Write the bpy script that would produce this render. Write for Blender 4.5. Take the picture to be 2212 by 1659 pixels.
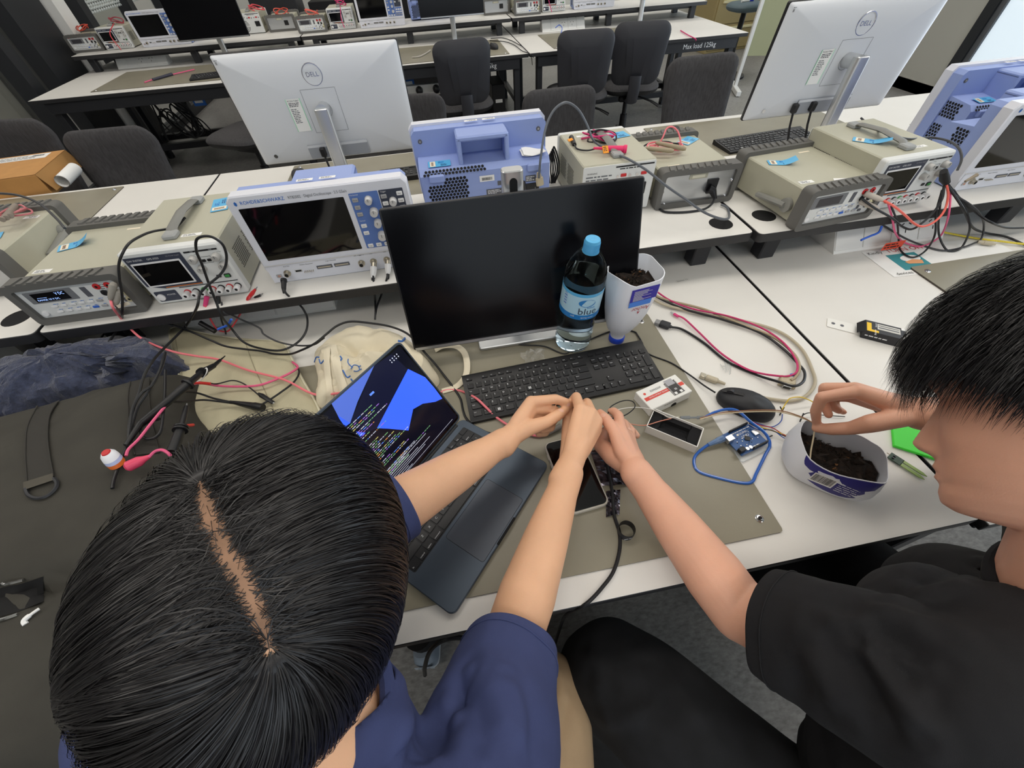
import bpy, bmesh, math, random
import numpy as np
from mathutils import Vector, Matrix
from mathutils.bvhtree import BVHTree
random.seed(7); rng = np.random.default_rng(7)
for _o in list(bpy.data.objects): bpy.data.objects.remove(_o)
SC = bpy.context.scene; COL = SC.collection
PI = math.pi
# ------------------------------------------------------------------ camera
DZ = 0.75          # bench top above the floor
RZ = 0.117         # riser shelf top above the bench top
FPX, IW, IH = 852.13, 2212, 1659
CAM = np.array([-0.4713, -0.1156, DZ+0.6994])
_r = np.array([0.98310343, -0.17808727, -0.04233881]); _u = np.array([0.16320873, 0.74803447, 0.64327859]); _f = np.array([0.08288883, 0.63931945, -0.76446065])
cd = bpy.data.cameras.new('camera'); cam = bpy.data.objects.new('camera', cd); COL.objects.link(cam)
cam.matrix_world = Matrix(((_r[0],_u[0],-_f[0],CAM[0]),(_r[1],_u[1],-_f[1],CAM[1]),(_r[2],_u[2],-_f[2],CAM[2]),(0,0,0,1)))
cd.sensor_width = 36; cd.lens = 36*FPX/IW; cd.clip_start = 0.02; cd.clip_end = 60
SC.camera = cam
SC.view_settings.view_transform = 'Standard'; SC.view_settings.look = 'None'; SC.view_settings.gamma = 1
SC.view_settings.use_curve_mapping = False; SC.view_settings.exposure = 0.0
SC.cycles.max_bounces = 8; SC.cycles.transparent_max_bounces = 12
SC.cycles.sample_clamp_indirect = 4.0
W = bpy.data.worlds.new('world'); SC.world = W; W.use_nodes = True
_bg = W.node_tree.nodes['Background']; _bg.inputs[0].default_value = (0.80, 0.90, 1.0, 1); _bg.inputs[1].default_value = 1.3
def area(name, loc, sx, sy, power, color, rot):
    l = bpy.data.lights.new(name, 'AREA'); l.shape = 'RECTANGLE'; l.size = sx; l.size_y = sy; l.energy = power; l.color = color
    o = bpy.data.objects.new(name, l); COL.objects.link(o); o.location = loc; o.rotation_euler = rot; return o
for _i, (_x, _y) in enumerate([(-2.4,-0.9),(-0.6,-0.9),(1.2,-0.9),(-2.4,1.2),(-0.6,1.2),(1.2,1.2),(3.0,1.2),(-2.4,3.6),(-0.6,3.6),(1.2,3.6),(3.0,3.6),(-1.5,5.9),(1.0,5.9),(3.0,5.9)]):
    area('ceiling_lamp_light', (_x,_y,2.94), 1.3, 0.55, 9.6, (1.0,0.955,0.895), (0,0,0))
area('window_daylight', (4.66,2.2,1.75), 6.6, 2.1, 110, (0.76,0.88,1.0), (0, math.radians(90), math.radians(0)))
area('window_daylight', (1.0,-2.9,1.75), 5.0, 1.9, 13, (0.92,0.96,1.0), (math.radians(90),0,0))

area('corridor_fill_light', (-4.4,4.0,2.9), .6, 6.0, 45, (1.0,0.97,0.92), (0,0,0))  # unseen fill light added to lighten the corridor behind the glass
def ray(px, py):
    d = _f + (px-IW/2)/FPX*_r - (py-IH/2)/FPX*_u
    return d
def P(px, py, z=0.0):                 # the point of the level z (above the bench top) seen at this place of the photograph
    d = ray(px, py); t = (DZ+z-CAM[2])/d[2]
    return Vector(CAM+t*d)
def Py(px, py, y):
    d = ray(px, py); return Vector(CAM+(y-CAM[1])/d[1]*d)
def Px(px, py, x):
    d = ray(px, py); return Vector(CAM+(x-CAM[0])/d[0]*d)
def Pd(px, py, t):                    # at axial distance t from the lens
    return Vector(CAM+t*ray(px, py))
def proj(p):
    d = np.array(p)-CAM; z = d@_f
    return (IW/2+FPX*(d@_r)/z, IH/2-FPX*(d@_u)/z)
# ------------------------------------------------------------------ materials
def lin(c):
    if isinstance(c, str):
        c = c.lstrip('#'); c = [int(c[i:i+2],16)/255 for i in (0,2,4)]
    return tuple((v/12.92 if v <= .04045 else ((v+.055)/1.055)**2.4) for v in c[:3])
MATS = {}
def mat(name, col, rough=.5, metal=0, noise=0, nscale=40, bump=0, bscale=200, spec=.5, alpha=1, trans=0, ior=1.45, emit=None, estr=1, coat=0, stretch=None, sheen=0, sss=0, col2=None, trans_col=None):
    if name in MATS: return MATS[name]
    m = bpy.data.materials.new(name); m.use_nodes = True; nt = m.node_tree; b = nt.nodes['Principled BSDF']; L = nt.links
    c = lin(col); b.inputs['Base Color'].default_value = (*c,1); b.inputs['Roughness'].default_value = rough; b.inputs['Metallic'].default_value = metal
    b.inputs['Specular IOR Level'].default_value = spec; b.inputs['IOR'].default_value = ior
    b.inputs['Alpha'].default_value = alpha; b.inputs['Transmission Weight'].default_value = trans
    if coat: b.inputs['Coat Weight'].default_value = coat; b.inputs['Coat Roughness'].default_value = .08
    if sheen: b.inputs['Sheen Weight'].default_value = sheen; b.inputs['Sheen Roughness'].default_value = .5
    if sss:
        b.inputs['Subsurface Weight'].default_value = sss; b.inputs['Subsurface Radius'].default_value = (.012,.004,.002); b.inputs['Subsurface Scale'].default_value = 1.0
    if emit is not None: b.inputs['Emission Color'].default_value = (*lin(emit),1); b.inputs['Emission Strength'].default_value = estr
    if noise or bump:
        tc = nt.nodes.new('ShaderNodeTexCoord'); src = tc.outputs['Object']
        if stretch:
            mp = nt.nodes.new('ShaderNodeMapping'); mp.inputs['Scale'].default_value = stretch; L.new(src, mp.inputs[0]); src = mp.outputs[0]
        if noise:
            n = nt.nodes.new('ShaderNodeTexNoise'); n.inputs['Scale'].default_value = nscale; n.inputs['Detail'].default_value = 5; L.new(src, n.inputs['Vector'])
            r = nt.nodes.new('ShaderNodeValToRGB'); r.color_ramp.elements[0].position = .3; r.color_ramp.elements[1].position = .7
            k0 = tuple(max(0,v*(1-noise)) for v in c) if col2 is None else lin(col2); k1 = tuple(min(1,v*(1+noise)) for v in c)
            r.color_ramp.elements[0].color = (*k0,1); r.color_ramp.elements[1].color = (*k1,1)
            L.new(n.outputs['Fac'], r.inputs[0]); L.new(r.outputs[0], b.inputs['Base Color'])
        if bump:
            n2 = nt.nodes.new('ShaderNodeTexNoise'); n2.inputs['Scale'].default_value = bscale; n2.inputs['Detail'].default_value = 4; L.new(src, n2.inputs['Vector'])
            bp = nt.nodes.new('ShaderNodeBump'); bp.inputs['Strength'].default_value = bump; bp.inputs['Distance'].default_value = .002
            L.new(n2.outputs['Fac'], bp.inputs['Height']); L.new(bp.outputs[0], b.inputs['Normal'])
    MATS[name] = m; return m
# ------------------------------------------------------------------ mesh building
def catmull(pts, k=8, closed=False):
    pts = [Vector(p) for p in pts]; n = len(pts); out = []
    if n < 3 and not closed:
        return [pts[0].lerp(pts[-1], i/k) for i in range(k+1)]
    rngi = range(n if closed else n-1)
    for i in rngi:
        p1, p2 = pts[i], pts[(i+1)%n]
        p0 = pts[(i-1)%n] if closed or i > 0 else p1*2-p2
        p3 = pts[(i+2)%n] if closed or i < n-2 else p2*2-p1
        for j in range(k):
            t = j/k; t2 = t*t; t3 = t2*t
            out.append(.5*((2*p1)+(p2-p0)*t+(2*p0-5*p1+4*p2-p3)*t2+(3*p1-p0-3*p2+p3)*t3))
    if not closed: out.append(pts[-1])
    return out
def rrect(w, h, r, n=5, cx=0, cy=0):
    r = min(r, w/2-1e-5, h/2-1e-5); o = []
    for (sx, sy, a0) in ((1,1,0),(-1,1,90),(-1,-1,180),(1,-1,270)):
        for i in range(n+1):
            a = math.radians(a0+90*i/n); o.append((cx+sx*(w/2-r)+r*math.cos(a), cy+sy*(h/2-r)+r*math.sin(a)))
    return o
def circ(r, n=16, cx=0, cy=0): return [(cx+r*math.cos(2*PI*i/n), cy+r*math.sin(2*PI*i/n)) for i in range(n)]
_GL = {}
def glyphs(s, size, align):
    k = (s, align)
    if k not in _GL:
        cu = bpy.data.curves.new('t', 'FONT'); cu.body = s; cu.size = 1; cu.align_x = align; cu.align_y = 'CENTER'; cu.resolution_u = 2
        o = bpy.data.objects.new('t', cu); me = bpy.data.meshes.new_from_object(o)
        _GL[k] = ([tuple(v.co) for v in me.vertices], [tuple(p.vertices) for p in me.polygons])
        bpy.data.objects.remove(o); bpy.data.curves.remove(cu); bpy.data.meshes.remove(me)
    v, f = _GL[k]
    return [(a*size, b*size, 0) for a, b, c in v], f
def T(x=0, y=0, z=0): return Matrix.Translation((x,y,z))
def R(ax, deg): return Matrix.Rotation(math.radians(deg), 4, ax)
def S(x, y, z): return Matrix.Diagonal((x,y,z,1))
FRONT = R('X', 90)            # drawing plane (x, y) -> (x, z), normal towards -y
BACK = R('Z', 180) @ R('X', 90)
class MB:
    def __init__(s): s.v = []; s.f = []; s.m = []; s.mats = []; s.M = Matrix()
    def mi(s, m):
        if m not in s.mats: s.mats.append(m)
        return s.mats.index(m)
    def add(s, v, f, m, M=None):
        M = s.M if M is None else s.M @ M
        o = len(s.v); k = s.mi(m)
        s.v.extend([tuple(M @ Vector(p)) for p in v]); fl = M.determinant() < 0
        for q in f:
            q = [i+o for i in q]; s.f.append(q[::-1] if fl else q); s.m.append(k)
        return s
    def slab(s, out, z0, z1, m, ch=0, M=None, chb=0):
        n = len(out); rings = []
        def inset(d):
            if not d: return out
            cx = sum(p[0] for p in out)/n; cy = sum(p[1] for p in out)/n; res = []
            for i in range(n):
                a, b, c = out[i-1], out[i], out[(i+1)%n]
                e1 = (b[0]-a[0], b[1]-a[1]); e2 = (c[0]-b[0], c[1]-b[1])
                l1 = math.hypot(*e1) or 1; l2 = math.hypot(*e2) or 1
                nx = -e1[1]/l1-e2[1]/l2; ny = e1[0]/l1+e2[0]/l2; l = math.hypot(nx,ny) or 1
                cosb = max(.5, l/2)
                res.append((b[0]+nx/l*d/cosb, b[1]+ny/l*d/cosb))
            return res
        if chb: rings.append((inset(chb), z0)); rings.append((out, z0+chb))
        else: rings.append((out, z0))
        if ch: rings.append((out, z1-ch)); rings.append((inset(ch), z1))
        else: rings.append((out, z1))
        v = []; f = []
        for o_, z in rings: v += [(p[0],p[1],z) for p in o_]
        for k in range(len(rings)-1):
            for i in range(n):
                j = (i+1)%n; f.append((k*n+i, k*n+j, (k+1)*n+j, (k+1)*n+i))
        f.append(tuple(range(n-1,-1,-1))); f.append(tuple((len(rings)-1)*n+i for i in range(n)))
        return s.add(v, f, m, M)
    def box(s, c, d, m, ch=0, M=None):
        x, y, z = c; a, b, h = d[0]/2, d[1]/2, d[2]/2
        if not ch:
            v = [(x+i*a,y+j*b,z+k*h) for k in (-1,1) for j in (-1,1) for i in (-1,1)]
            return s.add(v, [(0,2,3,1),(4,5,7,6),(0,1,5,4),(2,6,7,3),(0,4,6,2),(1,3,7,5)], m, M)
        ch = min(ch, a*.98, b*.98, h*.98)
        MM = T(x,y,z) if M is None else M @ T(x,y,z)
        return s.slab(rrect(2*a,2*b,ch,1), -h, h, m, ch, MM, ch)
    def rbox(s, c, d, r, m, ch=.001, M=None, n=5):
        MM = T(*c) if M is None else M @ T(*c)
        return s.slab(rrect(d[0],d[1],r,n), -d[2]/2, d[2]/2, m, ch, MM, ch)
    def cyl(s, p0, p1, r0, m, r1=None, n=16, M=None, caps=True):
        return s.tube([p0,p1], [r0, r0 if r1 is None else r1], m, n, M=M, caps=caps)
    def tube(s, pts, r, m, n=8, closed=False, M=None, caps=True, flat=1.0):
        pts = [Vector(p) for p in pts]; N = len(pts); rr = r if isinstance(r,(list,tuple,np.ndarray)) else [r]*N
        t = []
        for i in range(N):
            a = pts[(i-1)%N] if closed or i > 0 else pts[i]; b = pts[(i+1)%N] if closed or i < N-1 else pts[i]
            d = b-a; t.append(d.normalized() if d.length > 1e-9 else Vector((0,0,1)))
        up = Vector((0,0,1)) if abs(t[0].z) < .9 else Vector((0,1,0))
        nx = t[0].cross(up).normalized(); v = []; f = []
        for i in range(N):
            nx = (nx-t[i]*nx.dot(t[i]));
            nx = nx.normalized() if nx.length > 1e-9 else t[i].orthogonal().normalized()
            ny = nx.cross(t[i])
            for j in range(n):
                a = 2*PI*j/n; v.append(pts[i]+(nx*math.cos(a)+ny*math.sin(a)*flat)*rr[i])
        for i in range(N if closed else N-1):
            k = (i+1)%N
            for j in range(n):
                l = (j+1)%n; f.append((i*n+j, k*n+j, k*n+l, i*n+l))
        if caps and not closed: f.append(tuple(range(n))); f.append(tuple((N-1)*n+j for j in range(n-1,-1,-1)))
        return s.add(v, f, m, M)
    def lathe(s, prof, m, n=24, M=None, capb=True, capt=True, sx=1, sy=1):
        v = []; f = []
        for r, z in prof:
            for j in range(n): a = 2*PI*j/n; v.append((r*sx*math.cos(a), r*sy*math.sin(a), z))
        for i in range(len(prof)-1):
            for j in range(n):
                l = (j+1)%n; f.append((i*n+j, i*n+l, (i+1)*n+l, (i+1)*n+j))
        if capb: f.append(tuple(range(n-1,-1,-1)))
        if capt: f.append(tuple((len(prof)-1)*n+j for j in range(n)))
        return s.add(v, f, m, M)
    def grid(s, fn, nu, nv, m, M=None, closeu=False):
        v = [fn(i/(nu if closeu else nu-1), j/(nv-1)) for i in range(nu) for j in range(nv)]; f = []
        for i in range(nu if closeu else nu-1):
            k = (i+1)%nu
            for j in range(nv-1): f.append((i*nv+j, k*nv+j, k*nv+j+1, i*nv+j+1))
        return s.add(v, f, m, M)
    def quad(s, p, m, M=None): return s.add(p, [tuple(range(len(p)))], m, M)
    def rect(s, x0, x1, y0, y1, z, m, M=None): return s.add([(x0,y0,z),(x1,y0,z),(x1,y1,z),(x0,y1,z)], [(0,1,2,3)], m, M)
    def text(s, t, size, m, x=0, y=0, z=0, M=None, align='CENTER', sx=1):
        v, f = glyphs(t, size, align)
        MM = T(x,y,z) @ S(sx,1,1)
        return s.add(v, f, m, MM if M is None else M @ MM)
    def barcode(s, x, y, w, h, z, m, M=None, seed=1):
        r = random.Random(seed); t = 0
        while t < w:
            b = w*r.choice((.012,.02,.03)); s.rect(x+t, min(x+t+b,x+w), y, y+h, z, m, M); t += b+w*r.choice((.015,.025))
        return s
    def lines(s, x, y, w, h, n, z, m, M=None, seed=1, t=.45):   # rows of fine print too small to read
        r = random.Random(seed)
        for i in range(n):
            yy = y-h*(i+.5)/n; xx = x; e = x+w*r.uniform(.6,1)
            while xx < e:
                ww = h/n*r.uniform(.8,2.6); s.rect(xx, min(xx+ww,e), yy-h/n*t/2, yy+h/n*t/2, z, m, M); xx += ww+h/n*.35
        return s
    def mesh(s, name, sharp=38, flat=False):
        me = bpy.data.meshes.new(name); me.from_pydata(s.v, [], s.f)
        for m in s.mats: me.materials.append(m)
        me.polygons.foreach_set('material_index', s.m)
        if not flat:
            me.polygons.foreach_set('use_smooth', [True]*len(s.f)); me.set_sharp_from_angle(angle=math.radians(sharp))
        me.update(); return me
    def build(s, name, parent=None, label=None, cat=None, group=None, kind=None, sharp=38, center=True, flat=False):
        off = Vector()
        if parent is None and center and s.v:
            a = np.array(s.v); off = Vector(((a[:,0].min()+a[:,0].max())/2, (a[:,1].min()+a[:,1].max())/2, a[:,2].min()))
            s.v = [tuple(Vector(p)-off) for p in s.v]
        o = bpy.data.objects.new(name, s.mesh(name, sharp, flat)); COL.objects.link(o)
        if parent is not None: o.parent = parent
        o.location = off
        return tag(o, label, cat, group, kind)
def tag(o, label=None, cat=None, group=None, kind=None):
    for k, v in (('label',label),('category',cat),('group',group),('kind',kind)):
        if v is not None: o[k] = v
    return o
def thing(name, label, cat, loc=(0,0,0), rz=0, group=None, M=None):
    o = bpy.data.objects.new(name, None); COL.objects.link(o); o.empty_display_size = .05
    if M is not None: o.matrix_world = M
    else: o.location = loc; o.rotation_euler = (0,0,math.radians(rz))
    return tag(o, label, cat, group)
def dup(o, parent=None, loc=None, rz=None, label=None, group=None, skip=()):
    c = o.copy(); COL.objects.link(c)
    if parent is not None: c.parent = parent
    if loc is not None: c.location = loc
    if rz is not None: c.rotation_euler = (0,0,math.radians(rz))
    if label: c['label'] = label
    if group: c['group'] = group
    for ch in o.children:
        if ch.name.split('.')[0] in skip: continue
        dup(ch, c)
    return c
def cable(name, label, pts, r, m, cat='cable', k=8, n=7, group=None, zadd=0):
    b = MB(); q = [P(a[0],a[1],a[2]+zadd) if len(a) == 3 and abs(a[0]) > 5 else Vector(a) for a in pts]
    b.tube(catmull(q,k), r, m, n); return b.build(name, None, label, cat, group)
# shared palette
M_WHITE = mat('white_laminate', '#e3e1dc', .42, noise=.015, nscale=6, bump=.05, bscale=600)
M_EDGE = mat('black_edge_band', '#2b2b2d', .5)
M_STEEL = mat('charcoal_powder_coat', '#2a2b2f', .45, bump=.08, bscale=900)
M_BLK = mat('black_plastic', '#17171a', .42, bump=.05, bscale=1200)
M_BLK2 = mat('dark_grey_plastic', '#2c2d31', .5)
M_GLOSSBLK = mat('glossy_black_glass', '#07070a', .06, spec=.6)
M_CHROME = mat('chrome', '#d8d8da', .15, metal=1)
M_SILV = mat('brushed_silver', '#c9cbcd', .32, metal=.85)
M_INSTR = mat('instrument_beige_paint', '#b3b19f', .45, bump=.12, bscale=900)
M_INSTRF = mat('instrument_white_front', '#dcdedd', .4)
M_BUMP = mat('grey_rubber_bumper', '#63625f', .65, bump=.1, bscale=800)
M_PAPER = mat('white_paper', '#eeeeec', .7)
M_INK = mat('black_print', '#1c1d20', .6)
M_INKG = mat('grey_print', '#6b6e72', .6)
M_INKB = mat('blue_print', '#2f6fc4', .6)
M_WPRINT = mat('white_print', '#e4e6e8', .6)
M_RED = mat('red_plastic', '#c62a2e', .4)
M_BLUESTK = mat('blue_sticker', '#58b2e2', .35)
M_CREAM = mat('cream_sticker', '#efe3cc', .5)
M_ORANGE = mat('orange_print', '#e07a2c', .5)
M_GREENB = mat('green_button', '#3f9a4c', .4)
M_HOLE = mat('dark_hole', '#0b0b0d', .8)
M_CABLE = mat('black_cable', '#1b1c1f', .42)
M_GREYC = mat('dark_grey_cable', '#3a3b3e', .45)
M_PINK = mat('pink_cable', '#e9606e', .42)
M_PINK2 = mat('magenta_cable', '#d23b78', .5)
M_REDC = mat('red_cable', '#d8352f', .4)
M_GLASS = mat('clear_glass', '#ffffff', .02, trans=1, ior=1.01, alpha=.25)
# ------------------------------------------------------------------ the room
M_FLOOR = mat('speckled_grey_vinyl', '#8e8c89', .38, noise=.28, nscale=55, bump=.05, bscale=120, stretch=(1,2.2,1))
M_WALL = mat('pale_wall_paint', '#dcdcd6', .75)
M_WALLG = mat('grey_wall_panel', '#aeada5', .7)
M_FRAME = mat('dark_aluminium_frame', '#232529', .45)
M_FRAMEG = mat('mid_grey_frame', '#55575b', .5)
M_POST = mat('white_post_paint', '#e4e4e2', .55)
M_PANE = mat('window_glass', '#ffffff', .03, trans=1, ior=1.02, alpha=.22)
M_FROST = mat('frosted_film', '#c9d0cf', .6)
M_CORR = mat('corridor_grey', '#8f8f88', .7)
M_CORRL = mat('corridor_light', '#bdc0b8', .7)
def struct(b, name, parent=None): return b.build(name, parent, kind='structure' if parent is None else None)
XL, XR, YB, YF, ZC = -3.45, 4.75, 7.6, -3.0, 3.0
b = MB(); b.box(((XL-2+XR)/2,(YF+YB)/2,-.05), (XR-XL+2,YB-YF,.1), M_FLOOR); struct(b,'floor')
b = MB(); b.box(((XL-2+XR)/2,(YF+YB)/2,ZC+.05), (XR-XL+2,YB-YF,.1), mat('ceiling_white','#e6e5e0',.8)); struct(b,'ceiling')
for i,(x,y) in enumerate([(-2.4,-0.9),(-0.6,-0.9),(1.2,-0.9),(-2.4,1.2),(-0.6,1.2),(1.2,1.2),(3.0,1.2),(-2.4,3.6),(-0.6,3.6),(1.2,3.6),(3.0,3.6),(-1.5,5.9),(1.0,5.9),(3.0,5.9)]):
    t = MB(); M_LAMP = mat('lamp_diffuser','#fff6ea',.6,emit='#fff2e0',estr=1.2)
    t.rect(-.65,.65,-.28,.28,0,M_LAMP,T(x,y,2.985)@R('X',180)); f = MB()
    for a,c,d in ((0,.295,(1.36,.03,.03)),(0,-.295,(1.36,.03,.03)),(.665,0,(.03,.56,.03)),(-.665,0,(.03,.56,.03))): f.box((x+a,y+c,2.985),d,M_POST)
    o = f.build('ceiling_lamp',None,'flat ceiling panel lamp, '+('row above the seated people','row above the near risers','row above the second row','row above the far wall')[0 if y<0 else 1 if y<2 else 2 if y<5 else 3]+', '+('nearest the glass partition','second from the partition','third from the partition','nearest the windows')[0 if x<-2 else 1 if x<0 else 2 if x<2 else 3],'lamp','ceiling panel lamps'); t.build('diffuser',o); o.children[0].matrix_parent_inverse = Matrix.Translation(-o.location)
# back wall with dark cabinets standing before it
b = MB(); b.box((.6,YB+.05,ZC/2),(9.5,.1,ZC),M_WALL); struct(b,'wall_back')
b = MB(); b.box(((XL+XR)/2,YF-.05,.4),(XR-XL,.1,.8),M_WALL); b.box(((XL+XR)/2,YF-.05,2.85),(XR-XL,.1,.3),M_WALL); b.box((XL+.8,YF-.05,1.75),(1.6,.1,1.9),M_WALL); b.box((XR-1,YF-.05,1.75),(2,.1,1.9),M_WALL); struct(b,'wall_front')
# left wall: dark framed glass partition, corridor behind it
b = MB(); b.box((XL-1.95,(YF+YB)/2,ZC/2),(.1,YB-YF,ZC),M_CORR)
b.box((XL-1,YB+.05,ZC/2),(2.1,.1,ZC),M_CORRL); b.box((XL-1,YF-.05,ZC/2),(2.1,.1,ZC),M_CORRL); b.box((XL-1.88,4.0,.5),(.03,.9,1.0),M_CORRL); b.box((XL-1.88,5.6,.75),(.03,.5,1.5),M_FRAMEG); b.box((XL-1.88,6.8,.6),(.03,.6,1.2),M_FRAME); struct(b,'wall_corridor')
b = MB()
ys = [-2.9,-1.6,-.3,1.0,2.3,3.35,4.12,4.60,5.35,6.2,7.0,7.55]
b.box((XL,(YF+YB)/2,.05),(.09,YB-YF,.1),M_FRAME); b.box((XL,(YF+YB)/2,2.95),(.09,YB-YF,.1),M_FRAME)
struct(b,'wall_left')
for i,y in enumerate(ys):
    f = MB(); w = .42 if abs(y-4.60)<.01 else .11
    f.box((XL,y,1.5),(.12,w,2.8),M_FRAME); struct(f,'trim_%d'%(i+1))
b = MB(); b.box((XL+.055,4.93,1.5),(.13,.16,3.0),M_POST); struct(b,'trim_20')
for i in range(len(ys)-1):
    f = MB(); f.box((XL,(ys[i]+ys[i+1])/2,1.5),(.012,ys[i+1]-ys[i]-.05,2.8),M_PANE); o = struct(f,'window_%d'%(i+1))
# frosted lattice film on the glass behind the left end of the second row
for k,(y0,y1) in enumerate(((5.42,6.1),(6.28,6.94))):
    f = MB(); n = int((y1-y0)/.045)
    for i in range(n):
        for j in range(3):
            y = y0+.045*i+.022; z = 1.045+.045*j
            for a in (45,-45): f.box((0,0,0),(.004,.052,.013),M_FROST,M=T(XL+.012,y,z)@R('X',a))
    o = f.build('frosted_lattice',None,['frosted lattice band on the glass nearest the white post','frosted lattice band on the further glass pane'][k],'decal')
# right wall: grey pier, black framed windows
b = MB()
b.box((XR+.1,4.32,1.5),(.2,.50,3.0),M_WALLG); b.box((XR+.1,2.3,.05),(.2,10.6,.1),M_WALL); b.box((XR+.1,2.3,2.9),(.2,10.6,.2),M_WALL); b.box((XR+.1,-1.85,1.5),(.2,2.3,3.0),M_WALL); struct(b,'wall_right')
M_WPANE = mat('sunlit_blind_film','#dfe9ee',.55, emit='#d3e4f2', estr=.62)
for k,(y0,y1) in enumerate(((-.6,.9),(.96,2.4),(2.46,4.07),(4.57,5.9),(5.96,7.5))):
    f = MB(); x = XR+.03
    for (yy,zz,sy,sz) in (((y0+y1)/2,.14,y1-y0,.09),((y0+y1)/2,2.75,y1-y0,.09),(y0+.05,1.45,.10,2.6),(y1-.05,1.45,.10,2.6)): f.box((x,yy,zz),(.1,sy,sz),M_FRAME)
    f.box((x+.02,y1-.125,1.45),(.1,.05,2.6),M_FRAMEG)
    o = struct(f,'window_%d'%(20+k)); g = MB(); g.box((x,(y0+y1)/2,1.45),(.012,y1-y0-.2,2.55),M_WPANE if k<3 else M_PANE); g.build('pane',o); o.children[0].matrix_parent_inverse = Matrix.Translation(-o.location)
# trees outside the far right window
for k,(y,h) in enumerate(((5.2,2.3),(6.6,2.8))):
    t = MB(); t.tube([(XR+1.9,y,0),(XR+1.9,y+.05,h*.6)],[.07,.04],mat('bark','#5b4c3e',.9)); rr = random.Random(k); M_LEAF = mat('foliage','#5f7a58',.7,noise=.3,nscale=8)
    for i in range(160):
        c = Vector((XR+1.9+rr.uniform(-.6,.6),y+rr.uniform(-.65,.65),h*rr.uniform(.3,1))); a = rr.uniform(.1,.2)
        t.add([c+Vector((rr.uniform(-a,a),rr.uniform(-a,a),rr.uniform(-a,a))) for _ in range(4)],[(0,1,2),(0,2,3),(0,3,1)],M_LEAF)
    t.build('tree',None,'green tree outside the window, '+('nearer the grey pier' if k==0 else 'further back'),'tree','trees outside')
# ------------------------------------------------------------------ benches and risers
BX = [(-3.27,-1.476),(-1.468,.333),(.341,2.172)]
def bench(x0,x1,y0,y1,near,label,load=False,dz=0):
    cx, cy = (x0+x1)/2, (y0+y1)/2; w, d = x1-x0, y1-y0; sg = -1 if near else 1
    o = thing('workbench',label,'table',(cx,cy,0),0,'white workbenches')
    t = MB(); t.box((0,0,DZ-.0125),(w,d,.023),M_EDGE,.0015); t.box((0,0,DZ-.001),(w-.002,d-.002,.002),M_WHITE); t.build('desktop',o)
    a = MB(); a.box((0,sg*(d/2-.03),DZ-.058),(w-.14,.03,.07),M_STEEL,.002); a2 = MB(); a2.box((0,-sg*(d/2-.05),DZ-.058),(w-.14,.03,.07),M_STEEL,.002); a2.build('apron',o)
    if load: a.text('Max load 125kg',.045,M_WPRINT,0,0,0,T(w/2-.40,-d/2+.0145,DZ-.058)@FRONT)
    a.build('apron',o)
    for sx in (-1,1):
        for sy in (-1,1):
            l = MB(); l.box((sx*(w/2-.09),sy*(d/2-.07),(DZ-.03)/2),(.045,.06,DZ-.03),M_STEEL,.003); l.cyl((sx*(w/2-.09),sy*(d/2-.07),0),(sx*(w/2-.09),sy*(d/2-.07),.02),.03,M_BLK); l.build('leg',o)
        r = MB(); r.box((sx*(w/2-.09),0,.16),(.04,d-.2,.05),M_STEEL,.002); r.build('side_rail',o)
    r = MB(); r.box((0,-sg*(d/2-.15),.16),(w-.2,.05,.05),M_STEEL,.002); r.build('stretcher',o)
    c = MB(); yy = -sg*(d/2-.22)
    for i in range(15): c.tube([(-w/2+.2+i*(w-.4)/14,yy-.09,DZ-.06),(-w/2+.2+i*(w-.4)/14,yy-.09,DZ-.14),(-w/2+.2+i*(w-.4)/14,yy+.09,DZ-.14),(-w/2+.2+i*(w-.4)/14,yy+.09,DZ-.06)],.003,M_STEEL,4)
    for e in (-.09,-.03,.03,.09): c.tube([(-w/2+.18,yy+e,DZ-.14),(w/2-.18,yy+e,DZ-.14)],.003,M_STEEL,4)
    c.build('cable_tray',o); return o
nm = ('left','middle','right')
for i,(x0,x1) in enumerate(BX):
    dy = -.012 if i == 2 else 0
    bench(x0,x1,dy,.985,True,('white workbench at the left, black bag lying on it','white workbench in the middle where the two people work','white workbench at the right with the torn poster')[i])
    bench(x0,x1,.995,1.98,False,('white workbench beyond the risers, cardboard box at its far edge','white workbench beyond the risers under the left silver monitor','white workbench beyond the risers under the right silver monitor')[i])
    bench(x0,x1,3.757,4.742,True,('second row white workbench at the glass partition','second row white workbench behind the single black chair','second row white workbench nearest the tan cabinet')[i],load=i>0)
    bench(x0,x1,4.752,5.737,False,('furthest white workbench by the glass partition','furthest white workbench in the middle','furthest white workbench near the tan cabinet')[i])
def riser(x0,x1,y0,y1,label,holes=()):
    cx, cy = (x0+x1)/2, (y0+y1)/2; w, d = x1-x0, y1-y0
    o = thing('riser_shelf',label,'shelf',(cx,cy,DZ),0,'riser shelves')
    t = MB(); t.slab(rrect(w,d,.012,3),RZ-.025,RZ-.001,M_EDGE,.001); t.slab(rrect(w-.003,d-.003,.012,3),RZ-.0015,RZ,M_WHITE)
    t.build('board',o)
    for x,y in holes: h = MB(); h.lathe([(.032,RZ),(.032,RZ+.0006)],M_HOLE,20,T(x-cx,y-cy,0)); h.build('cable_hole',o)
    for x in (-w/2+.10,w/2-.10,0):
        for y in (-d/2+.07,d/2-.07): l = MB(); l.box((x,y,(RZ-.025)/2),(.05,.045,RZ-.025),M_STEEL,.003); l.build('leg',o)
    a = MB(); a.box((0,-d/2+.085,RZ-.036),(w-.2,.025,.022),M_STEEL); a.build('beam',o); return o
q = [P(1557,483,RZ),P(1650,466,RZ),P(37,687,RZ)]
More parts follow.
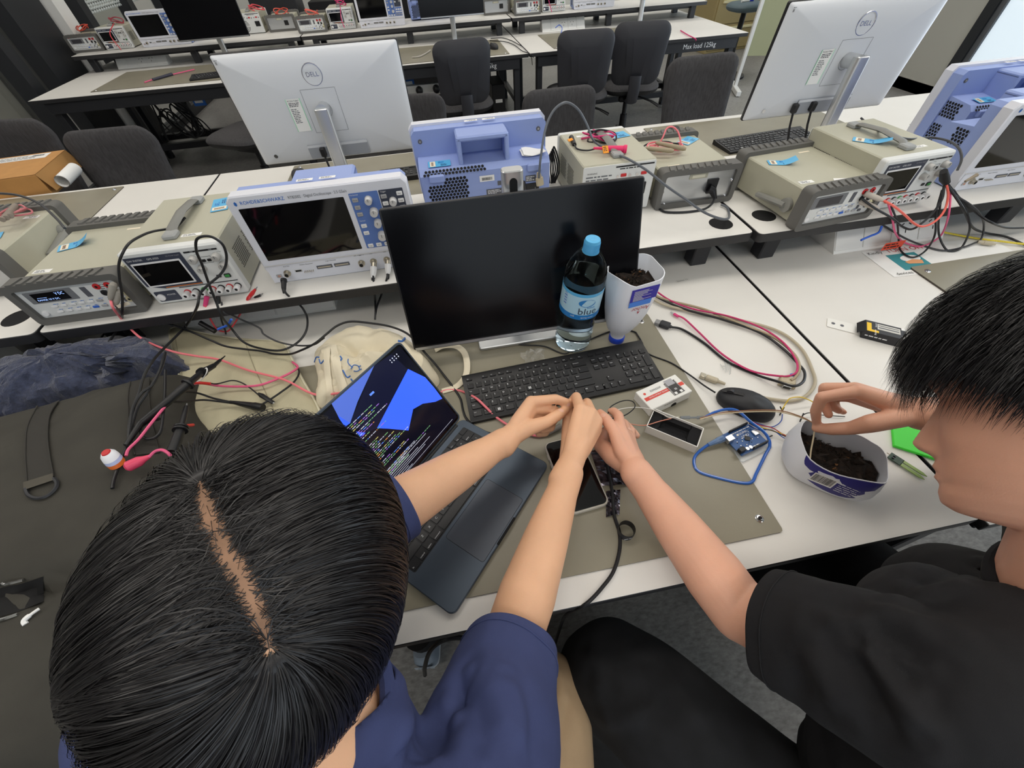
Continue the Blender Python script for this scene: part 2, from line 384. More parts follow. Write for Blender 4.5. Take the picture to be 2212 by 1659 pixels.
for i,(x0,x1) in enumerate(BX):
    dy = -.014 if i == 2 else 0
    riser(x0,x1,.76+dy,1.25,('riser shelf at the far left of the near row','riser shelf behind the black monitor in the middle','riser shelf at the right of the near row')[i],[(v.x,v.y) for v in q if x0 < v.x < x1])
    riser(x0,x1,4.51,5.0,('riser shelf of the second row at the glass partition','riser shelf of the second row in the middle','riser shelf of the second row nearest the tan cabinet')[i])
# ------------------------------------------------------------------ anti-static mats
M_MAT = mat('olive_grey_static_mat','#8b8675',.36,noise=.07,nscale=7,bump=.05,bscale=500)
M_MATE = mat('mat_dark_underside','#4a443c',.7)
def smat(x0,x1,y0,y1,label,snaps,th=.003):
    w, d = x1-x0, y1-y0; o = thing('static_mat',label,'mat',((x0+x1)/2,(y0+y1)/2,DZ),0,'static mats')
    t = MB(); t.slab(rrect(w,d,.006,2),.0002,th-.0007,M_MATE); t.slab(rrect(w,d,.006,2),th-.0007,th,M_MAT); t.build('sheet',o)
    for sx,sy in snaps:
        s = MB(); s.lathe([(.0075,0),(.0072,.001),(.0055,.0015),(.005,.0032),(.0035,.0034),(.003,.0015)],M_CHROME,16,T(sx*(w/2-.028),sy*(d/2-.028),th)); s.lathe([(.0026,.0016),(.0026,.002)],M_HOLE,10,T(sx*(w/2-.028),sy*(d/2-.028),th)); s.build('snap_stud',o)
    return o
smat(-.906,0,.044,.632,'olive grey static mat under the keyboard and laptop',[(1,1),(1,-1)])
smat(.795,1.70,.05,.652,'olive grey static mat right of the moisture sensor carton, edge lifted',[(-1,1)],.005)
smat(-2.77,-1.867,1.36,1.955,'olive grey static mat below the cardboard box',[(1,1)])
smat(-1.139,-.235,1.36,1.965,'olive grey static mat under the left silver monitor',[(-1,1)])
smat(.522,1.43,1.34,1.935,'olive grey static mat under the right silver monitor',[(-1,1)])
v = P(195,200); smat(v.x,v.x+.905,v.y,v.y+.6,'second row static mat nearest the glass partition',[(-1,-1)])
v = P(1101,117); smat(v.x-.905,v.x,v.y,v.y+.6,'second row static mat left of the bench joint',[(1,-1)])
v = P(1197,106); smat(v.x,v.x+.905,v.y,v.y+.6,'second row static mat behind the pair of black chairs',[(-1,-1)])
# ------------------------------------------------------------------ power boxes under the risers
M_PWR = mat('white_power_box','#e9e9e6',.45)
def powerbox(v, L, label, outlets, rz=0, group='white power boxes'):
    o = thing('power_box',label,'outlet',v,rz,group)
    t = MB(); pr = [(0,0),(.105,0),(.105,.085),(.055,.085)]
    vv = [(x,a,c) for x in (0,L) for a,c in pr]; t.add(vv,[(0,1,2,3),(7,6,5,4),(0,4,5,1),(1,5,6,2),(2,6,7,3),(3,7,4,0)],M_PWR); t.build('housing',o)
    n = max(2,int(L/.075)); F = T(0,0,0)@R('X',57.1)
    for i in range(n):
        f = MB(); f.rbox((L*(i+.5)/n,.05,.0015),(L/n-.004,.084,.003),.003,M_PWR,.001,F); p = f.build('faceplate',o)
        if i in outlets:
            s = MB(); cx = L*(i+.5)/n
            for a,dx,dy in ((30,-.012,.008),(-30,.012,.008),(90,0,-.012)): s.box((0,0,0),(.010,.0025,.001),M_HOLE,M=F@T(cx+dx,.05+dy,.0034)@R('Z',a))
            s.build('socket',p)
    return o
powerbox(P(408,712)+Vector((0,-.005,0)),.40,'white power box under the left riser behind the tote bag',(2,3,4))
powerbox(P(1795,546)+Vector((0,-.01,0)),.37,'white power box under the right riser with a blue plug',(2,3))
powerbox(P(256,150),.40,'white power box of the second row by the glass partition',(2,3))
powerbox(P(1172,70),.40,'white power box of the second row behind the chairs',(2,3))
# ------------------------------------------------------------------ office chairs
M_FAB = mat('charcoal_chair_fabric','#434244',.9,noise=.22,nscale=120,bump=.35,bscale=700,stretch=(1,1,.25))
M_SHELL = mat('black_chair_shell','#33343a',.5,bump=.06,bscale=500)
def pillow(b, out, tf, tb, m1, m2, curve=lambda x,y:0, M=None, ss=(1,.985,.94,.84,.6,.3), p=5):
    n = len(out); cx = sum(a for a,c in out)/n; cy = sum(c for a,c in out)/n
    for sg,t,m in ((1,tf,m1),(-1,tb,m2)):
        v = []; f = []
        for s in ss:
            for x,y in out:
                X, Y = cx+(x-cx)*s, cy+(y-cy)*s; v.append((X,Y,curve(X,Y)+sg*t*(1-s**p)**.5))
        v.append((cx,cy,curve(cx,cy)+sg*t)); k = len(ss)
        for i in range(k-1):
            for j in range(n): l = (j+1)%n; q = (i*n+j,i*n+l,(i+1)*n+l,(i+1)*n+j); f.append(q if sg>0 else q[::-1])
        for j in range(n): q = ((k-1)*n+j,(k-1)*n+(j+1)%n,k*n); f.append(q if sg>0 else q[::-1])
        b.add(v,f,m,M)
    return b
def tapered(w0,w1,h,r):
    o = rrect(1,1,r,6); return [((w0+(w1-w0)*(y+.5))*x*1.0, h*(y+.5)) for x,y in o]
def make_chair():
    o = thing('office_chair','','chair')
    B = T(0,-.24,.525)@R('X',8)@R('X',90)          # back plane: local x, up, rear = +z (towards -y)
    curve = lambda x,y: -.55*x*x+.05*math.sin(y/.45*PI)
    out = tapered(.36,.42,.40,.18)
    b = MB(); pillow(b,out,.012,.045,M_SHELL,M_FAB,curve,B); b.build('backrest',o)
    r = MB()                                         # moulded ridge down the shell
    for s in (-1,1): r.grid(lambda a,c:(s*((.075-.045*c)+(.035-.005*c)*a),.015+.30*a,curve(.06,.015+.30*a)+.0115+.009*c*(1-.85*a)),9,3,M_SHELL,B)
    r.grid(lambda a,c:((c*2-1)*(.03+.03*a),.015+.30*a,curve(.03,.015+.30*a)+.0205-.0078*a),9,3,M_SHELL,B)
    r.build('shell_ridge',o)
    e = MB(); M_EMB = mat('embossed_grey','#6c6e74',.5); e.rect(-.02,.02,.062,.066,curve(0,.07)+.0215,M_EMB,B); e.rect(-.012,.012,.070,.078,curve(0,.07)+.0215,M_EMB,B); e.rect(-.008,.008,.052,.057,curve(0,.07)+.0215,M_EMB,B); e.build('maker_mark',o)
    j = MB(); j.tube([(0,-.305,.60),(0,-.315,.50),(0,-.27,.42),(0,-.10,.40)],.045,M_SHELL,10,flat=.35); j.build('back_support',o)
    s = MB(); pillow(s,rrect(.48,.47,.14,6),.04,.055,M_FAB,M_BLK,lambda x,y:.02*math.cos(y*4),T(0,.02,.465)); s.build('seat',o)
    m = MB(); m.box((0,0,.40),(.16,.22,.05),M_BLK,.012); m.build('mechanism',o)
    l = MB(); l.tube([(.08,-.02,.40),(.20,-.06,.37)],.008,M_BLK,6); l.tube([(.20,-.06,.37),(.27,-.09,.34)],[.016,.02],M_BLK,8,flat=.5); l.build('lever',o)
    g = MB(); g.cyl((0,0,.12),(0,0,.26),.030,M_BLK); g.cyl((0,0,.26),(0,0,.40),.019,M_BLK); g.build('gas_column',o)
    h = MB(); h.lathe([(.06,.07),(.055,.11),(.04,.14)],M_BLK,16); h.build('hub',o)
    for i in range(5):
        a = 2*PI*i/5+.3; d = Vector((math.cos(a),math.sin(a),0))
        g = MB(); g.tube([d*.04+Vector((0,0,.10)),d*.18+Vector((0,0,.10)),d*.31+Vector((0,0,.075))],[.036,.030,.018],M_BLK,8,flat=.7); leg = g.build('base_leg',o)
        c = MB(); n = d.cross(Vector((0,0,1)))
        for q in (-1,1): c.cyl(d*.31+n*.006*q+Vector((0,0,.028)),d*.31+n*.024*q+Vector((0,0,.028)),.027,M_BLK,n=14)
        c.cyl(d*.31+Vector((0,0,.03)),d*.31+Vector((0,0,.075)),.008,M_BLK,n=8); c.build('castor',leg)
    return o
ch0 = make_chair(); first = [True]
def chair(x,y,rz,label,z=0):
    if first[0]: first[0] = False; ch0.location = (x,y,z); ch0.rotation_euler = (0,0,math.radians(rz)); ch0['label'] = label; ch0['group'] = 'office chairs'; return ch0
    return dup(ch0,None,(x,y,z),rz,label,'office chairs')
v = Py(992,120,3.5); chair(v.x,3.74,3,'black office chair, shell side showing, left of the pair')
v = Py(1270,130,3.45); chair(v.x,3.68,-9,'black office chair with raised shell, left one of the pair')
v = Py(1400,110,3.5); chair(v.x,3.78,-14,'black office chair, right one of the pair, nearest the bench end')
v = Py(470,200,3.3); chair(v.x-.02,3.52,62,'black office chair seen side-on behind the left silver monitor')
v = Py(268,330,2.25); chair(v.x-.06,2.0,178,'charcoal fabric chair beside the cardboard box',-.03)
v = Py(1525,180,2.2); chair(v.x,1.96,182,'charcoal fabric chair left of the right silver monitor',.03)
v = Py(1215,280,2.25); chair(v.x,2.02,181,'charcoal fabric chair behind the grey power supply unit',-.06)
v = Py(20,270,2.3); chair(v.x-.22,2.2,168,'charcoal fabric chair cut off by the left edge')
v = Py(880,240,2.4); chair(v.x-.04,2.45,170,'charcoal fabric chair mostly hidden behind the left silver monitor',-.12)
# ------------------------------------------------------------------ things around the room
M_TAN = mat('tan_cabinet','#a08f62',.5); M_CREAMC = mat('cream_panel','#d9cfa4',.55); M_OLIVE = mat('olive_board','#a2a483',.7)
o = thing('drawer_cabinet','tan metal drawer cabinet behind the second row','cabinet',(4.05,7.1,0),8)
b = MB(); b.box((0,0,.6),(.95,.5,1.2),M_TAN,.004); b.build('body',o)
for i in range(4):
    d = MB(); d.box((0,-.257,.17+i*.285),(.9,.02,.27),M_TAN,.003); p = d.build('drawer',o); h = MB(); h.box((0,-.275,.27+i*.285),(.78,.022,.03),M_CREAMC,.004); h.build('handle',p)
b = MB(); b.box((4.62,6.95,.65),(.10,.6,1.3),M_CREAMC,.003); b.build('side_panel',None,'cream upright panel right of the tan cabinet','panel')
o = thing('pin_board','olive pin board in a white wheeled frame near the far windows','board',(Py(1632,48,5.0).x,5.0,0),-20)
b = MB(); b.box((.48,.03,.82),(.95,.02,1.0),M_OLIVE); b.build('panel',o)
for x in (0,.98):
    b = MB(); b.box((x,0,.75),(.035,.05,1.5),M_POST,.003); b.box((x,0,.03),(.05,.5,.05),M_POST,.005); b.build('post',o)
b = MB(); b.box((.49,0,1.30),(1.0,.03,.04),M_POST); b.box((.49,0,1.1),(1.0,.03,.03),M_POST); b.build('rail',o)
o = thing('stool','grey blue padded stool beyond the second row bench end','stool',(Py(1600,52,5.6).x,5.6,0))
b = MB(); pillow(b,rrect(.42,.36,.15,6),.04,.05,mat('blue_grey_vinyl','#5f7078',.5),mat('blue_grey_vinyl','#5f7078',.5),M=T(0,0,.66)); b.build('seat',o)
b = MB(); b.cyl((0,0,.05),(0,0,.62),.03,M_BLK); b.build('column',o); b = MB(); b.lathe([(.22,0),(.22,.02),(.05,.06)],M_BLK,20); b.build('base',o)
b = MB(); q_ = Py(1588,51,5.55); b.cyl((q_.x,5.55,.709),(q_.x+.10,5.56,.709),.012,M_PAPER,n=10); b.cyl((q_.x+.10,5.56,.709),(q_.x+.15,5.564,.709),.0125,mat('blue_cap','#3446c8',.4),n=10); b.build('marker_pen',None,'white marker pen with a blue cap on the stool','pen')
# dark equipment behind the second row
b = MB(); b.box((0,0,.55),(.5,.4,1.1),M_BLK2,.005); b.box((.1,-.205,.8),(.03,.005,.06),M_POST); b.box((-.12,-.205,1.0),(.05,.005,.03),M_POST); o = b.build('server_cabinet',None,'dark cabinet with white tags behind the second row','cabinet'); o.location = (-2.05,6.6,0)
b = MB(); b.box((0,0,.45),(1.5,.35,.9),mat('black_partition','#131316',.7),.005); o = b.build('partition_screen',None,'low black partition screen behind the second row','partition'); o.location = (-.95,6.7,0)
# computer tower beneath the second row
v = Py(1075,170,4.1); o = thing('computer_tower','black computer tower under the second row bench','computer',(v.x-.02,4.1,.2))
b = MB(); b.box((0,0,.15),(.11,.30,.36),M_BLK,.004); b.build('case',o); b = MB(); b.tube([(.03*math.cos(a),-.152,.10+.03*math.sin(a)) for a in np.linspace(0,2*PI,20)],.0015,M_SILV,5); b.text('DELL',.016,M_SILV,0,0,0,T(0,-.1525,.10)@FRONT); b.rect(-.03,.03,.2,.225,0,M_PAPER,T(0,-.1525,0)@FRONT); b.build('emblem',o)
b = MB(); b.box((0,0,-.07),(.14,.36,.02),M_STEEL); b.build('shelf_bracket',o)
# cardboard box and paper roll at the left
M_CARD = mat('brown_cardboard','#c08d52',.75,noise=.06,nscale=20); M_CARDD = mat('cardboard_inside','#a77c48',.8)
va, vb = P(138,330,.10), P(0,335,.10)
o = thing('cardboard_box','brown cardboard box with a white label by the left chair','box',(va.x-.30,va.y-.02,DZ-.02),6)
b = MB(); b.box((0,0,.045),(.44,.30,.09),M_CARD,.002); b.build('carton',o)
b = MB(); b.add([(-.22,-.15,.0915),(.22,-.15,.0915),(.22,.15,.0915),(-.22,.15,.0915)],[(0,1,2,3)],M_CARD); b.build('lid',o)
b = MB(); b.rect(-.12,.17,.07,.135,.0922,M_PAPER); b.lines(-.03,.125,.16,.045,4,.0925,M_INKG,seed=4); b.barcode(.10,.105,.05,.018,.0925,M_INK,seed=4); b.text('1796',.022,M_INK,.195,.09,.0925,R('Z',60)); b.rect(-.115,-.09,.085,.12,.0925,M_INK); b.build('address_label',o)
b = MB(); b.add([(.22,-.15,.09),(.22,.15,.09),(.245,.15,.02),(.245,-.15,.02)],[(0,1,2,3)],M_CARDD); b.build('flap',o)
v = P(147,382,.02); b = MB(); b.tube([v+Vector((-.02,.1,0)),v+Vector((.0,-.05,0))],.025,M_PAPER,20,caps=False); b.tube([v+Vector((-.02,.1,0)),v+Vector((.0,-.05,0))],.023,M_PAPER,20,caps=False); b.build('paper_roll',None,'rolled white paper between the cardboard box and the chair','paper')
# ------------------------------------------------------------------ bench instruments
M_SCOPEW = mat('scope_white_frame','#d9dbe4',.38); M_SCOPEB = mat('scope_blue_case','#90a2d6',.5,bump=.05,bscale=900); M_PANELB = mat('scope_blue_panel','#5a78b8',.4); M_PANELD = mat('scope_dark_panel','#3c4150',.4)
M_KNOB = mat('pale_grey_knob','#c9c8c8',.4); M_BTNG = mat('grey_button','#a5a5a8',.45); M_BTNW = mat('white_button','#e9e9ea',.4); M_BRASS = mat('nickel_connector','#b9b2a2',.28,metal=.9)
M_LBLD = mat('dark_label','#5a5c63',.5); M_LCD = mat('lcd_black','#0b0c12',.12); M_LCDT = mat('lcd_blue_text','#9fc0ff',.5,emit='#9fc0ff',estr=1.1); M_LCDG = mat('lcd_frame_grey','#77797d',.45); M_LCDO = mat('lcd_brown','#5c4a20',.25)
M_KNOBT = mat('smoky_knob','#b4b3b0',.3)
def hexpat(b, x0, x1, z0, z1, p, r, m, M, keep=lambda x,z:True):
    row = 0; z = z0
    while z <= z1:
        x = x0+(p/2 if row%2 else 0)
        while x <= x1:
            if keep(x,z): b.add([(x+r*math.sin(PI*i/3),z+r*math.cos(PI*i/3),0) for i in range(6)],[(5,4,3,2,1,0)],m,M)
            x += p
        z += p*.866; row += 1
def sticker(o, x, y, z, M, w=.06, h=.035, name='asset_sticker', seed=1, curl=False, flip=False):
    b = MB(); n = 8
    def fn(a,c):
        t = a; return ((a-.5)*w, (c-.5)*h, .0005+(.012*max(0,t-.55)**1.5*4 if curl else 0))
    b.grid(fn,n,2,M_BLUESTK); MM = M @ T(x,y,z); b.v = [tuple(MM@Vector(p)) for p in b.v]
    b.rect(-w*.42,-w*.18,-h*.42,h*.42,.0009,M_CREAM,MM); b.barcode(-w*.36,-h*.30,w*.10,h*.6,.0012,mat('brown_print','#6e4a3e',.6),MM,seed)
    b.lines(-w*.05,h*.35,w*.28,h*.3,3,.0009,M_INKB,MM,seed); b.lines(w*.05,-h*.05,w*.35,h*.35,3,.0009,mat('navy_print','#244a86',.6),MM,seed+1)
    return b.build(name,o)
def bnc(o, x, z, y, name='bnc_connector'):
    b = MB(); b.lathe([(.0085,0),(.0085,.003),(.006,.0035),(.006,.012),(.0048,.0125)],M_BRASS,14,T(x,y,z)@R('X',90)); b.lathe([(.0045,.0126),(.0045,.0128)],M_HOLE,10,T(x,y,z)@R('X',90)); return b.build(name,o)
def button(o, x, z, y, w, h, m, txt=None):
    b = MB(); b.rbox((x,z,.0015),(w,h,.003),.0015,m,.0008,T(0,y,0)@FRONT,2)
    if txt: b.text(txt,h*.42,M_INK,x,z,.0032,T(0,y,0)@FRONT)
    return b.build('button',o)
def knob(o, x, z, y, r, h, m=None):
    b = MB(); b.lathe([(r*1.05,0),(r,.002),(r*.93,h-.002),(r*.82,h)],m or M_KNOB,18,T(x,y,z)@R('X',90)); b.box((x,y-h-.0003,z+r*.4),(.0012,.001,r*.7),M_INKG); return b.build('knob',o)
def make_scope():
    o = thing('oscilloscope','','instrument')
    yf = -.076
    oc = [(-.178,.0),(.178,.0),(.195,.04),(.195,.207),(.184,.22),(-.184,.22),(-.195,.207),(-.195,.04)]
    b = MB(); F0 = T(0,yf+.03,0)@FRONT; b.slab(oc,0,.03,M_SCOPEW,.003,F0); b.build('front_frame',o)
    Y = yf-.0006; F = T(0,Y,0)@FRONT
    b = MB(); b.rbox((-.063,.129,.0),(.226,.128,.001),.002,M_GLOSSBLK,.0003,F); b.build('screen',o)
    b = MB(); b.rbox((.094,.131,.0),(.064,.134,.001),.002,M_PANELB,.0003,F); b.rbox((.155,.160,.0),(.054,.076,.001),.002,M_PANELD,.0003,F); b.rbox((.155,.092,.0),(.054,.055,.001),.002,M_PANELB,.0003,F)
    for t,x,z in (('Horizontal',.073,.194),('Vertical',.073,.134),('Trigger',.138,.194),('Action',.140,.118)): b.text(t,.0042,M_WPRINT,x,z,.0007,F)
    b.build('control_panel',o)
    b = MB(); b.rect(-.190,.190,.004,.050,.0002,M_SCOPEW,F); b.box((0,Y-.001,.0515),(.384,.003,.0015),M_KNOB); b.build('connector_strip',o)
    b = MB(); b.text('ROHDE&SCHWARZ',.0105,M_INKB,-.166,.205,.0005,F,'LEFT'); b.text('RTB2002 · Digital Oscilloscope · 2.5 GSa/s',.0085,M_INKG,-.065,.205,.0005,F,'LEFT',.86)
    b.rect(-.178,-.173,.2005,.2055,.0005,M_INKB,F@T(-.1755,.203,0)@R('Z',45)@T(.1755,-.203,0)); b.rect(-.178,-.173,.2035,.2085,.0005,M_INKB,F@T(-.1755,.206,0)@R('Z',45)@T(.1755,-.206,0))
    for t,x,z in (('Aux Out',-.143,.045),('Pattern Generator',-.095,.044),('Logic Channels',-.035,.045),('Ext. Trigger In',.036,.049),('Ch1',.066,.049),('Ch2',.100,.049)): b.text(t,.0042,M_INK,x,z,.0005,F)
    b.build('lettering',o)
    for x,z,m,t in ((.073,.183,M_BTNG,'Zoom'),(.073,.166,M_BTNG,'Acq'),(.073,.150,M_BTNG,'Menu'),(.073,.122,M_BTNW,'Ch1'),(.073,.104,M_BTNW,'Ch2'),(.073,.071,M_BTNW,'Logic'),(.093,.071,M_BTNW,'Ref'),(.113,.071,M_BTNW,'Math'),(.137,.184,M_BTNG,'Auto'),(.137,.168,M_BTNW,'Src'),(.137,.152,M_BTNW,'Lvl'),(.173,.187,M_BTNW,'Run'),(.173,.171,M_BTNW,'Single'),(.173,.155,M_BTNG,'Force'),(.139,.105,M_BTNW,'Cur'),(.156,.105,M_BTNW,'FFT'),(.173,.105,M_BTNW,'Meas'),(.139,.09,M_BTNW,'Save'),(.156,.09,M_BTNW,'Load'),(.173,.09,M_BTNW,'Set'),(.139,.075,M_BTNG,'Help'),(.156,.075,M_BTNG,'Gen'),(.173,.075,M_BTNG,'App')): button(o,x,z,Y,.013,.009,m,t)
    for x,z,r in ((.102,.181,.0085),(.106,.153,.0095),(.107,.126,.009),(.108,.094,.0105),(.155,.172,.0085)): knob(o,x,z,Y,r,.016)
    b = MB(); b.rbox((-.170,.022,.001),(.013,.009,.002),.002,M_BTNG,.0005,F); b.tube([(-.170+.0022*math.cos(a),.022+.0022*math.sin(a),.0022) for a in np.linspace(0,2*PI,12)],.0005,M_ORANGE,4,M=F); b.build('power_button',o)
    for x in (-.148,.036,.066,.100): bnc(o,x,.027,Y)
    b = MB(); b.rbox((-.120,.029,0),(.018,.008,.002),.001,M_SILV,.0003,F); b.rect(-.127,-.113,.027,.031,.0012,M_HOLE,F); b.build('usb_port',o)
    b = MB()
    for i in range(5): b.cyl((-.105+.005*i,Y,.026),(-.105+.005*i,Y-.008,.026),.0012,M_BRASS,n=6)
    b.build('test_pins',o)
    for x in (-.055,-.012): b = MB(); b.rbox((x,.031,0),(.038,.009,.004),.001,M_LBLD,.0005,F); b.rect(x-.016,x+.016,.0295,.0325,.0022,M_BRASS,F); b.build('logic_slot',o)
    # blue housing behind
    b = MB(); b.slab([(-.188,.004),(.188,.004),(.190,.035),(.190,.203),(.180,.214),(-.180,.214),(-.190,.203),(-.190,.035)],.0,.035,M_SCOPEB,0,T(0,yf+.065,0)@FRONT); b.build('rear_rim',o)
    b = MB(); b.add([(x,y,z) for x in (-.183,.183) for (y,z) in ((yf+.06,.005),(.076,.012),(.076,.128),(.062,.142),(yf+.06,.150))],[(0,1,6,5),(1,2,7,6),(2,3,8,7),(3,4,9,8),(4,0,5,9),(4,3,2,1,0),(5,6,7,8,9)],M_SCOPEB); b.build('housing',o)
    h = MB(); h.box((0,.023,.204),(.142,.075,.014),M_SCOPEB,.004)
    for s in (-1,1): h.box((s*.065,.023,.172),(.012,.075,.07),M_SCOPEB,.003)
    h.box((0,-.012,.175),(.12,.01,.06),M_SCOPEB); h.build('handle',o)
    B = T(0,.0765,0)@BACK
    v = MB(); hexpat(v,-.165,-.055,.022,.118,.0098,.0046,M_HOLE,B,lambda x,z: not(z>.105 and x<-.125) and not (z<.03 and x>-.13)); v.build('fan_grille',o,kind='stuff')
    v = MB()
    for s in (-1,1):
        G = T(s*.1836,0,0)@(R('Z',90 if s>0 else -90))@FRONT
        hexpat(v,-.03,.04,.03,.075,.0098,.0044,M_HOLE,G); hexpat(v,-.03,.04,.10,.135,.0098,.0044,M_HOLE,G)
    v.build('side_vents',o,kind='stuff')
    v = MB(); B2 = T(0,.073,.137)@R('X',-45)@R('Z',180); hexpat(v,-.17,.0,-.007,.007,.0098,.0042,M_HOLE,B2); v.build('shoulder_vents',o,kind='stuff')
    for s in (-1,1):
        v = MB(); v.lathe([(.006,0),(.006,.001)],M_LBLD,14,T(s*.168,yf+.0655,.188)@BACK); v.lathe([(.003,0),(.003,.002)],M_CHROME,10,T(s*.168,yf+.0655,.188)@BACK); v.build('screw',o)
        v = MB(); v.box((s*.138,.080,.122),(.042,.012,.02),M_SCOPEB,.003); v.build('rear_foot',o)
    sticker(o,-.125,.132,0,T(0,.0715,.0135)@R('X',-22)@T(0,-.132,.128)@T(0,0,0),.001,.001) if 0 else None
    w = MB(); w.rect(-.020,.022,.098,.114,0,M_PAPER,B@T(0,0,.0004)); w.barcode(-.014,.101,.03,.008,.0008,M_INK,B,3); w.rect(.03,.058,.083,.095,.0004,M_LBLD,B); w.rect(-.004,.070,.055,.075,.0004,M_LBLD,B); w.lines(.0,.073,.04,.016,4,.0008,M_WPRINT,B,5); w.rect(.112,.142,.083,.1,.0004,M_LBLD,B); w.lines(.114,.098,.026,.013,3,.0008,M_WPRINT,B,6); w.text('CE',.009,M_WPRINT,.05,.089,.0008,B); w.build('rating_labels',o)
    w = MB(); w.box((.128,.0775,.063),(.046,.004,.03),M_BLK,M=R('Z',0)@S(-1,1,1)); w.rect(.135,.146,.057,.07,.0027,M_BLK2,B); w.text('I',.008,M_WPRINT,.140,.0635,.003,B); w.build('power_inlet',o)
    w = MB(); w.rbox((.028,.030,0),(.075,.03,.002),.004,M_SCOPEB,.0005,B); w.build('battery_door',o)
    w = MB(); w.rbox((.115,.028,0),(.03,.014,.006),.002,M_BLK2,.001,B); w.build('serial_port',o)
    for x in (-.03,.02): w = MB(); w.rect(x-.018,x+.018,-.006,.006,.0004,M_PAPER,T(0,-.03,.220)); w.lines(x-.014,.004,.028,.008,2,.0007,M_INKG,T(0,-.03,.220),3); w.build('calibration_label',o)
    return o
def make_psu():
    o = thing('power_supply','','instrument'); w, h, d = .213, .137, .28; yf = -d/2
    b = MB(); b.box((0,.005,h/2+.004),(w-.004,d-.03,h-.004),M_INSTR,.003); b.build('case',o)
    b = MB(); b.slab(rrect(w,h,.007,4,0,h/2+.002),0,.022,M_INSTRF,.004,T(0,yf+.022,0)@FRONT); b.build('front_bezel',o)
    Y = yf-.0004; F = T(0,Y,0)@FRONT
    b = MB(); b.slab([(-.098,.128),(.022,.128),(.022,.045),(-.062,.045),(-.098,.055)],0,.0012,M_PANELD,.0003,F); b.rect(-.060,.022,.0462,.048,.0016,M_ORANGE,F); b.text('GW INSTEK',.0062,M_WPRINT,-.094,.121,.0016,F,'LEFT'); b.text('GPE-3323',.0062,M_WPRINT,-.052,.121,.0016,F,'LEFT'); b.text('DC Power Supply',.004,M_BTNG,.018,.123,.0016,F,'RIGHT'); b.build('display_panel',o)
    b = MB(); b.rbox((-.040,.083,.001),(.105,.062,.002),.002,M_BTNW,.0005,F); b.rect(-.089,.009,.056,.110,.0022,M_GLOSSBLK,F); b.build('screen',o)
    b = MB(); b.rbox((-.072,.024,.0),(.05,.028,.001),.003,M_PANELD,.0003,F); b.text('POWER',.0055,M_WPRINT,-.062,.027,.0008,F); b.build('power_panel',o)
    b = MB(); b.lathe([(.0085,0),(.0085,.004),(.007,.005)],M_BTNW,18,T(-.087,Y,.023)@R('X',90)); b.build('power_button',o)
    b = MB(); b.rect(.028,.100,.123,.127,.0003,M_INK,F); b.rect(-.035,.100,.0405,.0425,.0003,M_INK,F); b.text('CH1',.0035,M_WPRINT,.045,.125,.0006,F); b.text('CH2',.0035,M_WPRINT,.085,.125,.0006,F)
    for x,z in ((.040,.118),(.088,.118),(.040,.096),(.088,.096)): b.text('Voltage' if z>.1 else 'Current',.0033,M_INKG,x+.012,z,.0004,F)
    b.tube([(.052,.110,0),(.076,.110,0),(.076,.094,0),(.052,.094,0)],.0004,M_INK,4,closed=True,M=F); b.build('lettering',o)
    for x,z in ((.040,.108),(.090,.108),(.044,.083),(.092,.085)): knob(o,x,z,Y,.0088,.014,M_KNOBT)
    for x in (.058,.070): b = MB(); b.rbox((x,.101,.001),(.008,.006,.003),.001,M_BLK,.0005,F); b.build('button',o)
    b = MB(); b.rbox((.085,.057,.001),(.014,.010,.003),.002,M_BLK2,.0005,F); b.rbox((.085,.057,.002),(.010,.006,.003),.001,M_GREENB,.0005,F); b.build('output_button',o)
    b = MB(); b.rbox((.066,.058,.001),(.010,.007,.002),.002,M_BLK2,.0005,F); b.build('button',o)
    rc = [M_RED,M_INK,M_GREENB,M_RED,M_INK,M_RED,M_INK]
    for i in range(7):
        x = -.024+i*.0195; b = MB(); b.lathe([(.0062,0),(.0062,.010),(.0068,.011),(.0068,.018),(.0055,.019)],M_BTNW,14,T(x,Y,.027)@R('X',90)); b.lathe([(.0034,.0191),(.0034,.0193)],M_HOLE,10,T(x,Y,.027)@R('X',90)); b.lathe([(.0075,0),(.0075,.003)],rc[i],14,T(x,Y,.027)@R('X',90)); b.build('terminal',o)
    hb = MB(); hb.tube([(-.004,-.085,h+.004),(-.004,-.07,h+.014),(-.004,0,h+.020),(-.004,.07,h+.014),(-.004,.085,h+.004)],.013,mat('grey_handle','#7d7d79',.55),8,flat=.35); hb.build('handle',o)
    for s in (-1,1): e = MB(); e.box((-.004,s*.088,h+.007),(.03,.03,.012),mat('handle_end_grey','#9a9c9c',.5),.003); e.build('handle_end',o)
    v = MB()
    for s in (-1,1):
        G = T(s*(w/2-.0018),0,0)@R('Z',90 if s>0 else -90)@FRONT; hexpat(v,-.09,-.03,.045,.1,.0058,.0021,M_HOLE,G); hexpat(v,-.01,.05,.045,.1,.0058,.0021,M_HOLE,G)
    v.build('side_vents',o,kind='stuff')
    B = T(0,d/2-.0095,0)@BACK
    b = MB(); b.slab(rrect(w-.006,h-.006,.004,3,0,h/2+.002),0,.002,M_INSTRF,.0005,B); b.text('WARNING',.006,M_INK,-.078,.118,.0024,B); b.lines(-.095,.113,.075,.04,5,.0024,M_INKG,B,2); b.rect(-.012,.098,.127,.131,.0024,M_INK,B); b.lines(.0,.126,.09,.006,1,.0024,M_INK,B,8); b.lines(-.09,.06,.05,.03,4,.0024,M_INKG,B,12); b.build('rear_panel',o)
    for x in (.013,.072): b = MB(); b.box((0,0,0),(.016,.008,.004),M_RED,.001,M=B@T(x,.106,.003)); b.build('voltage_switch',o)
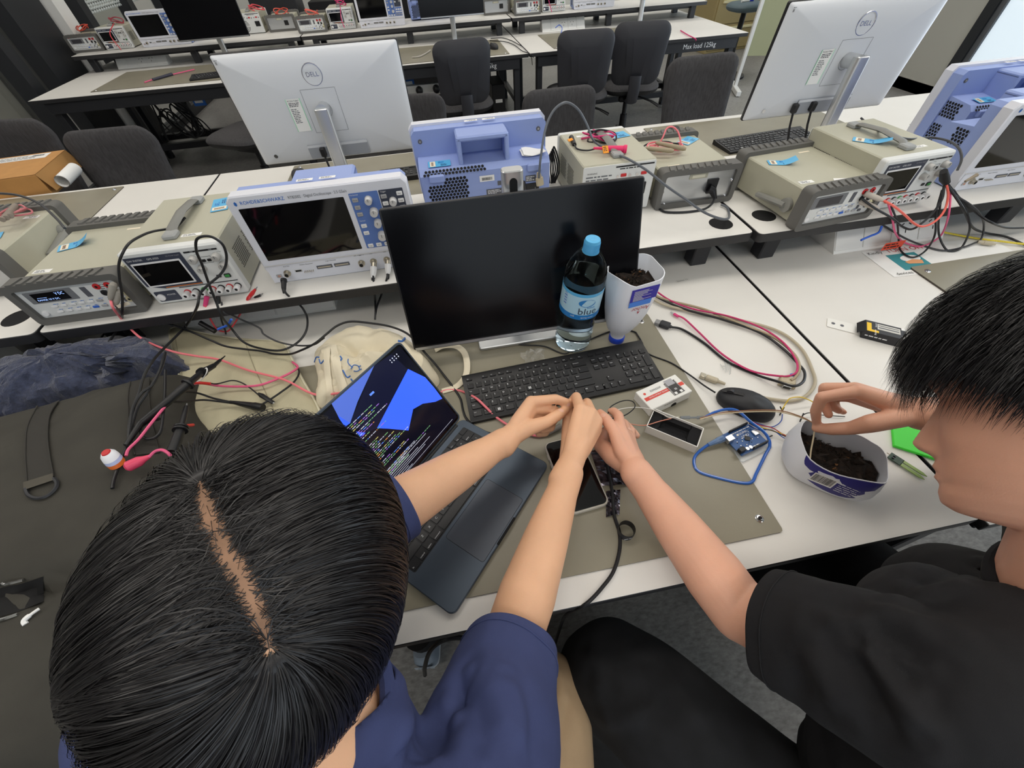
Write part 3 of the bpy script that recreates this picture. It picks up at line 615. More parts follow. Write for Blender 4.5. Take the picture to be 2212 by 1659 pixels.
    for x in (-.004,.031,.052,.091): b = MB(); b.lathe([(.0042,0),(.0042,.0015)],M_CHROME,10,B@T(x,.104,.0022)); b.build('screw',o)
    b = MB()
    for k in range(1,5):
        for q in range(4): b.tube([(-.045+.009*k*math.cos(a),.052+.009*k*math.sin(a),.0022) for a in np.linspace(q*PI/2+.12,(q+1)*PI/2-.12,8)],.0016,M_HOLE,4,M=B)
    b.build('fan_grille',o)
    b = MB(); b.rbox((.065,.064,.002),(.04,.034,.004),.003,M_BLK,.0005,B); b.build('power_inlet',o)
    for x in (-.08,.08):
        for y in (-.1,.1): b = MB(); b.cyl((x,y,0),(x,y,.008),.008,M_BLK,n=10); b.build('foot',o)
    w2 = MB(); w2.rect(.015,.06,-.095,-.082,h+.0023,M_PAPER); w2.lines(.02,-.084,.035,.009,2,h+.0026,M_INKG,seed=3); w2.build('calibration_label',o)
    return o
def make_dmm():
    o = thing('multimeter','','instrument'); w, h, d = .218, .088, .27
    b = MB(); b.box((0,0,h/2+.008),(w,d,h),M_INSTR,.003); b.build('case',o)
    zt = h+.012
    for s,nm in ((-1,'front_bumper'),(1,'rear_bumper')):
        F = T(0,s*(d/2+.010),0)@(FRONT if s<0 else BACK); b = MB(); W2, H2 = w+.024, h+.020
        outr = rrect(W2,H2,.012,4,0,H2/2); inn = rrect(W2-.030,H2-.030,.006,4,0,H2/2); n = len(outr)
        v = [(x,y,.006) for x,y in outr]+[(x,y,.006) for x,y in inn]+[(x,y,-.030) for x,y in outr]+[(x,y,-.004) for x,y in inn]+[(x*.985,y if y<H2/2 else y-.0,.0) for x,y in outr]
        f = []
        for i in range(n):
            j = (i+1)%n; f += [(i,j,n+j,n+i),(2*n+i,2*n+j,j,i),(n+i,n+j,3*n+j,3*n+i)]
        b.add(v,f,M_BUMP,F); b.add([(x,y,-.030) for x,y in outr],[tuple(range(n-1,-1,-1))],M_BUMP,F); b.build(nm,o)
        r = MB()
        for i in range(9): r.add([(x,y,z) for x,y,z in ((-.092+.021*i,.002,0),(-.080+.021*i,.002,0),(-.088+.021*i,-.026,0),(-.100+.021*i,-.026,0))]+[(x,y,.0035) for x,y in ((-.092+.021*i,.0),(-.080+.021*i,.0),(-.088+.021*i,-.026),(-.100+.021*i,-.026))],[(0,1,2,3),(7,6,5,4),(0,4,5,1),(1,5,6,2),(2,6,7,3),(3,7,4,0)],M_BUMP,T(0,s*(d/2+.010),H2)@(R('Z',0) if s<0 else R('Z',180))@T(0,.020,0))
        r.build('bumper_ribs',o)
    Y = -(d/2+.0068); F = T(0,Y,0)@FRONT; H2 = h+.020
    b = MB(); b.rbox((0,H2/2,0),(w-.006,H2-.030,.002),.005,M_INSTRF,.0005,F); b.rect(-.02,.10,H2-.0162,H2-.0148,.0013,mat('maroon_line','#8e3a44',.5),F); b.rect(-.098,-.080,H2-.018,H2-.0145,.0013,M_RED,F); b.lines(-.078,H2-.0145,.05,.004,1,.0013,M_INK,F,2)
    for i in range(7): b.lines(-.060+.0195*i,.049,.012,.003,1,.0013,M_INKB,F,i); b.lines(-.060+.0195*i,.034,.012,.003,1,.0013,M_INKB,F,i+9)
    b.lines(.055,.083,.05,.02,4,.0013,M_INKG,F,31); b.build('front_panel',o)
    b = MB(); b.rbox((-.045,.069,.001),(.10,.030,.002),.002,M_LCDG,.0005,F); b.build('display_frame',o)
    b = MB(); b.rect(-.082,-.010,.058,.080,.0023,mat('lcd_unlit','#46454a',.2),F); b.build('display',o)
    for i in range(6): button(o,-.060+.0195*i,.043,Y-.001,.013,.0055,M_BTNW if i<5 else M_BTNG)
    for i in range(7): button(o,-.060+.0195*i,.028,Y-.001,.013,.0055,M_BTNW if i<4 else (mat('blue_shift_button','#3467c8',.4) if i==4 else M_BTNG))
    b = MB(); b.lathe([(.0068,0),(.0068,.005),(.0055,.006)],M_BTNW,16,T(-.092,Y,.028)@R('X',90)); b.build('power_button',o)
    for dx,dz in ((0,.010),(0,-.010),(.012,0),(-.012,0)): b = MB(); b.rbox((.077+dx,.036+dz,.002),(.010 if dz else .006,.006 if dz else .010,.003),.002,M_LBLD,.0005,F); b.build('arrow_button',o)
    b = MB(); b.rbox((.028,.068,.001),(.012,.026,.002),.001,M_LBLD,.0003,F); b.build('input_switch',o)
    for x,z,m in ((.058,.078,M_RED),(.082,.078,M_RED),(.062,.060,M_INK),(.086,.058,M_INK),(.098,.036,mat('cream_jack','#e5dfb8',.5)),(.104,.050,mat('cream_jack','#e5dfb8',.5))): b = MB(); b.lathe([(.0075,0),(.0075,.002),(.0058,.0025)],m,14,T(x,Y-.001,z)@R('X',90)); b.lathe([(.003,.0026),(.003,.0028)],M_HOLE,8,T(x,Y-.001,z)@R('X',90)); b.build('jack',o)
    B = T(0,d/2+.0068,0)@BACK
    b = MB(); b.rbox((0,H2/2,0),(w-.006,H2-.030,.002),.005,M_SILV,.0005,B); b.lines(-.098,.085,.03,.012,3,.0013,M_INK,B,2); b.text('CE',.008,M_INK,-.09,.078,.0013,B); b.lines(.055,.088,.045,.04,7,.0013,M_INKG,B,3); b.rect(-.02,.0,.035,.039,.0013,M_RED,B); b.build('rear_panel',o)
    b = MB(); b.rbox((-.005,.083,.001),(.055,.014,.003),.002,mat('port_grey','#a9a796',.5),.0005,B); b.rect(-.024,.014,.079,.087,.0027,mat('port_label','#cfccb9',.5),B); b.build('data_port',o)
    for x in (-.088,-.074): bnc(o,-x,.043,d/2+.0068); o.children[-1].matrix_local = o.children[-1].matrix_local @ T(0,2*(d/2+.0068),0) @ S(1,-1,1)
    b = MB(); b.rbox((.045,.055,.002),(.034,.032,.006),.003,M_BLK,.001,B); b.build('power_inlet',o)
    for x,z in ((-.085,.098),(.075,.098),(.105,.06),(.10,.015),(-.09,.012),(-.105,.05)): b = MB(); b.lathe([(.0045,0),(.004,.003),(.002,.004)],M_CHROME,10,B@T(x,z,.001)); b.build('screw',o)
    for s in (-1,1):
        b = MB(); b.tube([(s*(w/2+.008),-d/2+.05,.045),(s*(w/2+.008),.02,.030)],[.011,.009],mat('carry_handle_grey','#8b8b86',.5),8,flat=.8); b.lathe([(.018,0),(.018,.012)],mat('carry_handle_grey','#8b8b86',.5),16,T(s*(w/2-.001),-d/2+.05,.045)@R('Y',90*s)); b.build('carry_handle',o)
    w2 = MB(); w2.rect(-.09,-.05,-.09,-.075,h+.0084,M_PAPER,R('Z',-4)); w2.lines(-.086,-.077,.03,.011,2,h+.0088,M_INKG,R('Z',-4),3); w2.rect(.04,.075,.085,.092,h+.0084,M_CREAM); w2.build('calibration_label',o)
    return o
SC0, PS0, DM0 = make_scope(), make_psu(), make_dmm(); used = set()
def inst(src, x, y, rz, label, group, z=RZ+DZ):
    if src.name not in used:
        used.add(src.name); src.location = (x,y,z); src.rotation_euler = (0,0,math.radians(rz)); src['label'] = label; src['group'] = group; return src
    return dup(src,None,(x,y,z),rz,label,group)
gS, gP, gD = 'oscilloscopes on the risers','power supplies on the risers','multimeters on the risers'
def mid(a, c): return (P(*a,RZ)+P(*c,RZ))/2
s1 = inst(SC0,-.751,.906,0,'white and blue oscilloscope left of the black monitor, screen facing the desk',gS)
s2 = inst(SC0,-.354,1.124,180,'blue oscilloscope with its vented back showing, behind the black monitor',gS)
v = P(2061,414,RZ); s3 = inst(SC0,v.x+.180,v.y+.076,0,'oscilloscope at the right edge behind the tangle of test leads',gS)
v = Py(2045,142,1.2); s4 = inst(SC0,v.x+.195,1.124,180,'oscilloscope seen from its blue back beside the right silver monitor',gS)
p1 = inst(PS0,-1.105,.945,0,'grey power supply with black screen left of the front oscilloscope',gP)
p2 = inst(PS0,.005,1.095,180,'grey power supply seen from the back, coiled pink leads on top',gP)
v = P(1905,345,.256); p3 = inst(PS0,.745,.925,3.5,'grey power supply at the right with leads hanging from its terminals',gP)
d1 = inst(DM0,-1.350,.938,0,'multimeter with lit display at the left front of the riser',gD)
d2 = inst(DM0,.245,1.092,180,'multimeter seen from the back right of the black monitor',gD)
d3 = inst(DM0,.535,.895,5,'multimeter with its white front towards the right bench, leads plugged in',gD)
v = P(30,635,RZ); d4 = inst(DM0,-1.70,1.10,180,'multimeter seen from the back at the left edge',gD)
v = mid((299,104),(390,97)); inst(SC0,v.x+.07,v.y+.076,0,'second row oscilloscope behind the left dark monitor',gS)
v = mid((776,63),(881,54)); inst(SC0,v.x,v.y+.076,0,'second row oscilloscope in the middle, beside red leads',gS)
v = mid((1231,23),(1325,14)); inst(SC0,v.x+.02,v.y+.076,0,'second row oscilloscope cut by the top edge behind the pair of chairs',gS)
v = P(893,45,RZ); inst(SC0,v.x+.17,4.88,180,'second row oscilloscope back behind the dark monitor in the middle',gS)
v = mid((232,109),(291,104)); inst(PS0,v.x,v.y+.14,0,'second row power supply by the glass partition with a red lead',gP)
v = mid((715,66),(771,62)); inst(PS0,v.x,v.y+.14,0,'second row power supply in the middle with a magenta lead',gP)
v = mid((1170,28),(1222,23)); inst(PS0,v.x,v.y+.14,0,'second row power supply cut by the top edge',gP)
v = P(574,71,RZ); inst(PS0,v.x-.10,v.y+.13,180,'second row power supply seen from its fan side',gP)
v = mid((162,116),(225,109)); inst(DM0,v.x,v.y+.15,0,'second row multimeter at the left end of its riser',gD)
v = mid((649,75),(706,68)); inst(DM0,v.x,v.y+.15,0,'second row multimeter in the middle with orange leads on top',gD)
v = mid((1113,34),(1168,32)); inst(DM0,v.x,v.y+.15,0,'second row multimeter by the riser joint at the top edge',gD)
v = mid((587,70),(640,66)); inst(DM0,v.x,v.y+.15,180,'second row multimeter seen from the back, red leads piled on it',gD)
v = mid((1056,33),(1100,30)); inst(DM0,v.x-.02,v.y+.15,180,'second row multimeter back right of the dark monitor in the middle',gD)
# stickers and paper on particular instruments
def M0(o): return o.rotation_euler.to_matrix().to_4x4()
sticker(s2,.125,0,0,T(0,.045,.1465)@R('X',-8)@R('Z',180)@T(-.25,0,0),.062,.03,'blue_asset_sticker',2)
b = MB(); b.grid(lambda a,c:(-.105-.07*a,.02+.045*c,.1495+.004*math.sin(a*5+c*3)),6,4,M_PAPER); b.grid(lambda a,c:(-.11-.065*a,.024+.043*c,.152+.005*math.sin(a*4+c*2+1)),6,4,M_PAPER); b.build('paper_slips',s2)
sticker(s4,.12,0,0,T(0,.045,.1465)@R('X',-8)@R('Z',180)@T(-.24,0,0),.062,.03,'blue_asset_sticker',3)
sticker(p1,.055,.06,.1405,R('Z',80),.06,.034,'blue_asset_sticker',4) if 0 else sticker(p1,0,0,0,T(.062,.055,.1400)@R('Z',100),.075,.040,'blue_asset_sticker',4)
sticker(p2,0,0,0,T(-.055,-.06,.1400)@R('Z',190),.075,.045,'blue_asset_sticker',5)
sticker(p3,0,0,0,T(-.048,-.02,.1400)@R('Z',-48),.085,.034,'blue_asset_sticker',6,True)
sticker(d1,0,0,0,T(-.06,.035,.0970)@R('Z',20),.07,.035,'blue_asset_sticker',7,True)
sticker(d2,0,0,0,T(-.065,-.075,.0970)@R('Z',215),.07,.040,'blue_asset_sticker',8)
sticker(d3,0,0,0,T(-.055,.045,.0970)@R('Z',-25),.07,.032,'blue_asset_sticker',9,True)
sticker(d4,0,0,0,T(-.02,.03,.0970)@R('Z',200),.08,.04,'blue_asset_sticker',10)
F = T(0,-(.27/2+.0068),0)@FRONT; b = MB(); b.rect(-.082,-.010,.058,.080,.0026,M_LCD,F); b.text('V DC',.010,M_LCDT,-.014,.0745,.0030,F,'RIGHT',.8); b.text('-------',.009,M_LCDT,-.075,.069,.0030,F,'LEFT'); b.text('RANGE 10 V DC',.0064,M_LCDT,-.078,.0625,.0030,F,'LEFT'); b.build('lit_display',d1)
b = MB(); b.add([(-.01,-.10,.0968),(.02,-.115,.0968),(.03,-.10,.099),(.0,-.085,.0975)],[(0,1,2,3)],M_PAPER); b.build('torn_label',d3)
# ------------------------------------------------------------------ monitors
M_SCR = mat('matte_black_screen','#0b0b0e',.2,spec=.25,bump=.02,bscale=300); M_MONB = mat('silver_monitor_back','#d6d9de',.36,metal=.0); M_BEZ = mat('dark_bezel','#1d1d20',.4)
def make_monitor(label, x, y, rz, pc, zc, tilt, neck=None, base=None, backdetail=False, basez=0, panel=(.538,.311), side=1, group='desk monitors'):
    o = thing('monitor',label,'monitor',(x,y,DZ+basez),rz,group); w, h = panel
    A = T(0,pc,zc-basez)@R('X',-tilt)
    b = MB(); b.rbox((0,0,0),(w,h,.012),.006,M_BEZ,.002,A@FRONT); b.build('bezel',o)
    b = MB(); b.rect(-w/2+.004,w/2-.004,-h/2+.012,h/2-.004,.0064,M_SCR,A@FRONT); b.build('screen',o)
    b = MB(); b.rect(-w/2+.004,w/2-.004,-h/2+.002,-h/2+.009,.0063,M_SILV,A@FRONT); b.build('chin_strip',o)
    b = MB(); pillow(b,rrect(w-.004,h-.004,.006,3),.028,.001,M_MONB,M_MONB,M=A@T(0,.005,0)@BACK,ss=(1,.985,.94,.84,.6,.3),p=4); b.build('back_shell',o)
    if backdetail:
        B = A@T(0,.0338,0)@BACK; C = A@T(0,.0338,0)@BACK
        e = MB(); e.tube([(.028*math.cos(a),.095+.028*math.sin(a),-.003) for a in np.linspace(0,2*PI,36,endpoint=False)],.0016,M_CHROME,6,closed=True,M=B); e.text('DELL',.017,M_CHROME,0,.095,-.0022,B); e.build('round_emblem',o)
        e = MB(); e.rect(-.105,-.065,-.052,.040,.0004,M_PAPER,B); e.rect(-.107,-.105,-.052,.040,.0004,mat('mint_edge','#9fe0bb',.6),B); e.rect(-.065,-.063,-.052,.040,.0004,mat('mint_edge','#9fe0bb',.6),B)
        e.text('PC2321T2867',.006,M_INK,-.085,.034,.0008,B); e.lines(-.101,.030,.032,.012,3,.0008,M_INK,B,2); e.lines(-.101,.014,.025,.042,9,.0008,M_INKG,B,3); e.build('spec_label',o)
        e = MB(); e.barcode(-w/2+.012,h/2-.022,.03,.007,-.016,M_INK,B,4); e.lines(-w/2+.012,h/2-.010,.03,.004,1,-.016,M_INKG,B,4); e.build('barcode_label',o)
        e = MB()
        for p,q in (((-.052,.06),(.052,.06)),((.052,.06),(.052,-.06)),((.052,-.06),(-.052,-.06)),((-.052,-.06),(-.052,.06))): e.tube([(*p,.0002),(*q,.0002)],.0004,M_INKG,4,M=B)
        e.tube([(.022*math.cos(a),.002+.022*math.sin(a),.0004) for a in np.linspace(0,2*PI,24,endpoint=False)],.0005,M_INKG,4,closed=True,M=B); e.build('mount_seam',o)
        e = MB(); e.box((0,-.118,-.006),(.20,.045,.012),mat('port_recess','#9fa3aa',.5,metal=.2),.002,B); e.rect(-.10,.10,-.104,-.097,.0012,M_MONB,B); e.build('port_recess',o)
        for k in (-.054,-.02)[:1 if side==1 else 2]:
            e = MB(); e.box((k*side,-.118,.006),(.018,.028,.018),M_BLK,.003,B); e.tube([B@Vector((k*side,-.13,.008)),B@Vector((k*side+.004,-.17,.02)),B@Vector((k*side+.02,-.22,.03))],.0038,M_BLK,6); e.build('power_plug',o)
        e = MB(); e.lathe([(.006,0),(.006,.001)],M_CHROME,12,B@T(-w/2+.055,-h/2+.035,-.006)); e.build('lock_slot',o)
    if neck:
        n = MB(); n.slab(rrect(.044,.028,.010,4),0,neck[1]-basez,M_SILV,.002,T(0,neck[0],0)); n.build('neck',o)
        if backdetail is False: n2 = MB(); n2.rbox((0,neck[1]-basez-.055,.0),(.016,.085,.002),.008,M_HOLE,.0003,T(0,neck[0]-.0142,0)@FRONT); n2.build('neck_slot',o)
        n3 = MB(); n3.cyl((0,neck[0],zc-basez+.005),(0,pc+.02,zc-basez+.002),.020,M_SILV,n=18); n3.build('mount_hub',o)
    if base: n = MB(); n.rbox((0,base[0],.006),(base[1],base[2],.010),.008,M_SILV,.002); n.build('base',o)
    return o
make_monitor('large black monitor facing the keyboard on the middle bench',-.338,.625,0,0,.197,17.6,(.075,.378),(.052,.235,.18),basez=.003)
make_monitor('silver monitor seen from its back, left one beyond the riser',-.8125,1.49,180,0,.325,6,(.08,.34),(.09,.235,.18),True,.003)
make_monitor('silver monitor seen from its back, right one in the window light',.860,1.315,180,0,.352,6,(.085,.374),(.09,.235,.18),True,.003,side=2)
v = Py(452,40,4.45); make_monitor('dark monitor with plain screen on the second row, left of the middle',v.x-.01,4.42,0,0,.315,4,(.07,.42),(.06,.235,.18),group='second row monitors')
v = Py(973,0,4.45); make_monitor('dark monitor on the second row above the single black chair',v.x,4.42,0,0,.325,4,(.07,.42),(.06,.235,.18),group='second row monitors')
v = Py(1392,5,4.45); make_monitor('second row monitor of which the top edge leaves only the bright stand',v.x,4.42,0,0,.43,4,(.07,.46),(.06,.235,.18),group='second row monitors')
# ------------------------------------------------------------------ keyboards and mice
M_KB = mat('keyboard_black','#1b1b1d',.42,bump=.05,bscale=900); M_KEY = mat('key_black','#202022',.38)
def key_mesh(w, h, hh=.0055):
    b = MB(); b.slab(rrect(w,h,.0012,1),0,hh,M_KEY,0); v = b.v; n = len(v)//2
    b.v = v[:n]+[(x*(1-.0038/w),y*(1-.003/h)+.0006,z) for x,y,z in v[n:]]
    return b.mesh('key',20)
KM = {}
def make_keyboard(label, x, y, rz, group, z=DZ):
    o = thing('keyboard',label,'keyboard',(x,y,z),rz,group)
    b = MB(); prof = [(-.0635,0),(-.0635,.008),(-.060,.0105),(.045,.0165),(.058,.0195),(.0635,.018),(.0635,0)]
    xs = (-.221,-.219,.219,.221); n = len(prof)
    b.add([(a,p,q) for a in (-.221,.221) for p,q in prof],[tuple(range(n)),tuple(range(2*n-1,n-1,-1))]+[(i,n+i,n+(i+1)%n,(i+1)%n) for i in range(n)],M_KB); b.build('body',o)
    sl = math.atan2(.006,.105); K = T(0,0,.0105+.0034)@R('X',math.degrees(sl)); L = MB(); u = .019
    rows = [(-.0475,[('Ctrl',1.25),('Fn',1.25),('H',1.25),('Alt',1.25),('',5.75),('Alt',1.25),('Fn',1.25),('M',1.25),('Ctrl',1.5)]),
            (-.0285,[('Shift',2.25)]+[(c,1) for c in 'ZXCVBNM,./']+[('Shift',2.75)]),
            (-.0095,[('Caps',1.75)]+[(c,1) for c in "ASDFGHJKL;'"]+[('Enter',2.25)]),
            (.0095,[('Tab',1.5)]+[(c,1) for c in 'QWERTYUIOP[]']+[('\\',1.5)]),
            (.0285,[(c,1) for c in '`1234567890-=']+[('Backspace',2)])]
    def put(cx, cy, w, t, h=1, hy=None):
        kw = w*u-.0028; kh = (h*u-.0028) if hy is None else hy; k = (round(kw,5),round(kh,5))
        if k not in KM: KM[k] = key_mesh(*k)
        p = bpy.data.objects.new('key',KM[k]); COL.objects.link(p); p.parent = o; p.matrix_local = K@T(cx,cy,-.0034)
        s = .0058 if len(t) == 1 else .0034
        if t == 'H':
            for a in (-1,1):
                for c in (-1,1): L.rect(cx+a*.0016-.0013,cx+a*.0016+.0013,cy+c*.0016-.0013,cy+c*.0016+.0013,.0026,M_WPRINT,K)
        elif t: L.text(t,s,M_WPRINT,cx-kw/2+.0032,cy+kh/2-.0048,.0026,K,'LEFT')
    x0 = -.215
    for cy,r in rows:
        cx = x0
        for t,w in r: put(cx+w*u/2,cy,w,t); cx += w*u
    fx = [0]+[1.9+i*1.0+(.55 if i>3 else 0)+(.55 if i>7 else 0) for i in range(12)]
    for i,f in enumerate(fx): put(x0+f*u+u*.5,.0480,1,'Esc' if i == 0 else 'F%d'%i,hy=.0105)
    for i in range(3): put(x0+(15.45+i)*u+u*.4,.0480,1,'',hy=.0105)
    for i,t in enumerate(('Insert','Home','PgUp')): put(x0+(15.4+i)*u+u*.5,.0285,1,t)
    for i,t in enumerate(('Delete','End','PgDn')): put(x0+(15.4+i)*u+u*.5,.0095,1,t)
    for i in range(3): put(x0+(15.4+i)*u+u*.5,-.0475,1,'<v>'[i])
    put(x0+16.9*u,-.0285,1,'^')
    nx = x0+18.75*u
    for cy,r in ((.0285,'N/*-'),(.0095,'789'),(-.0095,'456'),(-.0285,'123')):
        for i,t in enumerate(r): put(nx+i*u+u*.5,cy,1,t)
    put(nx+3.5*u,0.0,1,'+',2); put(nx+3.5*u,-.038,1,'Enter',2); put(nx+u,-.0475,2,'0'); put(nx+2.5*u,-.0475,1,'.')
    L.tube([(.200+.0085*math.cos(a),.0515+.006*math.sin(a),-.0003) for a in np.linspace(0,2*PI,24,endpoint=False)],.0004,M_INKG,4,closed=True,M=K); L.text('DELL',.005,M_INKG,.200,.0515,-.0002,K)
    L.build('legends',o,kind='stuff'); return o
th = math.radians(2.9); kx, ky = -.5011+.221*math.cos(th)-.0635*math.sin(th), .3735+.221*math.sin(th)+.0635*math.cos(th)
kb = make_keyboard('black keyboard under the black monitor, hands in front of it',kx,ky,2.9,'black keyboards',DZ+.0032)
v = (P(1540,312,.02)+P(1745,275,.02))/2; dup(kb,None,(.955,1.61,DZ+.0032),5,'black keyboard on the mat left of the right silver monitor','black keyboards')
dup(kb,None,(-.52,1.72,DZ+.0032),182,'black keyboard between the left silver monitor and the blue oscilloscope back','black keyboards')
v = P(470,158,.02); dup(kb,None,(v.x+.03,v.y,DZ+.0032),8,'second row keyboard behind the left silver monitor','black keyboards')
M_MSE = mat('mouse_black','#222327',.5,bump=.08,bscale=1500)
def make_mouse(label, x, y, rz, z):
    o = thing('computer_mouse',label,'mouse',(x,y,z),rz,'black computer mice'); b = MB(); n = 28
    out = [(.0305*math.copysign(abs(math.cos(a))**.85,math.cos(a)), .0575*math.copysign(abs(math.sin(a))**.8,math.sin(a))) for a in np.linspace(0,2*PI,n,endpoint=False)]
    v = []; f = []; lev = [(.96,0),(1,.006),(1.0,.014),(.95,.022),(.82,.0295),(.6,.034),(.3,.0365)]
    for s,z_ in lev:
        for a,c in out: v.append((a*s,c*s-(1-s)*.006,z_*(1-.28*max(0,c/.0575)*s-.10*max(0,-c/.0575)**2)))
    v.append((0,-.004,.037)); m = len(lev)
    for i in range(m-1):
        for j in range(n): l=(j+1)%n; f.append((i*n+j,i*n+l,(i+1)*n+l,(i+1)*n+j))
    for j in range(n): f.append(((m-1)*n+j,(m-1)*n+(j+1)%n,m*n))
    f.append(tuple(range(n-1,-1,-1))); b.add(v,f,M_MSE); b.build('shell',o)
    g = MB(); g.tube([(0,.052,.0245),(0,.036,.0295),(0,.012,.0350)],.0042,M_BLK,6,flat=.25); g.build('groove',o)
    w = MB(); w.cyl((-.0035,.036,.0265),(.0035,.036,.0265),.0078,M_BLK2,n=18); w.build('scroll_wheel',o); return o
mo = make_mouse('black wired mouse right of the white development board carton',.0785,.300,46,DZ)
dup(mo,None,(*P(650,388)[:2],DZ+.003),190,'black mouse beside the left silver monitor stand','black computer mice')
v = P(1462,300); dup(mo,None,(v.x,v.y+.03,DZ+.003),170,'black mouse behind the multimeter back','black computer mice')
dup(mo,None,(*P(1066,106)[:2],DZ+.003),20,'second row mouse right of the single black chair','black computer mice')
cable('mouse_cable','black mouse lead running from the keyboard back to the mouse',[(1385,745,.004),(1402,765,.004),(1450,784,.005),(1490,810,.005),(1520,832,.008),(1545,848,.012)],.0019,M_CABLE)
cable('keyboard_cable','thin black keyboard lead curving past the bottle and milk jug',[(1388,742,.008),(1378,725,.006),(1368,716,.005),(1330,712,.005),(1250,745,.005),(1220,764,.005),(1175,748,.006),(1120,744,.006),(1085,732,.010),(1068,727,.016)],.0019,M_CABLE)
# ------------------------------------------------------------------ laptop
M_LAP = mat('midnight_aluminium','#4a5460',.42,metal=.5); M_LAPD = mat('laptop_key_well','#15171b',.5); M_LKEY = mat('laptop_key','#16171a',.42); M_PAD = mat('laptop_trackpad','#4a505a',.40,metal=.3)
lo = thing('laptop','dark blue grey open laptop on the mat, code on its screen','laptop',(-.568,.020,DZ+.0034),47.5)
b = MB(); b.slab(rrect(.304,.212,.012,6,.152,.106),.001,.0105,M_LAP,.0012,None,.003); b.build('base',lo)
b = MB(); b.rbox((.152,.143,.0102),(.272,.104,.001),.004,M_LAPD,.0003); b.build('key_well',lo)
b = MB(); b.rbox((.152,.045,.0104),(.128,.080,.0006),.005,M_PAD,.0002); b.tube([(x,y,.01062) for x,y in rrect(.128,.080,.005,4,.152,.045)],.00035,M_HOLE,4,closed=True); b.build('trackpad',lo)
b = MB(); b.rbox((.152,.001,.0098),(.055,.004,.002),.001,M_HOLE,.0003); b.build('lid_notch',lo)
LM = {}; LG = MB()
def lkey(cx, cy, w, h, t):
    k = (round(w,4),round(h,4))
    if k not in LM: q = MB(); q.rbox((0,0,.0006),(w,h,.0012),.0018,M_LKEY,.0003); LM[k] = q.mesh('key')
    p = bpy.data.objects.new('key',LM[k]); COL.objects.link(p); p.parent = lo; p.location = (cx,cy,.0107)
    if t: LG.text(t,.0058 if len(t)==1 else .0036,M_WPRINT,cx if len(t)==1 else cx-w/2+.002,cy if len(t)==1 else cy-.003,.0121,None,'CENTER' if len(t)==1 else 'LEFT')
U = .0188
for cy,r in ((.1015,[('fn',1),('control',1),('option',1),('command',1.2),('',5),('command',1.2),('option',1),('',1),('',1),('',1)]),
             (.1195,[('shift',2.25)]+[(c,1) for c in 'ZXCVBNM,./']+[('shift',2.15)]),
             (.1375,[('caps lock',1.75)]+[(c,1) for c in "ASDFGHJKL;'"]+[('return',1.65)]),
             (.1555,[('tab',1.5)]+[(c,1) for c in 'QWERTYUIOP[]']+[('\\',.9)]),
             (.1735,[(c,1) for c in '`1234567890-=']+[('delete',1.4)]),
             (.1885,[('esc',1.4)]+[('F%d'%i,1) for i in range(1,13)]+[('',1)])):
    tot = sum(w for _,w in r); cx = .152-.1350; s = .270/tot
    for t,w in r: lkey(cx+w*s/2,cy,w*s-.0022,.0158 if cy<.18 else .0115,t); cx += w*s
LG.build('legends',lo,kind='stuff')
A = math.radians(125); LID = T(0,.212,.011)@R('X',-(180-125)+0)   # lid plane: x along the hinge, y up the lid
LIDM = T(0,.212,.011)@Matrix(((1,0,0,0),(0,-math.cos(A),-math.sin(A),0),(0,math.sin(A),-math.cos(A),0),(0,0,0,1)))
b = MB(); b.slab(rrect(.304,.207,.010,6,.152,.1045),-.005,0,M_LAP,.0008,LIDM); b.build('lid',lo)
M_LSCR = mat('laptop_screen_dark','#0a0b16',.12,emit='#0b0d1c',estr=.6); M_WB = mat('screen_blue','#2f55f0',.15,emit='#3a62f6',estr=.85); M_WB2 = mat('screen_slate_blue','#4a63b8',.15,emit='#4f69c4',estr=.7); M_WD = mat('screen_deep','#10122a',.15,emit='#15182c',estr=.7)
b = MB(); b.slab(rrect(.298,.199,.008,6,.152,.1045),0,.0004,M_GLOSSBLK,0,LIDM); b.build('screen_glass',lo)
LW = T(-.568,.020,DZ+.0034)@R('Z',47.5)@LIDM; LI = LW.inverted()
def lidpt(px,py):
    d = LI.to_3x3()@Vector(ray(px,py)); c = LI@Vector(CAM); t = -c.z/d.z; q = c+d*t; return q.x, q.y
b = MB(); b.rect(.007,.297,.010,.200,.0006,M_LSCR,LIDM)
def poly(pts,m,z=.0008): b.add([(*lidpt(*q),z) for q in pts],[tuple(range(len(pts)))[::-1]],m,LIDM)
poly([(716,872),(760,833),(808,790),(793,822),(772,868),(756,914),(746,912),(729,897)],M_WB2)
poly([(729,897),(756,914),(745,922),(733,905)],M_WB)
poly([(881,797),(918,815),(938,838),(955,861),(940,868),(913,872),(892,884),(882,930),(862,928),(838,926),(814,925)],M_WB)
poly([(769,932),(790,935),(778,943)],M_WB); poly([(745,945),(755,954),(742,960)],M_WB)
for m_,pp in ((M_WD,[(880,797),(814,925),(790,935),(756,914),(808,790),(845,765)]),): poly(pp,m_,.0007)
b.build('screen',lo)
cols = [mat('code_white','#c8cbd8',.5,emit='#aab0c4',estr=.5),mat('code_green','#6da06a',.5,emit='#5f9464',estr=.7),mat('code_violet','#8d62b8',.5,emit='#8458b0',estr=.7),mat('code_yellow','#b8b062',.5,emit='#a8a258',estr=.65),mat('code_blue','#5a82d8',.5,emit='#4a74d0',estr=.75),mat('code_orange','#c88448',.5,emit='#bb7a40',estr=.7)]
b = MB(); r = random.Random(5)
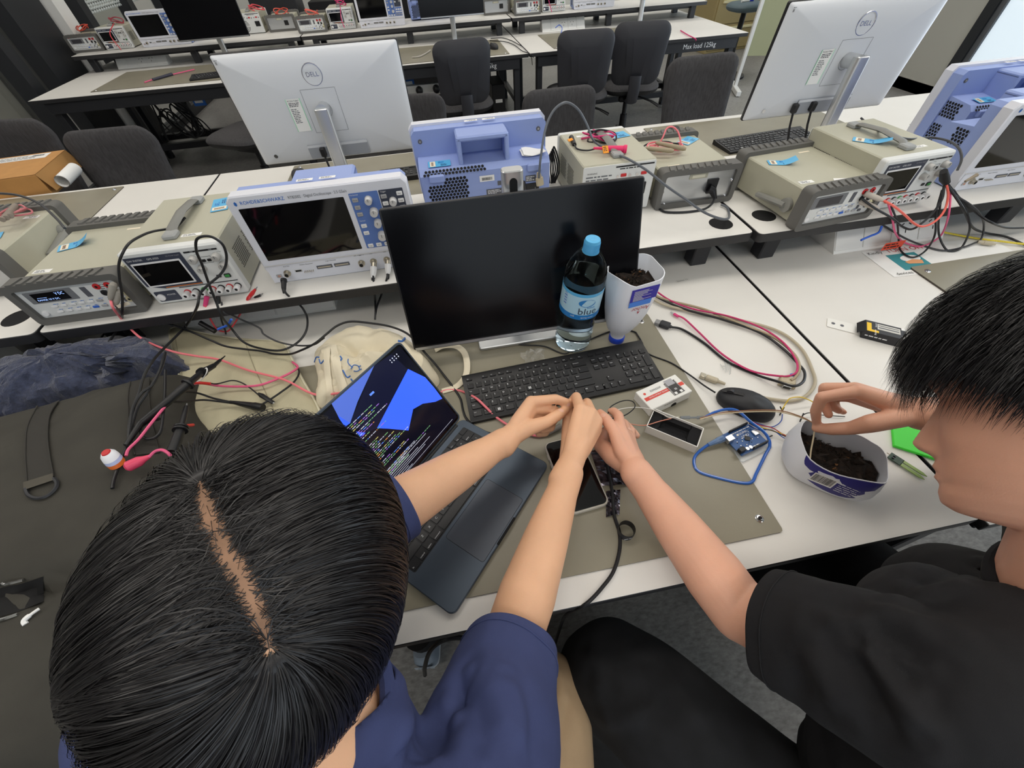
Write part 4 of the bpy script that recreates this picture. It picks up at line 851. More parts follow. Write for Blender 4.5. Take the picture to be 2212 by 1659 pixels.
for i in range(34):                                   # rows of source code too small to read
    y = .155-i*.0036; x = .075+r.choice((0,.006,.012,.018)); e = min(.24, x+r.uniform(.02,.12))
    if y < .05: e = min(.285, e+.05)
    while x < e:
        w = r.uniform(.002,.009); c = r.choice(cols if r.random()<.45 else cols[:2])
        b.rect(x,x+w,y-.0007,y+.0007,.0010,c,LIDM); x += w+.0015
for i in range(26): y = .150-i*.0045; b.rect(.040,.040+r.uniform(.008,.022),y-.0006,y+.0006,.0010,cols[0] if i%3 else cols[5],LIDM)
for i in range(9): y = .046-i*.0036; b.rect(.08,.08+r.uniform(.06,.17),y-.0005,y+.0005,.0010,cols[0],LIDM)
b.rect(.02,.285,.0145,.0152,.0010,cols[0],LIDM)
for i in range(4):
    for j in range(2): b.rect(.262+i*.006,.264+i*.006,.186+j*.005,.1885+j*.005,.0010,cols[0],LIDM)
b.rect(.19,.20,.168,.172,.0010,cols[4],LIDM); b.build('code_text',lo,kind='stuff')
b = MB(); b.cyl((.02,.210,.0085),(.284,.210,.0085),.0045,M_LAPD,n=10); b.build('hinge',lo)
# ------------------------------------------------------------------ phone, cartons, boards
v = (-.3185,.2185); o = thing('smartphone','black smartphone in a pale case between the arms','phone',(*v,DZ+.0034),5)
M_CASE = mat('pale_phone_case','#b9b3a6',.35,spec=.6); b = MB(); b.slab(rrect(.076,.153,.012,6),0,.0092,M_CASE,.0015,None,.0015); b.build('case',o)
b = MB(); b.slab(rrect(.0705,.1475,.010,6),.009,.0096,M_GLOSSBLK,.0002); b.build('screen',o)
b = MB()
for i in range(4): b.rbox((-.0385,.045-.02*i,.005),(.0016,.012,.004),.0006,M_CASE,.0003)
b.build('side_button',o,kind='stuff')
M_CARTON = mat('white_carton','#ecebe6',.5)
o = thing('development_board_carton','white carton lid printed with a red band and a circuit board','carton',(-.083,.356,DZ+.003),16)
b = MB(); L_, W_ = .108, .054
b.box((0,0,.0125),(L_,W_,.025),M_CARTON,.0012); b.build('lid',o)
b = MB(); b.rect(-L_/2+.004,L_/2-.002,-.005,.004,.0253,mat('carton_red','#d84a3c',.5)); b.text('DEVELOPMENT BOARD',.0048,M_WPRINT,-.014,-.0005,.0256); b.text('ESPRESSIF',.0068,M_INKG,-.012,.013,.0255); b.lathe([(.003,.0253),(.003,.0256)],mat('carton_red','#d84a3c',.5),14,T(-.041,.013,0)); b.build('print',o)
b = MB(); M_PCBD = mat('printed_board_dark','#3a3838',.5); b.rect(.012,.040,-.020,.016,.0258,M_PCBD); b.rect(.016,.036,.006,.022,.0260,mat('printed_module','#a9a9ae',.5)); b.rect(.016,.022,-.019,-.013,.0261,M_PAPER); b.rect(.030,.036,-.019,-.013,.0261,M_PAPER); b.rect(.023,.029,-.009,-.004,.0261,M_BTNG)
for i in range(11):
    for q in (.0128,.0380): b.rect(q,q+.0015,-.018+.003*i,-.0165+.003*i,.0261,M_PAPER)
b.build('board_picture',o)
b = MB(); b.lathe([(.007,0),(.007,.0006)],M_HOLE,16,T(.010,-W_/2-.0003,.003)@R('X',90)); b.lines(-.02,.019,.05,.003,1,.0005,M_INK,T(0,-W_/2-.0002,0)@FRONT,3); b.build('thumb_notch',o)
o = thing('carton_tray','open white carton tray lined with black foam','carton',(-.098,.2675,DZ+.003),-41)
b = MB(); L_, W_ = .099,.049
for c,d in (((0,W_/2,.011),(L_,.0016,.022)),((0,-W_/2,.011),(L_,.0016,.022)),((L_/2,0,.011),(.0016,W_,.022)),((-L_/2,0,.011),(.0016,W_,.022)),((0,0,.001),(L_,W_,.002))): b.box(c,d,M_CARTON)
b.build('tray',o); M_FOAM = mat('black_foam','#17171a',.95,bump=.4,bscale=1500)
b = MB()
for c,d in (((-.038,0,.009),(.020,W_-.003,.015)),((.038,0,.009),(.020,W_-.003,.015)),((0,.018,.009),(.058,.011,.015)),((0,-.018,.009),(.058,.011,.015)),((0,0,.004),(.058,.026,.004))): b.box(c,d,M_FOAM)
b.build('foam_insert',o)
# microcontroller board on a clear base
o = thing('microcontroller_board','blue microcontroller board on a clear plastic base, usb plugged in','circuit board',(.0310,.2215,DZ),14)
M_PCB = mat('pcb_blue','#1f4f8a',.38,noise=.12,nscale=90); M_CLR = mat('clear_acrylic','#e8eef2',.08,trans=.85,ior=1.3,alpha=.55)
b = MB(); b.rbox((0,-.004,.003),(.078,.064,.005),.004,M_CLR,.001); b.build('clear_base',o)
b = MB(); b.slab([(-.034,-.0265),(.031,-.0265),(.034,-.023),(.034,.019),(.031,.0265),(-.034,.0265)],.009,.0106,M_PCB); b.build('board',o)
b = MB(); b.text('ARDUINO',.0062,M_WPRINT,.004,.013,.0109); b.text('UNO',.0075,M_WPRINT,.006,.005,.0109); b.lines(-.02,.021,.05,.004,1,.0109,M_WPRINT,seed=2); b.lines(-.02,-.018,.05,.004,1,.0109,M_WPRINT,seed=7); b.build('silkscreen',o)
b = MB(); b.box((-.032,.011,.0160),(.016,.012,.0108),M_SILV,.0006); b.build('usb_socket',o)
b = MB(); b.box((-.029,-.018,.0155),(.013,.009,.0105),M_BLK,.0008); b.cyl((-.036,-.018,.016),(-.0355,-.018,.016),.0028,M_HOLE,n=10); b.build('power_jack',o)
for x,y,l in ((.004,.0245,.046),(.013,-.0245,.036)): b = MB(); b.box((x,y,.0148),(l,.0026,.0085),M_BLK,.0003); b.build('pin_header',o)
b = MB(); b.box((.002,-.004,.0116),(.010,.010,.0018),M_BLK,.0003,R('Z',45)); b.build('processor',o)
b = MB(); b.box((.027,.002,.0125),(.010,.012,.0032),M_SILV,.0006); b.build('radio_module',o)
for x,y in ((-.016,-.020),(-.008,-.020)): b = MB(); b.cyl((x,y,.0106),(x,y,.016),.0035,M_SILV,n=14); b.build('capacitor',o)
b = MB()
for i in range(26): b.box((r.uniform(-.022,.028),r.uniform(-.019,.018),.0112),(.0018,.0012,.0010),r.choice((M_BLK,M_SILV,M_BRASS)))
b.build('small_components',o,kind='stuff')
M_UBLUE = mat('translucent_blue_cable','#2f66c0',.25,coat=.5)
cable('blue_usb_cable','translucent blue usb cable looping from the circuit board to the black mouse',[(1572,944,.016),(1548,952,.016),(1522,966,.010),(1502,985,.005),(1500,1005,.004),(1512,1020,.004),(1550,1032,.004),(1600,1043,.004),(1624,1041,.004),(1634,1022,.003),(1652,985,.003),(1663,960,.006),(1652,935,.014),(1620,910,.024),(1594,888,.026),(1572,884,.024),(1545,890,.022),(1520,903,.020)],.0029,M_UBLUE,n=9)
b = MB(); a, c = P(1562,947,.016), P(1530,961,.014); b.tube([a,a.lerp(c,.35),a.lerp(c,.4),c],[.0068,.0068,.0058,.0040],mat('translucent_plug','#7d9cc6',.2,trans=.3,alpha=.85),8); b.build('usb_plug',None,'translucent blue usb plug pushed into the circuit board','plug')
b = MB(); a, c = P(1522,902,.020), P(1470,902,.022); b.tube([a,a.lerp(c,.3),a.lerp(c,.33),a.lerp(c,.6),a.lerp(c,.62),c],[.0035,.0035,.0022,.0022,.0038,.0030],mat('clear_connector','#9fa6ae',.15,trans=.4,alpha=.8),8); b.build('cable_joint',None,'clear connector joining thin wires above the carton tray','connector')
# thin wires
M_WIREW = mat('white_wire','#dcd8d0',.5); M_WIREB = mat('brown_wire','#9a6f50',.5); M_WIREP = mat('salmon_wire','#d98f78',.5); M_WIREK = mat('black_wire','#1a1a1d',.5); M_WIREY = mat('yellow_wire','#e3c23a',.5); M_WIREU = mat('blue_wire','#2d4fa3',.5); M_WIRER = mat('red_wire','#b5323a',.5)
cable('sensor_wire','pale twin wire arching over the mouse to the pinching hand',[(1512,906,.026),(1555,895,.030),(1610,890,.042),(1670,889,.050),(1700,893,.058),(1735,904,.072),(1759,917,.086),(1758,940,.078),(1752,972,.062),(1750,990,.055)],.0013,mat('cream_wire','#d9c9a8',.5),'wire')
cable('sensor_wire','brown wire lying along the pale twin wire',[(1512,903,.027),(1555,892,.032),(1610,887,.044),(1670,886,.052),(1700,890,.060),(1735,902,.074),(1757,914,.087)],.0010,M_WIREB,'wire')
cable('white_wire','white wire from the connector to the reddish open hand',[(1466,901,.022),(1446,902,.024),(1430,894,.024),(1405,884,.030),(1370,880,.050),(1335,885,.068),(1318,893,.075)],.0011,M_WIREW,'wire')
cable('salmon_wire','salmon wire sagging from the open hand to the carton tray',[(1316,898,.072),(1330,903,.060),(1360,915,.030),(1385,919,.022),(1402,917,.024),(1425,910,.024),(1450,904,.024)],.0010,M_WIREP,'wire')
cable('black_wire','thin black wire making a loop above the open hand',[(1218,888,.090),(1240,880,.092),(1305,897,.085),(1320,878,.074),(1345,866,.070),(1366,867,.068),(1371,880,.066),(1350,897,.066),(1318,905,.068)],.0011,M_WIREK,'wire')
cable('yellow_wire','yellow jumper wire bending up behind the pinching hand',[(1689,885,.010),(1700,868,.020),(1708,860,.026),(1730,858,.026),(1752,866,.014),(1760,872,.010)],.0011,M_WIREY,'wire')
cable('blue_wire','dark blue jumper wire curling right of the mouse',[(1690,895,.008),(1688,908,.006),(1678,918,.005),(1662,922,.005),(1630,912,.006)],.0010,M_WIREU,'wire')
for k,(m_,dy,lab) in enumerate(((M_WIREY,0,'yellow jumper wire of the bundle right of the circuit board'),(M_WIREK,4,'black jumper wire of the bundle right of the circuit board'),(M_WIRER,-3,'dark red jumper wire of the bundle right of the circuit board'),(M_WIREU,8,'blue jumper wire of the bundle right of the circuit board'))):
    cable('jumper_wire',lab,[(1618,910+dy,.012),(1640,921+dy,.010),(1668,930+dy*.6-k*2,.012),(1692,938+dy*.5+k,.010),(1708,946+dy*.4,.012)],.0010,m_,'wire',group='jumper wires')
for k,(a,c) in enumerate((((1685,878),(1692,892)),((1694,880),(1684,897)),((1736,893),(1728,911)),((1658,945),(1668,941)),((1622,908),(1634,916)),((1700,938),(1710,948)))):
    b = MB(); b.tube([P(*a,.010),P(*c,.004)],.0014,M_BLK,5); b.build('jumper_pin',None,('crossed black jumper pin by the mouse, upper one','crossed black jumper pin by the mouse, lower one','black jumper pin behind the tub of soil','single black jumper pin right of the circuit board','black jumper pin at the circuit board header','black jumper pin at the tub end of the wire bundle')[k],'pin')
cable('jumper_lead','thin black lead bending behind the tub of soil',[(1734,897,.008),(1742,893,.010),(1752,892,.010),(1770,896,.006),(1825,900,.004)],.0010,M_WIREK,'wire')
# ------------------------------------------------------------------ cables behind the mouse
M_VGA = mat('beige_cable','#b8ae98',.5); M_PINKB = mat('pink_braid','#c9386f',.6,noise=.35,nscale=900)
cable('beige_cable','thick beige monitor cable sweeping round the right of the mouse',[(1404,642,.010),(1440,660,.008),(1520,678,.006),(1600,692,.006),(1680,715,.006),(1730,752,.006),(1755,800,.006),(1760,830,.006),(1740,856,.005),(1705,866,.005),(1665,862,.005),(1645,858,.005)],.0036,M_VGA,n=9)
cable('beige_cable','second beige cable inside the sweep, ending at the grey connector',[(1404,632,.014),(1440,648,.012),(1520,668,.010),(1600,700,.010),(1670,728,.010),(1715,765,.010),(1727,795,.011),(1718,815,.012),(1708,822,.012)],.0033,mat('beige_cable_dark','#a8997e',.5),n=9)
cable('pink_usb_cable','pink braided usb cable with a small metal tip',[(1412,625,.016),(1450,650,.014),(1500,668,.014),(1570,682,.014),(1640,706,.014),(1690,738,.014),(1718,775,.014),(1722,800,.014),(1708,811,.014),(1680,812,.012),(1620,800,.010),(1560,765,.008),(1510,718,.008),(1480,690,.008),(1462,681,.006)],.0023,M_PINKB)
b = MB(); a, c = P(1466,684,.006), P(1449,674,.006); b.tube([a,a.lerp(c,.6)],[.0042,.0045],M_PINK2,8,flat=.6); b.tube([a.lerp(c,.6),c],.0030,M_SILV,8,flat=.5); b.build('usb_tip',None,'magenta plug with a metal tip on the white bench','plug')
cable('hdmi_cable','black video cable crossing the bench from the grey block connector',[(1450,706,.006),(1475,712,.005),(1520,740,.004),(1570,780,.004),(1630,808,.005),(1680,824,.018),(1715,834,.020),(1735,824,.016),(1738,805,.010),(1726,788,.008),(1690,752,.007),(1640,718,.008),(1560,690,.010),(1480,668,.010),(1420,642,.010),(1406,628,.010)],.0030,M_CABLE)
b = MB(); a, c = P(1450,706,.008), P(1416,695,.008); d = (c-a); an = math.degrees(math.atan2(d.y,d.x)); Mx = T(*((a+c)/2))@R('Z',an); b.box((-.004,0,0),(d.length*.62,.020,.012),M_BLK2,.002,Mx); b.box((d.length*.36,0,0),(d.length*.32,.016,.008),mat('grey_connector','#8f8f90',.4),.001,Mx); b.tube([(-d.length*.5,0,0),(-d.length*.33,0,0)],.0045,M_GREYC,8,M=Mx); b.build('video_plug',None,'black and grey video plug right of the milk jug planter','plug')
b = MB(); a, c = P(1512,810,.007), P(1560,828,.006); d = c-a; Mx = T(*a)@R('Z',math.degrees(math.atan2(d.y,d.x))); L_ = d.length; b.box((.006,0,0),(.012,.0115,.010),M_BRASS,.0008,Mx); b.box((.026,0,0),(.026,.013,.011),M_VGA,.002,Mx); b.tube([(.039,0,0),(.055,0,0)],[.0045,.003],M_VGA,8,M=Mx); b.build('usb_plug',None,'beige square usb plug pointing at the keyboard','plug')
o = thing('serial_connector','beige nine pin serial connector under the pink cable','connector',P(1700,828,.006),-36)
b = MB(); b.box((0,.006,0),(.031,.022,.013),mat('connector_beige','#b9ad93',.5),.002); b.build('hood',o); b = MB(); b.box((0,-.0065,0),(.034,.003,.013),M_BRASS,.0008); b.slab([(-.009,-.004),(.009,-.004),(.0075,.004),(-.0075,.004)],0,.006,M_SILV,0,T(0,-.008,0)@FRONT); b.rect(-.007,.007,-.003,.003,.0062,M_HOLE,T(0,-.008,0)@FRONT)
for i in range(5): b.cyl((-.005+.0025*i,-.0143,.001),(-.005+.0025*i,-.0150,.001),.0006,M_BRASS,n=5)
b.build('shell',o); b = MB()
for s in (-1,1): b.cyl((s*.0135,-.010,0),(s*.0135,.018,0),.003,mat('connector_beige','#b9ad93',.5),n=10)
b.build('thumb_screw',o); b = MB(); b.add([(.004,.020,.004),(.018,.026,.004),(.014,.034,.006),(.002,.026,.006)],[(0,1,2,3)],mat('blue_tag','#2c6fd6',.5)); b.build('blue_tag',o)
b = MB()
for i in range(9): b.tube([P(1556+3*i,786-2*i+4*(i%3),.001),P(1562+2*i,795+r.uniform(-4,20),.008*r.random()+.001)],.0006,mat('clear_scrap','#dfe3e4',.2,alpha=.6),4)
b.build('plastic_scrap',None,'small scrap of clear plastic on the white bench above the usb plug','scrap')
# moisture sensor carton
o = thing('sensor_carton','black carton with yellow corner and a white hanging card','carton',(*P(1899,728)[:2],DZ),-39); o.scale = (1.2,1.2,1.2)
b = MB(); b.box((0,0,.010),(.068,.036,.020),mat('carton_black','#26262a',.5),.0008); b.build('carton',o)
b = MB(); b.add([(-.032,-.018,.0204),(-.012,-.018,.0204),(-.012,-.011,.0204),(-.024,-.011,.0204),(-.024,.010,.0204),(-.032,.010,.0204)],[(0,1,2,3,4,5)],mat('yellow_print','#ecc21f',.5)); b.rect(-.014,.024,-.006,.012,.0204,mat('silver_print','#c9c7c0',.4)); b.rect(-.012,.022,-.001,.002,.0206,M_LBLD); b.rect(-.012,.022,.006,.008,.0206,M_LBLD)
b.text('Moisture',.005,M_WPRINT,-.018,.0,.0206,R('Z',90)@T(0,.018,0)@T(0,0,0)) ; b.text('Sensor',.005,M_WPRINT,0,0,.0206,T(-.0165,.006,0)@R('Z',90)); b.rect(.026,.033,.010,.017,.0204,M_PAPER); b.rect(.026,.033,-.017,-.010,.0204,M_PAPER); b.lines(-.03,.012,.055,.005,1,.0003,M_WPRINT,T(0,-.0183,0)@FRONT,4); b.build('print',o)
b = MB(); b.slab(rrect(.062,.030,.002,2,-.062,.004),.0005,.0018,M_CARTON); b.build('hanging_card',o)
for x in (-.082,-.066): b = MB(); b.lathe([(.0035,.0018),(.0035,.0022)],M_LBLD,14,T(x,.004,0)); b.build('punched_hole',o)
b = MB(); b.add([(-.034,-.016,.020),(-.034,.017,.020),(-.043,.017,.008),(-.043,-.016,.008)],[(0,1,2,3)],mat('carton_black','#26262a',.5)); b.build('flap',o)
# bench label and torn poster
b = MB(); M_ = T(*P(1474,606,.0006))@R('Z',5); b.rect(-.022,.022,-.006,.006,0,mat('label_off_white','#dedcd6',.6),M_); b.text('Station 11',.0085,M_INKG,0,0,.0004,M_); b.build('station_label',None,'small printed Station 11 label on the white bench','label')
v = P(1960,568,.0008); b = MB(); M_ = T(v.x+.03,v.y+.0,v.z)@R('Z',-2)
b.rect(-.115,.30,-.055,.075,0,M_PAPER,M_); b.text('Kindly',.018,M_INK,-.105,.062,.0004,M_,'LEFT'); b.text('TURN OFF',.026,M_RED,-.045,.064,.0004,M_,'LEFT'); b.text('devices after use.',.017,M_INK,-.10,-.044,.0004,M_,'LEFT')
b.rect(-.062,.030,-.032,.045,.0004,mat('teal_print','#3a8f98',.6),M_); b.add([(x*.03-.005,y*.016+.018,.0008) for x,y in circ(1,16)],[tuple(range(16))],M_PAPER,M_); b.add([(-.030,-.006,.001),(.012,-.012,.001),(.02,.004,.001),(-.004,.012,.001),(-.034,.004,.001)],[(0,1,2,3,4)],mat('hand_print','#e0a070',.6),M_); b.build('poster',None,'paper notice reading Kindly TURN OFF devices after use','poster')
b = MB(); M_ = T(*P(1930,530,.022))@R('Z',2)@FRONT; b.rect(-.035,.035,-.012,.012,0,mat('warning_orange','#d9482c',.5),M_); b.lines(-.03,.009,.06,.018,2,.0004,M_INK,M_,3); b.build('warning_tag',None,'orange warning tag hanging at the right power box','tag')
# green sheet and sensor prongs
v = P(1960,950); b = MB(); b.box((.285,.178,DZ+.004),(.10,.075,.006),mat('bright_green_card','#45e03a',.5),.001,None); o = b.build('green_card',None,'bright green card lying behind the seated person in black','card'); o.rotation_euler = (0,0,math.radians(-38)); o.location = (*P(1990,955)[:2],DZ+.0005)
a, c = P(1925,985,.004), P(2000,1033,.004); d = c-a; o = thing('moisture_probe','green two pronged moisture probe beside the tub of soil','probe',a,math.degrees(math.atan2(d.y,d.x)))
M_PRB = mat('probe_green','#8aa35a',.4); b = MB(); b.box((.008,0,0),(.022,.017,.0016),mat('probe_board','#27412e',.45)); b.build('board',o)
for s in (-1,1): b = MB(); b.add([(.018,s*.005-.0032,.0008),(d.length-.008,s*.005-.0032,.0008),(d.length,s*.005,.0008),(d.length-.008,s*.005+.0032,.0008),(.018,s*.005+.0032,.0008)]+[(.018,s*.005-.0032,-.0008),(d.length-.008,s*.005-.0032,-.0008),(d.length,s*.005,-.0008),(d.length-.008,s*.005+.0032,-.0008),(.018,s*.005+.0032,-.0008)],[(0,1,2,3,4),(9,8,7,6,5)]+[(i,5+i,5+(i+1)%5,(i+1)%5) for i in range(5)],M_PRB); b.build('prong',o)
b = MB()
for i in range(2): b.box((.004,-.003+.006*i,.0016),(.004,.003,.002),M_BLK)
b.cyl((-.003,.0,.001),(-.008,.0,.001),.0008,M_BRASS,n=5); b.build('pin',o)
# ------------------------------------------------------------------ bottle
M_PET = mat('clear_bottle_plastic','#eef6fb',.03,trans=1,ior=1.12,spec=.6); M_WATER = mat('water','#e2f1f8',.0,trans=1,ior=1.33); M_CAP = mat('light_blue_cap','#5bb4e6',.4); M_LAB = mat('bottle_label_blue','#5fb8ea',.3); M_LABL = mat('bottle_label_pale','#b6def2',.3); M_LABD = mat('bottle_label_dark','#2a80c8',.3)
vb = P(1235,738,.0032); vt = P(1282,512,.294); ax = (vt-vb); Q = ax.to_track_quat('Z','Y').to_matrix().to_4x4()
o = thing('water_bottle','tall clear water bottle with blue label before the black monitor','bottle',M=T(*vb)@Q@R('Z',-58)); H = ax.length; k = H/.30
prof = [(.030,0),(.040,.004),(.0435,.016),(.0440,.03),(.0415,.040),(.0440,.052),(.0412,.064),(.0438,.076),(.0405,.090),(.0425,.104),(.0440,.112),(.0445,.118),(.0445,.205),(.0440,.215),(.042,.228),(.036,.246),(.026,.262),(.017,.272),(.0145,.277),(.0145,.281)]
b = MB(); b.lathe([(r_*1.0,z*k) for r_,z in prof],M_PET,40,capt=False); b.build('bottle_body',o)
b = MB(); b.lathe([(.001,.004*k),(.028,.0035*k)]+[(r_-.0012,z*k) for r_,z in prof if .003<z<.21]+[(.0425,.212*k),(.001,.212*k)],M_WATER,40,capb=False,capt=False); b.build('water',o)
b = MB(); b.lathe([(.0452,.120*k),(.0452,.192*k)],M_LABL,40,capb=False,capt=False); b.lathe([(.0454,.120*k),(.0454,.134*k)],M_LABD,40,capb=False,capt=False); b.lathe([(.0454,.184*k),(.0454,.192*k)],M_LAB,40,capb=False,capt=False); b.build('label_sleeve',o)
b = MB()
def wrapped(q, rad=.0457):
    out = []
    for x,y,z in q: a = x/rad-PI/2; out.append((rad*math.cos(a)*(1+z),rad*math.sin(a)*(1+z),y*k))
    return out
def wtext(t,s,m,x,y):
    v,f = glyphs(t,s,'CENTER'); b.add(wrapped([(p+x,q+y,.001) for p,q,_ in v]),f,m)
wtext('blue',.026,mat('label_navy_text','#3a4a60',.4),.014,.144); wtext('active',.008,M_LABD,.020,.156); wtext('spring water',.006,M_WPRINT,.016,.127); wtext('still',.007,M_WPRINT,-.018,.129)
v = [(.010+.019*math.cos(a),.168+.010*math.sin(a),.001) for a in np.linspace(0,2*PI,24,endpoint=False)]; b.add(wrapped(v),[tuple(range(24))],M_LABD)
v = [(.016+.012*math.cos(a),.170+.006*math.sin(a),.0025) for a in np.linspace(0,2*PI,24,endpoint=False)]; b.add(wrapped(v),[tuple(range(24))],M_LABL)
for i in range(14): b.add(wrapped([(-.046+.0,.150+.0024*i,.001),(-.038,.150+.0024*i,.001),(-.038,.1512+.0024*i,.001),(-.046,.1512+.0024*i,.001)]),[(0,1,2,3)],M_INKB if i%3 else M_PAPER)
b.build('label_print',o)
b = MB(); b.lathe([(.0165,.268*k),(.0165,.272*k),(.0158,.273*k),(.0158,.292*k),(.0145,.296*k)],M_CAP,36)
for i in range(36): a = 2*PI*i/36; b.box((.0160*math.cos(a),.0160*math.sin(a),.282*k),(.0008,.0012,.016),M_CAP,0,T(0,0,0))
b.tube([(.006*math.cos(a),.006*math.sin(a),.2962*k) for a in np.linspace(0,2*PI,16,endpoint=False)],.0005,mat('cap_light','#8ccdf0',.4),4,closed=True); b.build('cap',o)
# ------------------------------------------------------------------ milk jugs with soil
M_HDPE = mat('white_jug_plastic','#e6e9f0',.4,sss=.0); M_JUGL = mat('indigo_jug_label','#3b34a0',.4); M_SOIL = mat('dark_soil','#241a13',.95,noise=.5,nscale=120,col2='#0d0906',bump=.8,bscale=300); M_SOILB = mat('bark_chip','#6b4a2a',.9)
def soil(o, out, z0, amp, seed, M=None, n=26):
    rr = np.random.default_rng(seed); b = MB(); cx = sum(p[0] for p in out)/len(out); cy = sum(p[1] for p in out)/len(out); N = len(out); v = []; f = []
    lev = [1,.9,.75,.58,.4,.2]
    for s in lev:
        for x,y in out: v.append((cx+(x-cx)*s,cy+(y-cy)*s,z0+rr.normal()*amp*.35+amp*(1-s)*.6))
    v.append((cx,cy,z0+amp)); m = len(lev)
    for i in range(m-1):
        for j in range(N): l=(j+1)%N; f.append((i*N+j,i*N+l,(i+1)*N+l,(i+1)*N+j))
    for j in range(N): f.append(((m-1)*N+j,(m-1)*N+(j+1)%N,m*N))
    b.add(v,f,M_SOIL,M)
    for i in range(420):
        s = math.sqrt(rr.random())*.95; x,y = out[rr.integers(N)]; px_, py_ = cx+(x-cx)*s, cy+(y-cy)*s; a = rr.uniform(.0012,.0045); z = z0+amp*(1-s)*.6+rr.uniform(-.002,.004)
        q = rr.normal(size=(4,3)); q /= np.linalg.norm(q,axis=1)[:,None]; q *= a*np.array([1.3,1,.7]); b.add([tuple(np.array([px_,py_,z])+e) for e in q],[(0,1,2),(0,2,3),(0,3,1),(1,3,2)],M_SOILB if rr.random()<.07 else M_SOIL,M)
    return b.build('soil',o,kind='stuff',flat=True)
o = thing('jug_planter','white milk jug cut off and standing on its blue cap, filled with soil','planter',(*P(1331,733,.0032)[:2],DZ+.0032),8)
b = MB(); b.lathe([(.0185,0),(.019,.001),(.019,.014),(.0175,.016)],mat('royal_blue_cap','#2447c4',.4),30); b.build('cap',o)
def jugring(w, d, r, z, n=8, cx=0, cy=0, rim=0):
    return [(x,y,z+rim*(.5+.5*math.sin(math.atan2(y,x)*2+.8))*.6) for x,y in rrect(w,d,r,n,cx,cy)]
rings = [(.034,.034,.017,.016,0,0,0),(.036,.036,.018,.026,0,0,0),(.060,.056,.028,.042,.002,.0,0),(.082,.072,.034,.066,.005,.0,0),(.094,.086,.036,.095,.009,.002,0),(.101,.094,.034,.130,.014,.006,0),(.106,.098,.030,.158,.019,.012,0),(.108,.100,.028,.178,.024,.018,.022)]
b = MB(); v = []; f = []; n_ = 36
for (w,d,r_,z,cx,cy,rim) in rings: v += jugring(w,d,r_,z,8,cx,cy,rim)
for (w,d,r_,z,cx,cy,rim) in rings[::-1][:4]: v += jugring(w-.003,d-.003,r_,z+.0002,8,cx,cy,rim)
nr = len(v)//n_
for i in range(nr-1):
    for j in range(n_): l=(j+1)%n_; f.append((i*n_+j,i*n_+l,(i+1)*n_+l,(i+1)*n_+j))
b.add(v,f,M_HDPE); b.build('jug_wall',o)
soil(o,rrect(.098,.090,.026,6,.020,.014),.156,.010,3)
b = MB()
def jw(x,t,off=.0008):           # point of the jug's front wall, t from 0 (z .10) to 1 (rim)
    z = .10+t*.075; i = max(j for j in range(len(rings)) if rings[j][3] <= z); a, c = rings[i], rings[min(i+1,len(rings)-1)]; s = 0 if c[3]==a[3] else (z-a[3])/(c[3]-a[3])
    w,d,cx,cy = (a[q]+(c[q]-a[q])*s for q in (0,1,4,5)); return (cx+x*w/2*.62,cy-d/2-off,z)
n8 = 6
b.add([jw(-1+2*i/n8,t,.0012) for t in (.62,.99) for i in range(n8+1)],[(i,i+1,n8+2+i,n8+1+i) for i in range(n8)],M_JUGL); b.add([jw(-1+1.7*i/n8,t,.0012) for t in (.46,.62) for i in range(n8+1)],[(i,i+1,n8+2+i,n8+1+i) for i in range(n8)],mat('jug_label_blue','#4d86e0',.4))
for i in range(12):
    t = .65+.025*i; q = [jw(-.8,t,.002),jw(-.8+r.uniform(.6,1.5),t,.002)]; b.add([q[0],q[1],tuple(np.array(q[1])+(0,0,.0008)),tuple(np.array(q[0])+(0,0,.0008))],[(0,1,2,3)],M_WPRINT)
b.build('label',o)
b = MB(); v_,f_ = glyphs('Anchor',.016,'CENTER'); M_AN = mat('dark_red_print','#b3333f',.5); b.add([jw(.0-x_/.035,.36-y_/.08,.002) for x_,y_,_ in v_],f_,M_AN); b.add([jw(x_/.05-.05,.22+y_/.1,.002) for x_,y_ in ((-.006,.006),(0,-.006),(.006,.006),(0,.002))],[(0,1,2,3)],M_AN); b.build('brand_print',o)
b = MB(); b.tube([(.044,.012,.150),(.048,.0,.11),(.036,-.006,.075),(.020,-.010,.050)],[.012,.012,.010,.006],M_HDPE,8); b.build('jug_handle',o)
# lower tub
rim = [P(*q,.075) for q in ((1725,935),(1732,965),(1752,992),(1800,1016),(1850,1036),(1888,1046),(1912,1044),(1922,1010),(1921,985),(1905,966),(1880,955),(1855,945),(1832,938),(1800,925),(1770,912),(1742,906))]
rim = catmull(rim,3,True); cx = sum(p.x for p in rim)/len(rim); cy = sum(p.y for p in rim)/len(rim)
o = thing('soil_tub','white milk jug half lying as an open tub full of soil','planter',(cx,cy,DZ))
rl = [(p.x-cx,p.y-cy) for p in rim]; N = len(rl); b = MB(); v = []; f = []
for s,z in ((.70,0),(.88,.003),(1.02,.014),(1.10,.035),(1.08,.055),(1.0,.075),(.985,.075),(1.03,.050),(1.03,.030)):
    for x,y in rl: v.append((x*s,y*s,z+(0 if z<.06 else .006*math.sin(math.atan2(y,x)*3))))
for i in range(8):
    for j in range(N): l=(j+1)%N; f.append((i*N+j,i*N+l,(i+1)*N+l,(i+1)*N+j))
f.append(tuple(range(N-1,-1,-1))); b.add(v,f,M_HDPE); b.build('tub_wall',o)
soil(o,[(x*.98-.004,y*.98-.004) for x,y in rl[::2]],.040,.014,4)
b = MB(); i0 = min(range(N),key=lambda i:(rim[i]-P(1745,985,.075)).length); i1 = min(range(N),key=lambda i:(rim[i]-P(1905,1046,.075)).length)
idx = list(range(min(i0,i1),max(i0,i1)+1)); nn = len(idx); rows_ = []
